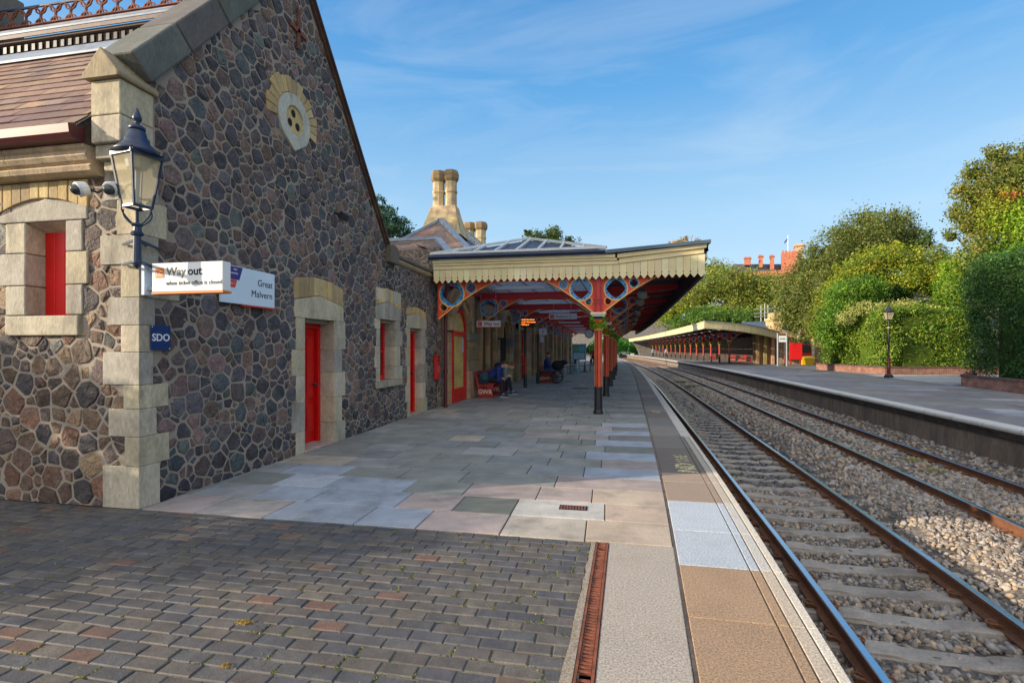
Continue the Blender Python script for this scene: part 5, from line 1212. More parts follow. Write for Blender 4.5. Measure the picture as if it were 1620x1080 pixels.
mb = MB(); mb.box(p.x+.06,p.x+.4,p.y-.02,p.y+.02,2.24,2.56,lin(206,208,216)); mb.box(p.x+.1,p.x+.28,p.y-.02,p.y+.02,1.9,2.18,lin(196,186,206)); mb.build('panel', M['signwhite'], s); mb = MB(); put_text(mb, '1', .22, (p.x+.23,p.y-.023,2.32), XD, ZD, -YD, bk, extrude=.001, bold=.004, align='CENTER'); mb.build('lettering', M['matte'], s)
p = at(932, 30.2, 528); s = thing('platform_clock', 'round white clock with dark rim beside the column row', 'clock', tuple(p))
mb = MB(); mb.cyl((p.x,p.y-.06,p.z),(p.x,p.y+.06,p.z),.27,n=28); mb.bar((p.x,p.y,p.z+.27),(p.x,p.y,3.4),.04); mb.build('case', M['darkiron'], s, bevel=.01)
mb = MB(); mb.cyl((p.x,p.y-.066,p.z),(p.x,p.y-.061,p.z),.235,n=28,col=lin(222,222,214)); mb.build('dial', M['signwhite'], s)
mb = MB(); f = lambda u, v, h: (p.x+u, p.y-.067-h, p.z+v)
for k in range(12):
    a = k*math.pi/6; u, v = math.sin(a), math.cos(a); mb.prism([(u*.15-v*.012,v*.15+u*.012),(u*.15+v*.012,v*.15-u*.012),(u*.21+v*.012,v*.21-u*.012),(u*.21-v*.012,v*.21+u*.012)], f, 0, .003, (.01,.01,.01))
for a, l in ((rad(128),.11),(rad(8),.17)): u, v = math.sin(a), math.cos(a); mb.prism([(-v*.011,u*.011),(v*.011,-u*.011),(u*l+v*.005,v*l-u*.005),(u*l-v*.005,v*l+u*.005)], f, .003, .006, (.01,.01,.01))
mb.build('hand', M['matte'], s)
p = at(916, 39); s = thing('information_board', 'teal blue information board at the far end of the near platform', 'notice board', (p.x,p.y,0))
mb = MB(); mb.box(p.x-.5,p.x+.5,p.y-.03,p.y+.03,.75,1.95,lin(80,160,180)); mb.build('panel', M['paint'], s); mb = MB(); [mb.box(x-.03,x+.03,p.y-.03,p.y+.03,0,2.0,lin(200,206,206)) for x in (p.x-.53,p.x+.53)]; mb.box(p.x-.56,p.x+.56,p.y-.03,p.y+.03,1.955,2.01,lin(200,206,206)); mb.build('frame', M['paint'], s)
mb = MB(); mb.box(p.x-.42,p.x-.1,p.y-.036,p.y-.031,1.5,1.8,lin(150,196,70)); mb.box(p.x-.02,p.x+.42,p.y-.036,p.y-.031,1.45,1.8,lin(120,190,206)); mb.box(p.x-.42,p.x+.42,p.y-.036,p.y-.031,.85,1.3,lin(170,206,216)); mb.build('poster', M['paint'], s)
p = at(911, 34); s = thing('pavement_sign', 'small pale blue A-board among the dark tables', 'A-board', (p.x,p.y,0))
mb = MB(); mb.obox((p.x-.25,p.y-.25,0),(.5,0,0),(0,.03,0),(0,.22,.95),lin(120,170,190)); mb.obox((p.x-.25,p.y+.22,0),(.5,0,0),(0,.03,0),(0,-.22,.95),lin(70,100,120)); mb.build('board', M['paint'], s, bevel=.01); mb = MB(); mb.obox((p.x-.18,p.y-.21,.3),(.36,0,0),(0,-.004,0),(0,.11,.5),lin(196,206,206)); mb.build('poster', M['paint'], s)
dkc = lin(34,36,44)
def cafe_chair(x, y, rz, lab):
    s = thing('cafe_chair', lab, 'chair', (x,y,0), 'cafe chairs on the near platform'); o = s; mb = MB(); mb.box(-.2,.2,-.2,.2,.43,.46,dkc); a = mb.build('seat', M['paint'], None); 
    b = MB(); b.box(-.2,.2,.17,.2,.6,.9,dkc); b.box(-.2,-.17,.17,.2,.46,.9,dkc); b.box(.17,.2,.17,.2,.46,.9,dkc); b = b.build('backrest', M['paint'], None)
    ks = [a, b]
    for u in (-.18,.18):
        for v in (-.18,.18): l = MB(); l.cyl((u,v,0),(u,v,.43),.016,n=6,col=dkc); ks.append(l.build('leg', M['paint'], None))
    s.rotation_euler = (0,0,rz)
    for k in ks: k.parent = s
def cafe_table(x, y, lab):
    s = thing('cafe_table', lab, 'table', (x,y,0), 'cafe tables on the near platform'); mb = MB(); mb.cyl((x,y,.7),(x,y,.73),.36,n=20,col=dkc); mb.build('tabletop', M['paint'], s); mb = MB(); mb.cyl((x,y,.03),(x,y,.7),.03,n=8,col=dkc); mb.cyl((x,y,0),(x,y,.03),.22,.2,16,dkc); mb.build('pedestal', M['paint'], s)
for i, (px, d) in enumerate(((903,32.5),(925,35.5))): p = at(px, d); cafe_table(p.x, p.y, ('round dark cafe table left of the pavement sign', 'round dark cafe table right of the pavement sign')[i])
for i, (px, d, rz, lb) in enumerate(((895,32.6,1.4,'dark cafe chair at the left end of the tables'),(906,33.6,-1.2,'dark cafe chair just left of the pavement sign'),(920,34.5,1.5,'dark cafe chair just right of the pavement sign'),(930,36,-1.4,'dark cafe chair at the right end of the tables'))): p = at(px, d); cafe_chair(p.x, p.y, rz, lb)
# benches with lettered cast ends
def gw_bench(x, y0, y1, lab, grp, face=1, z=0, col=None, letters=True, nend=3):
    col = col or lin(158,44,40); r = thing('platform_bench', lab, 'bench', (x, (y0+y1)/2, z), grp)
    for k in range(nend):
        y = y0+(y1-y0)*k/(nend-1); mb = MB(); f = lambda u, v, h: (x+face*u, y+h, z+v)
        mb.holed([(0,0),(.56,0),(.54,.07),(.50,.10),(.50,.36),(.54,.40),(.54,.46),(.1,.42),(.05,.45),(-.08,.86),(-.13,.86),(-.02,.40),(.02,.10)], [[(.1,.32),(.4,.32),(.4,.36),(.1,.36)]], f, -.03, .03, col); e = mb.build('bench_end', M['paint'], r)
        if letters and k < 2:
            mb = MB(); put_text(mb, 'GWR', .2, (x+face*.25 if face > 0 else x-.25, y-.033, z+.13), XD, ZD, -YD, lin(226,206,190), extrude=.004, bold=.004, align='CENTER'); q = mb.build('lettering', M['paint'], None); q.parent = e
    mb = MB()
    for k in range(5): mb.box(*sorted((x+face*(.06+k*.095), x+face*(.06+k*.095+.08))), y0-.03, y1+.03, z+.45, z+.48, tuple(v*R.uniform(.85,1.1) for v in col))
    mb.build('seat', M['paint'], r, bevel=.004); mb = MB()
    for k in range(4):
        zz = z+.52+k*.09; xx = x+face*(.03-.03*k-.02); mb.box(*sorted((xx, xx+face*.025)), y0-.03, y1+.03, zz, zz+.07, tuple(v*R.uniform(.85,1.1) for v in col))
    mb.build('backrest', M['paint'], r, bevel=.004)
    return r
gw_bench(-4.18, 15.95, 18.2, 'red bench with white lettered ends under two seated people', 'red benches on the near platform')
gw_bench(-3.15, 23.7, 25.3, 'red bench with lettered end under the person reading a paper', 'red benches on the near platform')
# luggage trolley with spoked wheels
p = at(880, 23.4); s = thing('luggage_trolley', 'old dark luggage trolley with spoked iron wheels beside the reading person', 'trolley', (p.x,p.y,0))
mb = MB(); mb.box(p.x-.75,p.x+.3,p.y-.35,p.y+.35,.56,.61,dkc); mb.build('deck', M['paint'], s)
for yy in (-.3,.3):
    mb = MB(); c = Vector((p.x+.02,p.y+yy,.3)); mb.tube([c+Vector((.28*math.cos(a),0,.28*math.sin(a))) for a in [2*math.pi*i/20 for i in range(20)]], .025, 6, dkc, closed=True); [mb.bar(c, c+Vector((.28*math.cos(a),0,.28*math.sin(a))), .03, col=dkc) for a in [math.pi*i/4 for i in range(8)]]; mb.build('wheel', M['paint'], s)
mb = MB(); [mb.bar((p.x-.7,p.y+v,.57),(p.x-.9,p.y+v,.1),.05,col=dkc) for v in (-.3,.3)]; mb.bar((p.x-.9,p.y-.3,.1),(p.x+.05,p.y-.3,.25),.04,col=dkc); mb.build('handle', M['paint'], s)
# ------------------------------------------------------------------ people
def smat(name, c, rough=.85, n=.16): return mat(name, c, rough, n1=n, s1=9, n2=.08, s2=60, bump=.35, bs=20, bd=.015)
SK = mat('skin_tone', lin(206,160,136), .55, n1=.06, s1=20)
def capsule(mb, p, q, r0, r1):
    p, q = Vector(p), Vector(q); mb.cyl(p, q, r0, r1, 12); mb.sphere(p, r0, 12, 8); mb.sphere(q, r1, 12, 8)
def remesh(o, vs=.013, sm=4):
    m = o.modifiers.new('Remesh', 'REMESH'); m.mode = 'VOXEL'; m.voxel_size = vs; m.use_smooth_shade = True
    s = o.modifiers.new('Smooth', 'SMOOTH'); s.iterations = sm; s.factor = .5
    return o
def ell(mb, c, rx, ry, rz, ax=None, n=14, m=10, hd=None):
    M_ = hd or Matrix.Identity(3); c = Vector(c); base = len(mb.v)
    for i in range(m+1):
        t_ = math.pi*i/m
        for q in range(n):
            a = 2*math.pi*q/n; mb.v.append(tuple(c+M_ @ Vector((rx*max(1e-3,math.sin(t_))*math.cos(a), ry*max(1e-3,math.sin(t_))*math.sin(a), -rz*math.cos(t_)))))
    for i in range(m):
        for q in range(n): j = (q+1) % n; mb.face((base+i*n+q, base+i*n+j, base+(i+1)*n+j, base+(i+1)*n+q))
    mb.face([base+q for q in range(n)][::-1]); mb.face([base+m*n+q for q in range(n)])
def person(label, loc, face, J_, top, trous, hair, shoe, sleeve='long', pitch=.5, extra=None, longhair=False, yaw=0):
    """J_: joints in (forward, left, up); face = unit ground direction"""
    r = thing('person', label, 'person', loc); fx_, fy_ = face; L = Vector(loc)
    W = lambda p: L+Vector((p[0]*fx_-p[1]*fy_, p[0]*fy_+p[1]*fx_, p[2]))
    j = {k: W(v) for k, v in J_.items()}
    fw = Vector((fx_, fy_, 0)); lf = Vector((-fy_, fx_, 0)); hd = Matrix((fw, lf, ZD)).transposed() @ Matrix.Rotation(yaw, 3, 'Z') @ Matrix.Rotation(pitch, 3, 'Y')
    b = MB(); h = j['head']
    ell(b, h, .098, .076, .122, hd=hd); ell(b, h+hd @ Vector((.05,0,-.06)), .05, .055, .055, hd=hd); capsule(b, h+hd @ Vector((.095,0,.005)), h+hd @ Vector((.112,0,-.032)), .011, .016)
    for s in (-1, 1): ell(b, h+hd @ Vector((-.005,.078*s,-.01)), .022, .01, .033, hd=hd); ell(b, h+hd @ Vector((.088,.03*s,.012)), .012, .016, .01, hd=hd)
    capsule(b, h+hd @ Vector((.088,-.022,-.066)), h+hd @ Vector((.088,.022,-.066)), .009, .009)
    capsule(b, j['neck'], h+hd @ Vector((-.02,0,-.07)), .058, .052); capsule(b, j['chest'], j['neck'], .12, .06); capsule(b, j['hip'], j['chest'], .13, .13)
    for s in 'LR':
        sg = 1 if s == 'L' else -1
        capsule(b, j['chest'], j['sh'+s], .09, .058); capsule(b, j['sh'+s], j['el'+s], .05, .04); capsule(b, j['el'+s], j['wr'+s], .039, .028)
        hnd = j['hd'+s]; capsule(b, j['wr'+s], hnd, .029, .036); d = (hnd-j['wr'+s]).normalized(); side = d.cross(ZD); side = side.normalized() if side.length > .1 else lf
        for k in range(4):
            a = hnd+side*(.024*(k-1.5)); l = (.062,.072,.068,.052)[k]; m_ = a+d*l*.55; capsule(b, a, m_, .0105, .0095); capsule(b, m_, m_+d*l*.3-ZD*l*.4, .0095, .008)
        a = j['wr'+s]+d*.02+side*sg*.03; capsule(b, a, a+d*.035+side*sg*.022, .012, .01); capsule(b, a+d*.035+side*sg*.022, a+d*.06+side*sg*.018, .01, .009)
        capsule(b, j['hip'], j['hj'+s], .11, .085); capsule(b, j['hj'+s], j['kn'+s], .078, .052); capsule(b, j['kn'+s], j['an'+s], .05, .036)
        capsule(b, j['an'+s], j['to'+s], .036, .03)
    remesh(b.build('body', SK, r), .0115, 3)
    c = MB(); capsule(c, j['chest'], j['neck'], .145, .075); capsule(c, j['hip']+Vector((0,0,.04)), j['chest'], .15, .155)
    for s in 'LR':
        capsule(c, j['chest'], j['sh'+s], .115, .078)
        if sleeve == 'long': capsule(c, j['sh'+s], j['el'+s], .07, .058); capsule(c, j['el'+s], j['wr'+s], .057, .043)
        else: capsule(c, j['sh'+s], j['sh'+s].lerp(j['el'+s], .75), .07, .066)
    remesh(c.build('jacket' if sleeve == 'long' else 't_shirt', top, r), .014, 5)
    c = MB(); capsule(c, j['hip'], j['hip']+Vector((0,0,.03)), .15, .15)
    for s in 'LR': capsule(c, j['hip'], j['hj'+s], .14, .105); capsule(c, j['hj'+s], j['kn'+s], .098, .07); capsule(c, j['kn'+s], j['an'+s].lerp(j['kn'+s], .1), .069, .055)
    remesh(c.build('trousers', trous, r), .014, 5)
    for s in 'LR':
        c = MB(); t0, t1 = j['an'+s]-Vector((0,0,.035)), j['to'+s]; capsule(c, t0, t1, .05, .042); capsule(c, t0, t0-(t1-t0)*.25, .045, .042); o = remesh(c.build('shoe', shoe, r), .012, 3)
        c = MB(); dd = (t1-t0).normalized(); up = lf.cross(dd) if abs(dd.z) < .7 else ZD; up = up if up.z > 0 else -up; c.bar(t0-dd*.05-up*.042, t1+dd*.035-up*.04, .085, .025, lin(206,206,210)); k = c.build('sole', M['paint'], None); k.parent = o
    c = MB(); ell(c, h+hd @ Vector((-.022,0,.035)), .098, .086, .108, hd=hd); ell(c, h+hd @ Vector((.02,0,.085)), .075, .07, .045, hd=hd)
    if longhair: capsule(c, h+hd @ Vector((-.06,0,0)), h+hd @ Vector((-.08,0,-.16)), .075, .06)
    remesh(c.build('hair', hair, r), .011, 2)
    return r, j
def seated(lean=.9, hx=.0, z=.5, kn=.46, hands=None, spread=.12, foot=(.5,.42)):
    hip = (0,0,z+.1); ch = (hip[0]+.40*math.sin(lean), 0, hip[2]+.40*math.cos(lean)); nk = (ch[0]+.17*math.sin(lean), 0, ch[2]+.17*math.cos(lean))
    hd = (nk[0]+.16*math.sin(lean*1.05)+.03, 0, nk[2]+.16*math.cos(lean*1.05)); J_ = {'hip':hip,'chest':ch,'neck':nk,'head':hd}
    for s, g in (('L',1),('R',-1)):
        J_['sh'+s] = (ch[0]+.09*math.sin(lean), .19*g, ch[2]+.09*math.cos(lean)); J_['hj'+s] = (.05, .1*g, z+.08); J_['kn'+s] = (kn, (spread+.02)*g, z+.04); f = foot[0] if g > 0 else foot[1]
        J_['an'+s] = (f-.04, (spread+.01)*g, .1); J_['to'+s] = (f+.13, (spread+.03)*g, .052)
        hh = hands[0 if g > 0 else 1]; J_['hd'+s] = hh; sh = Vector(J_['sh'+s]); h_ = Vector(hh); wr = h_+(sh-h_).normalized()*.03+Vector((-.05,.012*g,.015)); J_['wr'+s] = tuple(wr)
        mid = (sh+wr)/2; D = (wr-sh).length; off = math.sqrt(max(.0, .29**2-(D/2)**2)) if D < .58 else .0
        J_['el'+s] = tuple(mid+Vector((-.15,.3*g,-1)).normalized()*off)
    return J_
navy, dk, jean, grey = smat('navy_cloth', lin(38,58,128)), smat('dark_cloth', lin(34,38,52)), smat('denim', lin(70,92,140)), smat('grey_cloth', lin(124,134,142))
hbr, hgi = mat('brown_hair', lin(84,60,44), .7, n1=.25, s1=40, bump=.5, bs=60), mat('auburn_hair', lin(124,72,58), .7, n1=.25, s1=40, bump=.5, bs=60)
shb = smat('navy_shoe', lin(40,52,92), .6)
J1 = seated(lean=.82, hands=((.5,.05,.6),(.5,-.04,.6)), foot=(.46,.52))
r1, j1 = person('person in a blue jacket bent over a phone on the red bench', (-3.9,16.35,0), (1,0), J1, navy, dk, hbr, shb, pitch=.75)
mb = MB(); mb.obox(j1['hdL']+Vector((.03,-.1,-.01)), (.075,0,-.02), (0,.14,0), (.004,0,.009), (.01,.01,.012)); tag(mb.build('mobile_phone', M['paint']), 'dark mobile phone held by the person in the blue jacket', 'phone')
J2 = seated(lean=.95, hands=((.55,.06,.66),(.56,-.05,.64)), kn=.48, foot=(.62,.5), z=.5)
r2, j2 = person('person in a grey T-shirt leaning forward with a black backpack on', (-3.9,17.25,0), (1,0), J2, grey, dk, hgi, shb, sleeve='short', pitch=.95)
def backpack(label, c, ax, up, w_, h, d, mt):
    ax, up = Vector(ax).normalized(), Vector(up).normalized(); sd = ax.cross(up).normalized(); c = Vector(c); s = thing('backpack', label, 'backpack', tuple(c-up*h/2), 'backpacks')
    b = MB(); m3 = Matrix((ax, sd, up)).transposed(); ell(b, c, d/2, w_/2, h/2, hd=m3); ell(b, c-up*h*.18, d*.52, w_*.5, h*.36, hd=m3); remesh(b.build('bag', mt, s), .014, 4)
    b = MB(); ell(b, c+ax*d*.42-up*h*.12, d*.28, w_*.36, h*.26, hd=m3); b.build('front_pocket', mt, s, smooth=True)
    for g in (-1, 1): b = MB(); b.tube([c-ax*d*.3+sd*g*w_*.25+up*h*.4, c-ax*d*.7+sd*g*w_*.28+up*h*.2, c-ax*d*.62+sd*g*w_*.3-up*h*.2, c-ax*d*.3+sd*g*w_*.3-up*h*.4], .018, 6); b.build('strap', mt, s)
    b = MB(); b.tube([c+up*h*.46+sd*.04, c+up*h*.56, c+up*h*.46-sd*.04], .01, 6); b.build('handle', mt, s)
sp2 = (j2['neck']-j2['hip']).normalized(); backpack('black backpack worn by the person in the grey T-shirt', j2['chest']+Vector((-.14,0,.19))-sp2*.02, (-sp2.z,0,sp2.x), sp2, .32, .46, .22, smat('black_nylon', lin(36,40,52), .6))
backpack('dark teal backpack on the bench beside the blue jacket', (-3.98,15.98,.66), (.4,-.8,.2), (.1,.1,1), .36, .4, .26, smat('teal_nylon', lin(38,66,84), .6))
J3 = seated(lean=.12, hands=((.42,.1,.78),(.42,-.12,.78)), kn=.5, foot=(.62,.5), z=.5)
J3['anL'] = (.55,-.08,.62); J3['toL'] = (.66,-.02,.55); J3['knL'] = (.5,.12,.68)
r3, j3 = person('person in a navy top and jeans reading a paper on the farther red bench', (-2.95,24.6,0), (.95,-.1), J3, navy, jean, hbr, shb, pitch=.45)
mb = MB(); p = j3['hdL'].lerp(j3['hdR'], .5)+Vector((.03,0,.05)); mb.obox(p+Vector((0,-.2,-.08)), (.03,.2,0), (.004,0,.004), (.12,0,.26), lin(200,206,212)); mb.obox(p+Vector((.03,.0,-.08)), (-.03,.2,0), (.004,0,.004), (.12,0,.26), lin(186,192,200)); tag(mb.build('newspaper', M['paint']), 'pale newspaper held by the person in jeans', 'newspaper')
mb = MB(); p = at(886, 23.4); ell(mb, (p.x-.1,p.y,.84), .3,.2,.24); ell(mb, (p.x+.16,p.y+.02,.98), .2,.17,.12); o = remesh(mb.build('holdall', smat('black_canvas', lin(26,30,34))), .02, 4); tag(o, 'black holdall resting on the old luggage trolley', 'bag')
def standing(): 
    J_ = {'hip':(0,0,.92),'chest':(.02,0,1.27),'neck':(.02,0,1.45),'head':(.05,0,1.6)}
    for s, g in (('L',1),('R',-1)): J_.update({'sh'+s:(.01,.19*g,1.4),'el'+s:(-.02,.25*g,1.13),'wr'+s:(.08,.25*g,.9),'hd'+s:(.11,.24*g,.82),'hj'+s:(0,.09*g,.88),'kn'+s:(.03,.1*g,.49),'an'+s:(-.01,.1*g,.09),'to'+s:(.15,.12*g,.05)})
    return J_
for px, d, tp_, tr_, lb in ((938,47,smat('red_cloth', lin(150,52,56)),dk,'person in a red top standing far along the near platform beside the columns'),(1033,96,grey,dk,'person in grey standing far under the opposite canopy, leftmost of two'),(1054,88,smat('pale_cloth', lin(150,150,160)),dk,'person in pale clothes standing under the opposite canopy, rightmost of two')):
    p = at(px, d); person(lb, (p.x,p.y,0), (-.3,-.95), standing(), tp_, tr_, hbr, shb, pitch=.1)
# ------------------------------------------------------------------ opposite platform: canopy, columns, building
c2 = thing('platform_canopy', 'cream valanced canopy curving over the opposite platform', 'canopy', (12, 55, 3.5), 'platform canopies')
YA, YB = 51., 136.
A = Vector((E2(YA)+.05, YA, 0)); B = Vector((17.6, 56.0, 0))
prof2 = [(0,0,4.28),(.2,.12,4.2),(.45,.3,4.0),(.7,.55,3.72),(.87,.77,3.48),(1,1,3.24)]   # (along x, along y, z) of the eaves curve
def endp(t_):
    for a, b in zip(prof2[:-1], prof2[1:]):
        if t_ <= b[0]: f = (t_-a[0])/(b[0]-a[0]); q = [a[k]+(b[k]-a[k])*f for k in range(3)]; break
    return Vector((A.x+(B.x-A.x)*t_, A.y+(B.y-A.y)*q[1], q[2]))
mb = MB(); n = 58
for i in range(n):
    p, q = endp(i/n), endp((i+1)/n); T = (q-p); w_ = math.hypot(T.x, T.y); T2 = Vector((T.x,T.y,0)).normalized(); N = Vector((T2.y,-T2.x,0)); sl_ = T.z
    P0 = Vector((p.x,p.y,p.z-.72)); fn = lambda u, v, h: P0+T2*u+N*h+Vector((0,0,v+sl_*u/w_))
    mb.prism([(.003,.12),(w_*.4,0),(w_*.6,0),(w_-.003,.12),(w_-.003,.66),(.003,.66)], fn, 0, .03, crm())
y = YA
while y < YB:
    w_ = .25; p = Vector((E2(y+w_)+.05,y+w_,3.54)); q = Vector((E2(y)+.05,y,3.54)); T = (q-p); T2 = T.normalized(); board(mb, p, T2, Vector((T2.y,-T2.x,0)), T.length, .64, .64); y += w_
mb.build('valance', M['creamv'], c2)
mb = MB()
for i in range(24):
    p, q = endp(i/24), endp((i+1)/24); mb.bar(p+Vector((0,-.04,-.0)), q+Vector((0,-.04,0)), .1, .1)
ys = steps(YA, YB, 2); pts = [Vector((E2(y)+.02,y,4.22)) for y in ys]
for a, b in zip(pts[:-1], pts[1:]): mb.bar(a, b, .1, .12)
mb.build('fascia', M['cream'], c2)
mb = MB()
for i in range(24): p, q = endp(i/24), endp((i+1)/24); mb.bar(p+Vector((0,-.06,.08)), q+Vector((0,-.06,.08)), .14, .06)
base = len(mb.v); K = 12
for y in ys:
    for k in range(K+1):
        e = endp(k/K); mb.v.append((E2(y)+.03+(e.x-A.x), y+(e.y-A.y), e.z+.06))
for i in range(len(ys)-1):
    for k in range(K): a = base+i*(K+1)+k; mb.face((a,a+1,a+K+2,a+K+1))
mb.build('roof', M['bluecap'], c2)
mb = MB()
for y in steps(YA+1, YB, 2.3):
    for k in range(6):
        e, f = endp(k/6), endp((k+1)/6); mb.bar((E2(y)+.1+(e.x-A.x),y+(e.y-A.y),e.z-.2),(E2(y)+.1+(f.x-A.x),y+(f.y-A.y),f.z-.2),.1,.2,lin(64,36,66))
mb.build('rafter', M['paint'], c2)
mb = MB()
for y in steps(YA+4, YB, 4.6): mb.box(E2(y)+1.6,E2(y)+2.6,y,y+.12,3.55,3.62,lin(214,220,230)); 
mb.build('strip_light', M['signwhite'], c2)
mb = MB(); mb.quad((14.6,59.5,3.9),(18.9,58.2,3.3),(18.3,60.5,4.75),(15.2,61.2,4.7)); mb.build('roof_light', M['roofglass'], c2)
first = None
for i in range(15):
    y = 57.6+4.6*i; x = E2(y)+3.85; lb = f'{(["nearest","second","third","fourth","fifth","sixth","seventh","eighth","ninth","tenth","eleventh","twelfth","thirteenth","fourteenth","farthest"])[i]} red column with green capital under the opposite canopy'
    if i == 0: first = column(x, y, 1, lb, 'columns of the opposite canopy')
    else: c = dup(first, None, (x, y, 0)); c['label'] = lb
b2 = thing('station_building', 'stone station building behind the opposite platform with a pale framed window', 'building', (20, 57, 0))
mb = MB(); mb.box(17.7,23.6,57,62,0,3.6); mb.poly([(17.7,57,3.6),(23.6,57,3.6),(23.6,57,3.8),(20.6,57,4.3)]); mb.build('wall', M['rubblewarm'], b2)
mb = MB(); mb.box(17.4,18.9,57.4,60,0,4.7,lin(196,170,120)); mb.box(17.3,19.0,57.3,60.1,4.7,4.95,lin(206,180,132)); mb.box(17.55,18.75,57.5,59.8,4.95,5.5,lin(190,160,110)); mb.build('chimney', M['ashlar'], b2, bevel=.03)
mb = MB(); [mb.box(x,x+.32,56.9,57.4,0,3.1,hcol()) for x in (15.6,16.35,17.1)]; mb.box(15.4,17.6,57.2,57.5,0,3.1,lin(150,118,80)); mb.build('stone_pier', M['ashlar'], b2, bevel=.02)
mb = MB(); ys = steps(58, 134, 2); strip(mb, ys, [(ED2+8.2,4.1),(ED2+8.2,0)]); mb.build('back_wall', M['darkrubble'], b2)
fz = lambda px, y0_, y1_, d: (at(px, d, y0_), at(px, d, y1_))
wx0, wx1 = 19.9, 21.0
mb = MB(); mb.box(wx0-.25,wx0,56.9,57.05,.7,3.35,lin(226,214,186)); mb.box(wx1,wx1+.25,56.9,57.05,.7,3.35,lin(226,214,186)); mb.box(wx0-.3,wx1+.3,56.88,57.05,3.35,3.7,lin(220,206,176)); mb.box(wx0-.3,wx1+.3,56.86,57.05,.62,.72,lin(210,196,170)); mb.build('stone_surround', M['ashlar'], b2, bevel=.02)
mb = MB(); mb.box(wx0,wx1,56.94,57.0,.73,1.2); mb.box(wx0,wx0+.08,56.94,57.0,1.2,3.34); mb.box(wx1-.08,wx1,56.94,57.0,1.2,3.34); mb.box(wx0+.08,wx1-.08,56.94,57.0,2.05,2.13); mb.box(wx0+.08,wx1-.08,56.94,57.0,3.26,3.34); o = mb.build('window', M['red'], b2)
mb = MB(); mb.quad((wx0,56.97,1.2),(wx1,56.97,1.2),(wx1,56.97,3.3),(wx0,56.97,3.3)); g = mb.build('pane', M['glassdark'], None); g.parent = o
s = thing('red_notice_board', 'large red board standing against the opposite building wall', 'notice board', (18.7,54.5,.4)); mb = MB(); mb.box(18.05,19.2,54.4,54.5,.55,2.25,lin(214,24,26)); mb.build('board', M['paint'], s, bevel=.02); mb = MB(); [mb.box(x,x+.1,54.5,54.6,0,2.3,lin(150,30,30)) for x in (18.15,19.0)]; mb.build('leg', M['paint'], s)
p = at(1276, 51); s = thing('grit_bin', 'yellow plastic grit bin with lid below the pale window', 'bin', (p.x,p.y,0)); yc = lin(226,186,24)
mb = MB(); n = mb.add([(p.x-.5,p.y-.35,0),(p.x+.5,p.y-.35,0),(p.x+.5,p.y+.35,0),(p.x-.5,p.y+.35,0),(p.x-.62,p.y-.42,.6),(p.x+.62,p.y-.42,.6),(p.x+.62,p.y+.42,.6),(p.x-.62,p.y+.42,.6)])
for f in ((0,1,5,4),(1,2,6,5),(2,3,7,6),(3,0,4,7),(0,3,2,1)): mb.face([n+k for k in f], yc)
mb.build('body', M['paint'], s, bevel=.03)
mb = MB(); n = mb.add([(p.x-.66,p.y-.46,.6),(p.x+.66,p.y-.46,.6),(p.x+.66,p.y+.46,.6),(p.x-.66,p.y+.46,.6),(p.x-.6,p.y-.4,.74),(p.x+.6,p.y-.4,.74),(p.x+.55,p.y+.4,.9),(p.x-.55,p.y+.4,.9)])
for f in ((0,1,5,4),(1,2,6,5),(2,3,7,6),(3,0,4,7),(4,5,6,7),(0,3,2,1)): mb.face([n+k for k in f], yc)
mb.build('lid', M['paint'], s, bevel=.03)
p = at(1238, 46.8); s = thing('platform_sign', 'white sign board on two grey posts on the opposite platform', 'sign', (p.x,p.y,0))
mb = MB(); [mb.cyl((x,p.y,0),(x,p.y,3.1),.07,n=10,col=lin(150,160,164)) for x in (p.x-.42,p.x+.36)]; mb.build('post', M['paint'], s); mb = MB(); mb.box(p.x-.36,p.x+.3,p.y-.04,p.y+.04,2.25,2.85,lin(224,226,228)); mb.box(p.x-.44,p.x-.36,p.y-.05,p.y+.05,2.25,2.85,lin(200,70,60)); mb.box(p.x-.42,p.x+.4,p.y-.06,p.y+.06,2.92,3.0,lin(120,60,70)); mb.build('panel', M['paint'], s); mb = MB(); mb.box(p.x-.28,p.x+.22,p.y-.046,p.y-.041,2.5,2.62,lin(120,140,150)); mb.build('lettering_strip', M['paint'], s)
def lamp_post(px, d, H, label):
    p = at(px, d); x, y = p.x, p.y; s = thing('lamp_post', label, 'lamp post', (x,y,0), 'lamp posts on the opposite platform'); k = H/4.12
    mb = MB(); mb.lathe([(.22,0),(.22,.1),(.16,.16),(.13,.2)], (x,y,0), 12, (.012,.013,.016)); mb.build('base', M['paint'], s)
    mb = MB(); mb.lathe([(.085,.2),(.08,1.0*k),(.1,1.02*k),(.1,1.06*k),(.06,1.1*k)], (x,y,0), 12, lin(104,30,36)); mb.build('lower_shaft', M['paint'], s)
    mb = MB(); mb.lathe([(.055,1.1*k),(.045,2.75*k),(.07,2.78*k),(.07,2.84*k),(.035,2.9*k),(.03,3.2*k)], (x,y,0), 12, (.012,.014,.017), cols=[(.012,.014,.017),lin(210,180,90),lin(210,180,90),(.012,.014,.017),(.012,.014,.017)]); mb.bar((x-.22,y,3.05*k),(x+.22,y,3.05*k),.025,col=(.012,.014,.017)); mb.build('upper_shaft', M['paint'], s)
    lantern_head(s, x, y, 3.25*k, 3.68*k, .14, .27, M['darkiron'], sc=.9)
lamp_post(1406, 28.05, 4.12, 'tall lamp post with lit looking lantern in front of the hedge')
lamp_post(1241.5, 47.6, 3.9, 'lamp post standing behind the white sign board')
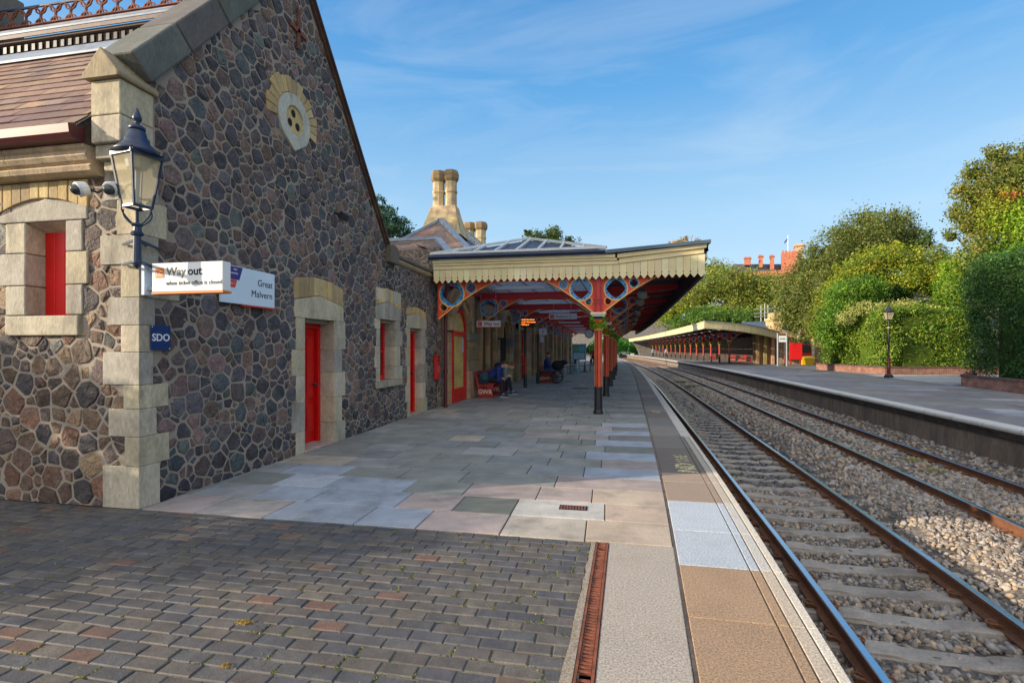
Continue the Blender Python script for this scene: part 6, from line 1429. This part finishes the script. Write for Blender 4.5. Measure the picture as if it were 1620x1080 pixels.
for i, (px, d, lb) in enumerate(((1205,56,'red bench nearest the stone piers on the opposite platform'),(1193,60,'second red bench from the stone piers on the opposite platform'),(1162,62,'red bench with pale letters just right of the nearest opposite column'),(1140,67,'red bench with pale letters left of the nearest opposite column'),(1106,78,'farthest red bench on the opposite platform'))):
    p = at(px, d); gw_bench(E2(p.y)+7.6 if i > 1 else p.x+.3, p.y-.9, p.y+.9, lb, 'red benches on the opposite platform', face=-1, letters=i in (2,3), nend=2)
# scaffolding
p0 = at(1190, 60); s = thing('scaffolding', 'grey scaffold poles above the roof of the opposite building', 'scaffolding', (p0.x,p0.y,3))
mb = MB()
for px in (1204,1210,1215,1226,1236): p = at(px, 62); mb.cyl((p.x,p.y,3.5),(p.x,p.y,1.6+(552-R.uniform(478,486))/F_PX*62),.06,n=6,col=lin(170,172,172))
for yy in (489,496,501): a, b = at(1194, 62, yy), at(1256, 62, yy-3); mb.bar(a, b, .1, col=lin(160,160,156))
mb.build('poles', M['paint'], s)
# brick walls
def low_wall(pts, h, label, grp):
    r = thing('low_brick_wall', label, 'wall', (pts[0][0],pts[0][1],0), grp); mb = MB(); cp = MB()
    for a, b in zip(pts[:-1], pts[1:]):
        a, b = Vector((*a,0)), Vector((*b,0)); d = (b-a); n = Vector((-d.y,d.x,0)).normalized(); mb.obox(a-n*.12-Vector((0,0,.1)), d, n*.24, (0,0,h-.0)); L = d.length; k = max(1, int(L/.225))
        for i in range(k):
            if (b-a).length > 0: p = a+d*(i/k); cp.obox(p-n*.15+d.normalized()*.005+Vector((0,0,h-.098)), d/k-d.normalized()*.01, n*.3, (0,0,.1), tuple(v*R.uniform(.7,1.2) for v in lin(98,72,70)))
    mb.build('brickwork', M['brick'], r); cp.build('brick_capping', M['matte'], r, bevel=.006)
low_wall([(16.3,43),(17.3,35.2),(22.4,35.9),(26,37)], .5, 'low brick wall under the sunlit hedge behind the lamp post', 'low brick walls')
low_wall([(16.6,26.6),(15.3,25.0),(14.7,21),(13.9,14),(12.9,2)], .5, 'low brick wall under the dark shaded hedge at the right edge', 'low brick walls')
mb = MB(); mb.poly([(15.6,34.2,.002),(14.9,25.2,.002),(17,26.8,.002),(26,30,.002),(26,36.2,.002),(17.3,35,.002)]); struct(mb.build('path', mat('path_tarmac', lin(150,150,152), .9, n1=.12, s1=1, n2=.2, s2=60, bump=.3, bs=100)))
# hillside
mb = MB(); xs = steps(16, 200, 4); ys = steps(-40, 420, 10); base = len(mb.v)
def hill(x, y):
    x0 = 20 if y < 60 else 20+max(0,(y-60))*-.02
    t_ = max(0, x-x0-4); return -.3+min(24, t_*.33)+R.uniform(-.15,.15)
for y in ys:
    for x in xs: mb.v.append((x, y, hill(x, y) if y < 160 else hill(x, y)))
K = len(xs)
for i in range(len(ys)-1):
    for k in range(K-1): a = base+i*K+k; mb.face((a,a+1,a+K+1,a+K))
struct(mb.build('hillside', M['soil'], smooth=True))

# ------------------------------------------------------------------ foliage
CAMV = np.array([0,0,1.6])
def leaves(P, N, size, cols, out=.5, asp=.55):
    n = len(P); d = NR.normal(size=(n,3)); d /= np.linalg.norm(d,axis=1,keepdims=True); nn = N*out+d*(1-out*.5); nn /= np.linalg.norm(nn,axis=1,keepdims=True)
    t_ = NR.normal(size=(n,3)); u = np.cross(nn, t_); u /= np.linalg.norm(u,axis=1,keepdims=True)+1e-9; v = np.cross(nn, u); s = (size*NR.uniform(.6,1.3,n))[:,None]
    V = np.stack([P-u*s*.5, P+v*s*asp*.5+u*s*.06, P+u*s*.5-nn*s*.12, P-v*s*asp*.5+u*s*.06], 1); return V.reshape(-1,3), cols
def blob_pts(c, r, n, clump=16, front=.6):
    c = np.asarray(c, float); r = np.asarray(r, float); k = max(6, n//clump); d = NR.normal(size=(k*3,3)); d /= np.linalg.norm(d,axis=1,keepdims=True)
    tc_ = CAMV-c; tc_ /= np.linalg.norm(tc_); sun_ = -np.array([SUN_AZ[0],SUN_AZ[1],-.3]); sc_ = d@tc_*front+d[:,2]*.35; idx = np.argsort(-(sc_+NR.normal(size=len(sc_))*.45))[:k]; d = d[idx]
    ph = NR.uniform(0,6.28,3); lump = 1+.10*np.sin(d[:,0]*6+ph[0])*np.sin(d[:,1]*5+ph[1])+.08*np.sin(d[:,2]*9+ph[2])
    C = c+d*r*(lump*NR.uniform(.72,1.05,k))[:,None]
    m = n//k+1; sp = np.mean(r)*.10+.06
    P = (C[:,None,:]+np.clip(NR.normal(size=(k,m,3)),-1.7,1.7)*sp*NR.uniform(.6,1.5,(k,1,1))).reshape(-1,3); Nn = np.repeat(d, m, 0); tone = np.repeat(NR.uniform(.72,1.28,k), m); ci = np.repeat(NR.random(k), m)
    return P, Nn, tone, ci
def pcol(pal_, n, tone, ci):
    pal_ = np.array(pal_); i = np.minimum((ci*len(pal_)).astype(int), len(pal_)-1); sw = NR.random(n) < .3; i[sw] = NR.integers(0, len(pal_), sw.sum()); return pal_[i]*(tone*NR.uniform(.85,1.15,n))[:,None]
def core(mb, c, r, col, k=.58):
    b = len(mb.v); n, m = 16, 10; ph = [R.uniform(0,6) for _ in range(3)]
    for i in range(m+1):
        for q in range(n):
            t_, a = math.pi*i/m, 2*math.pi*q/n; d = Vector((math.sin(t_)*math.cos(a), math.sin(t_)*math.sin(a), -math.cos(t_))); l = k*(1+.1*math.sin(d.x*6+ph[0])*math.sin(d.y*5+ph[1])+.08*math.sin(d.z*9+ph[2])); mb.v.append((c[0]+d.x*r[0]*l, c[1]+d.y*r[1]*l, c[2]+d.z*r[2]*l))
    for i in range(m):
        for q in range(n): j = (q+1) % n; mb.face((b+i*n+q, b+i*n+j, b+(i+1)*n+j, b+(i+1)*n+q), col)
G = lambda *a: [lin(*x) for x in a]
PAL = {'ilex': G((86,98,46),(100,110,54),(74,90,42),(112,116,60),(92,104,52)), 'yel': G((124,138,44),(108,128,42),(144,142,48),(94,118,42),(118,130,42)), 'ivy': G((76,112,38),(92,128,42),(62,96,34),(106,138,48)),
 'hedge': G((86,118,40),(70,102,36),(112,138,48),(132,146,62),(64,92,34)), 'pale': G((150,156,96),(138,150,84),(170,170,118)), 'dark': G((54,86,40),(44,74,36),(66,98,46),(76,106,50),(50,84,46)), 'birch': G((100,114,58),(84,100,52),(118,122,64),(136,128,62),(92,110,50)),
 'far': G((114,128,56),(100,118,52),(132,136,64),(88,108,50),(126,124,58)), 'autumn': G((150,112,60),(132,106,62),(164,126,66),(110,104,56)), 'cedar': G((52,84,70),(62,96,78),(44,72,62),(78,108,86)), 'lime': G((126,152,44),(112,142,42),(98,132,40)), 'green': G((78,110,44),(92,122,50),(66,96,40)), 'pine': G((70,92,48),(84,104,56),(60,80,46)), 'arch': G((70,140,50),(92,160,60),(54,116,44),(110,170,70)), 'tan': G((150,92,60),(168,108,70))}
def tree(name, label, cat, blobs, trunk, grp=None, leaf=.16, dens=1.0, bare=True, cores=True, front=.6, clump=16):
    """blobs: (px, py, d, rx_px, ry_px, palette); trunk: (px, d, base z, top z, radius) or None"""
    Ps, Cs = [], []; cm = MB(); cs = []
    for (px, py, d, rx, ry, pl) in blobs:
        c = at(px, d, py); k = d/F_PX; r = (rx*k, (rx*k*.55+ry*k*.45), ry*k); area = 4*math.pi*((r[0]*r[2]+r[0]*r[1]+r[1]*r[2])/3); n = int(area*.62/(leaf*leaf*.5)*2.0*dens); n = min(max(n, 150), 30000)
        P, N, tone, ci = blob_pts(c, r, n, clump, front); V, _ = leaves(P, N, leaf, None); Ps.append(V); Cs.append(pcol(PAL[pl], len(P), tone, ci)); cs.append(c)
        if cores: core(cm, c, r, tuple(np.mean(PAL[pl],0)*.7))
    V = np.concatenate(Ps); C = np.concatenate(Cs)
    b = at(trunk[0], trunk[1], z=trunk[2]) if trunk else min(cs, key=lambda q: q.z); root = thing(name, label, cat, (b.x, b.y, b.z if trunk else b.z-1), grp)
    o = mesh_np('crown' if trunk else 'foliage', V, np.arange(len(V)), 4, C, M['leaf'], root)
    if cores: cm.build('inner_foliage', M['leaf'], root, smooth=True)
    if trunk:
        t_ = MB(); top = Vector((b.x+R.uniform(-.4,.4), b.y+R.uniform(-.3,.3), trunk[3])); t_.tube([b, b.lerp(top,.4)+Vector((R.uniform(-.2,.2),0,0)), b.lerp(top,.75), top], [trunk[4], trunk[4]*.75, trunk[4]*.5, trunk[4]*.2], 9)
        for c in cs: s_ = b.lerp(top, R.uniform(.35,.8)); t_.tube([s_, s_.lerp(c,.5)+Vector((0,0,.3)), c+Vector((0,0,.3))], [trunk[4]*.4, trunk[4]*.25, trunk[4]*.08], 6)
        t_.build('trunk', M['bark'], root, smooth=True)
    return root
# right-hand bank, nearest first
tree('dark_evergreen_tree', 'broad olive green evergreen tree at the back left of the lit bank', 'tree', [(1362,392,46,46,52,'ilex'),(1405,372,48,42,40,'ilex'),(1318,412,45,40,45,'ilex'),(1300,455,44,36,42,'ilex'),(1262,470,47,36,46,'ilex'),(1255,505,48,28,36,'ilex'),(1290,510,44,30,36,'ilex'),(1440,400,47,30,36,'ilex'),(1285,425,46,30,34,'ilex'),(1264,452,48,18,24,'ilex'),(1420,350,48,16,14,'ilex'),(1375,352,47,18,14,'ilex'),(1333,372,46,16,16,'ilex'),(1448,372,47,10,12,'ilex')], (1350,47,2,11,.35), 'trees on the right bank', .2, .8)
tree('yellowing_tree', 'yellow green bushy tree above the lamp post', 'tree', [(1380,420,38,34,26,'yel'),(1420,412,38,36,26,'yel'),(1346,440,38,30,26,'yel'),(1455,425,38,28,28,'yel'),(1478,452,37,24,26,'yel'),(1435,448,37,34,26,'yel'),(1330,462,38,24,26,'yel'),(1395,448,38,30,24,'yel'),(1312,480,39,22,28,'yel'),(1300,520,39,20,26,'yel'),(1500,470,36,20,26,'yel'),(1482,410,40,14,22,'ilex'),(1466,382,42,10,18,'pine'),(1490,425,42,16,26,'pine')], (1415,38.5,.5,7.6,.2), 'trees on the right bank', .17, .9)
tree('ivy_bush', 'bright green ivy clad bush left of the lamp post', 'bush', [(1345,472,36,34,26,'ivy'),(1372,462,36,26,22,'ivy'),(1330,500,36,30,26,'ivy'),(1310,530,37,20,30,'ivy'),(1415,470,37,26,16,'dark'),(1445,500,35.6,36,20,'hedge'),(1490,498,35.4,30,22,'hedge'),(1395,505,35.8,36,20,'hedge'),(1350,520,36.4,34,24,'hedge'),(1515,510,34.6,22,28,'hedge'),(1505,462,34.5,22,24,'ivy'),(1520,430,35,18,24,'green'),(1490,440,36,20,24,'yel')], None, 'bushes on the right bank', .15, 1.7)
tree('flowering_shrub', 'pale cream flowering shrub across the middle of the hedge', 'shrub', [(1370,490,34.4,28,11,'pale'),(1425,488,34.4,22,12,'pale'),(1340,505,34.6,16,10,'pale'),(1472,492,34.2,18,8,'pale')], None, 'bushes on the right bank', .12, .9, cores=False)
def hedge(label, path, h0, h1, depth, pal_, n, leaf, grp):
    P, N, T, CI = [], [], [], []; L = [math.dist(a, b) for a, b in zip(path[:-1], path[1:])]; tot = sum(L); cm = MB()
    for i, (a, b) in enumerate(zip(path[:-1], path[1:])):
        d = np.array([b[0]-a[0], b[1]-a[1]])/L[i]; nrm = np.array([-d[1], d[0]]); m = int(n*L[i]/tot); k = m//14+1
        for face in (0, 1):
            kk = k if face == 0 else k//3; u = NR.random(kk)*L[i]; hh = h0+(h1-h0)*NR.random(kk)**(.9) if face == 0 else np.full(kk, h1)+NR.normal(size=kk)*.12; w = np.zeros(kk) if face == 0 else NR.random(kk)*depth
            bulge = .22*np.sin(u*1.3+i)+.16*np.sin(hh*2.3+u*.7)+NR.normal(size=kk)*.07
            C = np.stack([a[0]+d[0]*u+nrm[0]*(bulge if face == 0 else 0)-nrm[0]*w, a[1]+d[1]*u+nrm[1]*(bulge if face == 0 else 0)-nrm[1]*w, hh], 1)
            p = (C[:,None,:]+NR.normal(size=(kk,14,3))*.13).reshape(-1,3); p[:,2] = np.maximum(p[:,2], h0-.05); P.append(p); nn = np.array([nrm[0], nrm[1], .3]) if face == 0 else np.array([0,0,1.]); N.append(np.tile(nn,(len(p),1))); T.append(np.repeat(NR.uniform(.75,1.25,kk),14)); CI.append(np.repeat(NR.random(kk),14))
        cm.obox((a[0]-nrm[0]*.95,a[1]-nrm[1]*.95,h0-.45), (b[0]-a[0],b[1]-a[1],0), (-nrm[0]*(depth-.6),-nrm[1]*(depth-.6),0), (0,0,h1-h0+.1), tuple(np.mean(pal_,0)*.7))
    P, N, T, CI = map(np.concatenate, (P, N, T, CI)); V, _ = leaves(P, N, leaf, None, out=.6); root = thing('hedge', label, 'hedge', (path[0][0], path[0][1], h0), grp)
    mesh_np('foliage', V, np.arange(len(V)), 4, pcol(pal_, len(P), T, CI), M['leaf'], root); cm.build('inner_foliage', M['leaf'], root)
hedge('sunlit leafy hedge above the low brick wall behind the lamp post', [(22.9,36.5),(17.7,35.9),(16.7,43.5)], .45, 4.0, 2.5, PAL['hedge'], 42000, .13, 'clipped hedges on the right')
hedge('dark shaded ivy hedge at the right edge above the near brick wall', [(15.5,2),(15.7,14),(15.8,21),(16.0,25.6),(17.6,27.4),(20.5,28.2)], .45, 5.4, 2.4, PAL['dark'], 60000, .11, 'clipped hedges on the right')
tree('tall_mixed_tree', 'tall airy tree with autumn tints at the right edge', 'tree', [(1560,305,29,44,40,'birch'),(1600,270,28.5,40,38,'birch'),(1640,300,28,50,60,'birch'),(1545,352,29,36,34,'birch'),(1585,345,28,40,44,'yel'),(1620,365,27,40,46,'lime'),(1555,400,28,34,34,'birch'),(1600,415,27,40,34,'ivy'),(1525,425,29.5,26,28,'lime'),(1540,275,29,18,16,'birch'),(1575,245,28.5,20,14,'birch'),(1522,300,29,12,12,'birch'),(1512,340,29.5,14,14,'birch'),(1505,375,29.5,12,12,'birch'),(1506,455,30,22,30,'lime'),(1605,310,27.3,18,10,'tan'),(1650,245,28,30,24,'birch'),(1580,460,27,60,30,'dark')], (1590,29.5,.5,10.5,.28), 'trees on the right bank', .15, .8, front=.7)
# far trees on the hillside
tree('hillside_tree', 'broad yellow green tree right of the canopy corner', 'tree', [(1150,455,100,44,34,'far'),(1190,464,100,40,32,'far'),(1110,465,100,34,30,'far'),(1165,490,98,50,26,'far'),(1220,470,98,34,36,'far')], (1160,102,4,15,.4), 'trees on the far hillside', .42, .8)
tree('hillside_tree', 'golden tree just below the near canopy corner', 'tree', [(1085,480,104,34,26,'yel'),(1060,500,106,30,20,'yel'),(1105,500,100,30,16,'green')], (1085,106,2,12,.3), 'trees on the far hillside', .42, .8)
tree('hillside_tree', 'dark green tree low behind the opposite canopy roof', 'tree', [(1120,505,92,40,18,'green'),(1170,505,90,40,16,'green'),(1080,515,96,30,12,'green'),(1215,500,90,30,20,'far')], (1140,94,2,8,.3), 'trees on the far hillside', .38, .8)
tree('hillside_tree', 'olive tree below the red brick hotel chimneys', 'tree', [(1222,480,120,26,20,'ilex'),(1180,452,130,26,18,'far'),(1150,440,140,24,14,'far'),(1130,432,140,22,20,'far'),(1205,455,126,24,22,'far')], (1190,128,6,16,.4), 'trees on the far hillside', .48, .8)
tree('autumn_tree', 'orange brown tree rising behind the near canopy corner', 'tree', [(1085,390,110,24,14,'autumn'),(1068,398,110,16,10,'autumn'),(1104,400,110,14,14,'autumn'),(1108,425,112,14,20,'green'),(1095,440,112,24,20,'green')], (1090,111,3,24,.4), 'trees on the far hillside', .5, .6, cores=False)
tree('pine_tree', 'small dark pine behind the glazed canopy roof', 'tree', [(846,378,72,20,12,'pine'),(875,376,72,18,14,'pine'),(900,384,72,16,8,'pine'),(860,392,72,40,10,'pine'),(878,366,72,8,8,'pine'),(834,370,72,9,6,'pine')], (868,72,-.5,14,.4), 'dark trees behind the station', .3, .8)
ced = []
for i, (px, py, rx) in enumerate(((598,318,12),(606,334,20),(600,346,34),(618,356,26),(606,366,48),(634,354,18),(625,372,34),(645,378,22),(590,330,20),(580,350,40))): ced.append((px, py, 46, rx, 5.5, 'cedar'))
tree('cedar_tree', 'dark tiered cedar behind the stone gable', 'tree', ced, (590,46,-.5,16,.5), 'dark trees behind the station', .22, 1.3, cores=False)
tree('lineside_bush', 'bright green bushes seen through the bridge arch', 'bush', [(985,548,150,16,14,'arch'),(1003,552,152,14,14,'arch'),(972,552,148,12,14,'arch'),(1015,556,150,10,12,'arch'),(990,540,165,22,10,'green'),(960,550,150,16,16,'arch'),(943,551,150,18,18,'arch'),(922,552,150,18,16,'arch')], None, None, .5, .8)
# road bridge closing the view
br = thing('road_bridge', 'grey stone arch bridge beyond the ends of both platforms', 'bridge', (1.5,138,-1))
ar_ = [(1.2+7.6*math.cos(math.pi*i/24), -1+6.2*math.sin(math.pi*i/24)) for i in range(25)]
mb = MB(); mb.prism([(-30,-1.4),(-30,9.2),(32,9.2),(32,-1.4)]+ar_, lambda u, v, h: (u, h, v), 136.5, 143); mb.build('arch_wall', M['greystone'], br); mb = MB(); mb.box(-30,32,136.3,137,9.2,9.5); mb.build('parapet', M['capstone'], br)
p = at(1000.5, 134); tag((lambda m_: (m_.box(p.x-.45,p.x+.45,p.y-.3,p.y+.3,-1,.4,lin(190,200,200)), m_.box(p.x-.5,p.x+.5,p.y-.35,p.y+.35,.4,.47,lin(170,180,182)), m_.build('relay_cabinet', M['paint'], None, bevel=.02))[-1])(MB()), 'small pale lineside cabinet beneath the bridge arch', 'cabinet')
# ------------------------------------------------------------------ hotel on the hill
D = 190.; k_ = D/F_PX
hz = lambda y: 1.6+(552-y)*k_
ho = thing('hotel', 'red brick hotel with tall chimneys on the hill above the trees', 'building', tuple(at(1215, D, z=12)))
fwd = Vector((ray(1215)[0], ray(1215)[1], 0)).normalized(); sdv = Vector((fwd.y, -fwd.x, 0))
def hb(mb, p0, p1, y0, y1, dep0, dep1, col=None):
    a = at(p0, D); wv = sdv*((p1-p0)*k_); mb.obox(Vector((a.x,a.y,hz(y1)))+fwd*dep0, wv, fwd*(dep1-dep0), (0,0,hz(y0)-hz(y1)), col)
mb = MB(); hb(mb, 1160, 1252, 432, 480, 0, 12); hb(mb, 1236, 1258, 401, 480, -2, 5)
for i in range(4): hb(mb, 1237+i*5.4, 1240+i*5.4, 398, 401.2, -2, -1)
mb.build('wall', M['hotelbrick'], ho)
mb = MB(); a, b = at(1158, D), at(1254, D); z0, z1 = hz(433), hz(414)
mb.quad(Vector((a.x,a.y,z0))-fwd*.5, Vector((b.x,b.y,z0))-fwd*.5, Vector((b.x,b.y,z1))+fwd*6, Vector((a.x,a.y,z1))+fwd*6, dks[0]); mb.quad(Vector((a.x,a.y,z0))-fwd*.5, Vector((a.x,a.y,z1))+fwd*6, Vector((a.x,a.y,z0))+fwd*12, Vector((a.x,a.y,z0))+fwd*11, dks[1]); mb.build('roof', M['slate'], ho)
for (p0, p1, y0, y1) in ((1177,1186,406,418),(1200,1206,403,422),(1218,1224,403,426)):
    mb = MB(); hb(mb, p0, p1, y0, y1, 2, 5); hb(mb, p0-.8, p1+.8, y0, y0+2, 1.8, 5.2); c = mb.build('chimney', M['hotelbrick'], ho)
    mb = MB()
    for i in range(3): q = at(p0+(p1-p0)*(i+.5)/3, D)+fwd*3.5; mb.cyl((q.x,q.y,hz(y0)),(q.x,q.y,hz(y0-2.2)),.25,.2,8,lin(176,96,70))
    q = mb.build('chimney_pot', M['matte'], None); q.parent = c
mb = MB(); hb(mb, 1257, 1269, 392, 480, -3, 3, lin(186,156,128)); hb(mb, 1256, 1270.5, 389, 392, -3.4, 3.4, lin(196,160,124)); hb(mb, 1247, 1250, 400, 470, -2.3, -1.9, lin(206,186,150)); mb.build('stone_turret', M['ashlar'], ho)
mb = MB(); hb(mb, 1212, 1219, 436, 450, -3, 0, lin(222,222,224)); hb(mb, 1224, 1230, 431, 446, -3.5, 0, lin(226,226,226)); mb.build('dormer', M['paint'], ho)
mb = MB(); hb(mb, 1203, 1208, 449, 462, -4, 0); mb.build('porch', M['hotelbrick'], ho)
q = at(1246.5, D); s = thing('flagpole', 'white flagpole with a small dark flag above the hotel', 'flagpole', (q.x,q.y,hz(400)))
mb = MB(); mb.cyl((q.x,q.y,hz(401)),(q.x,q.y,hz(372)),.13,.1,8,lin(230,230,230)); mb.build('pole', M['paint'], s); mb = MB(); mb.obox((q.x,q.y,hz(376)), -sdv*1.2+Vector((0,0,-1.4)), fwd*.05, (0,0,-.9), lin(70,70,110)); mb.build('flag', M['cloth'], s)
# ------------------------------------------------------------------ small growth
def tuft(px, py, rad_, n, L, cols, name, label, cat, z=0):
    d = F_PX*(1.6-z)/(py-552); c = at(px, d, z=z); P = np.stack([NR.normal(size=n)*rad_+c.x, NR.normal(size=n)*rad_*.7+c.y, np.full(n, z)+NR.random(n)*L*.5], 1); N = np.stack([NR.normal(size=n), NR.normal(size=n), NR.random(n)+.3], 1)
    V, _ = leaves(P, N/np.linalg.norm(N,axis=1,keepdims=True), L, None, .4, .3); V[:,2] = np.maximum(V[:,2], z+.001); o = mesh_np(name, V, np.arange(len(V)), 4, np.array(cols)[NR.integers(0,len(cols),n)]*NR.uniform(.8,1.2,(n,1)), M['leaf']); tag(o, label, cat); o['group'] = 'small plants on the paving and track'; return o
dry = G((160,136,82),(176,150,92),(140,118,68)); wee = G((62,104,44),(84,126,52),(50,86,40))
tuft(388, 985, .02, 130, .024, dry, 'dry_grass_clump', 'larger dry straw clump lying on the block paving', 'grass clump'); tuft(357, 1053, .014, 80, .02, dry, 'dry_grass_clump', 'smaller dry straw clump near the bottom of the block paving', 'grass clump')
for px, py, r_, n, L, lb in ((1142,752,.11,420,.07,'bright green weed between the platform edge and rail, largest of three'),(1208,835,.09,260,.06,'low green weed below the pale edge slabs beside the rail'),(1128,728,.06,120,.05,'smallest green weed farther along beside the rail')): tuft(px, py, r_, n, L, wee, 'trackside_weed', lb, 'weed', -.98)
for px, py, lb in ((1447,727,'yellow green moss patch nearest the middle of the far track'),(1480,744,'larger yellow moss patch nearer along the far track')): tuft(px, py, .12, 260, .04, G((150,140,60),(130,130,60)), 'track_moss', lb, 'moss', -.86)
for px, py, lb in ((1082,605,'grey green weed clump between the tracks, left one'),(1098,612,'grey green weed clump between the tracks, right one')): tuft(px, py, .4, 300, .14, G((70,86,60),(84,98,72)), 'trackside_weed', lb, 'weed', -.84)
# moss in the paving joints
P = []
for (x, y0) in joints:
    pr = .03 if x < -3 else .10 if x < -1.6 else .3
    if -5.5 < x and y0 > 1.9 and R.random() < pr:
        for _ in range(R.randrange(8, 30)): P.append((x+R.gauss(0,.004) if R.random() < .6 else x+R.uniform(-.1,.0), y0+R.uniform(0,.1) if R.random() < .6 else y0+R.gauss(0,.004), -.004+R.uniform(0,.008)))
P = np.array(P); N = np.tile([0,0,1.], (len(P),1)); V, _ = leaves(P, N, .013, None, .4, .7); mc = np.array(G((112,120,44),(96,104,40),(132,136,56))); o = mesh_np('moss', V, np.arange(len(V)), 4, mc[NR.integers(0,3,len(P))], M['leaf']); tag(o, kind='stuff')
# unseen tree and hedge left of the station, added to cast shade
def shade(name, label, cat, blobs, trunk, leaf, dens):
    Ps, Cs = [], []
    for (c, r, pl) in blobs:
        area = 4*math.pi*((r[0]*r[2]+r[0]*r[1]+r[1]*r[2])/3); n = int(area*dens/(leaf*leaf*.28)); P, N, tone, ci = blob_pts(c, r, n, 14, 0); V, _ = leaves(P, N, leaf, None); Ps.append(V); Cs.append(pcol(PAL[pl], len(P), tone, ci))
    V = np.concatenate(Ps); root = thing(name, label, cat, (trunk[0], trunk[1], 0)); mesh_np('crown', V, np.arange(len(V)), 4, np.concatenate(Cs), M['leaf'], root)
    mb = MB(); mb.tube([(trunk[0],trunk[1],-.1),(trunk[0]+.1,trunk[1],trunk[2]*.5),(trunk[0],trunk[1],trunk[2])], [.35,.28,.1], 9); mb.build('trunk', M['bark'], root, smooth=True)
shade('shade_tree', 'large leafy tree added out of view left of the station for shade', 'tree', [((-23,6,10),(5,4.5,5),'green'),((-23,9,13.5),(4.5,4.5,4.5),'green'),((-24,3.5,8),(4,3,4),'green')], (-23,7,12), .3, .9)  # placed out of view so its shadow falls on the right-hand hedge
hedge('unseen clipped hedge added left of the station front for shade', [(-10.6,4.6),(-10.6,-.5)], 0, 2.95, .9, PAL['dark'], 9000, .12, 'added shade hedges')  # hedge out of view, added to shade the pavers and lower front wall
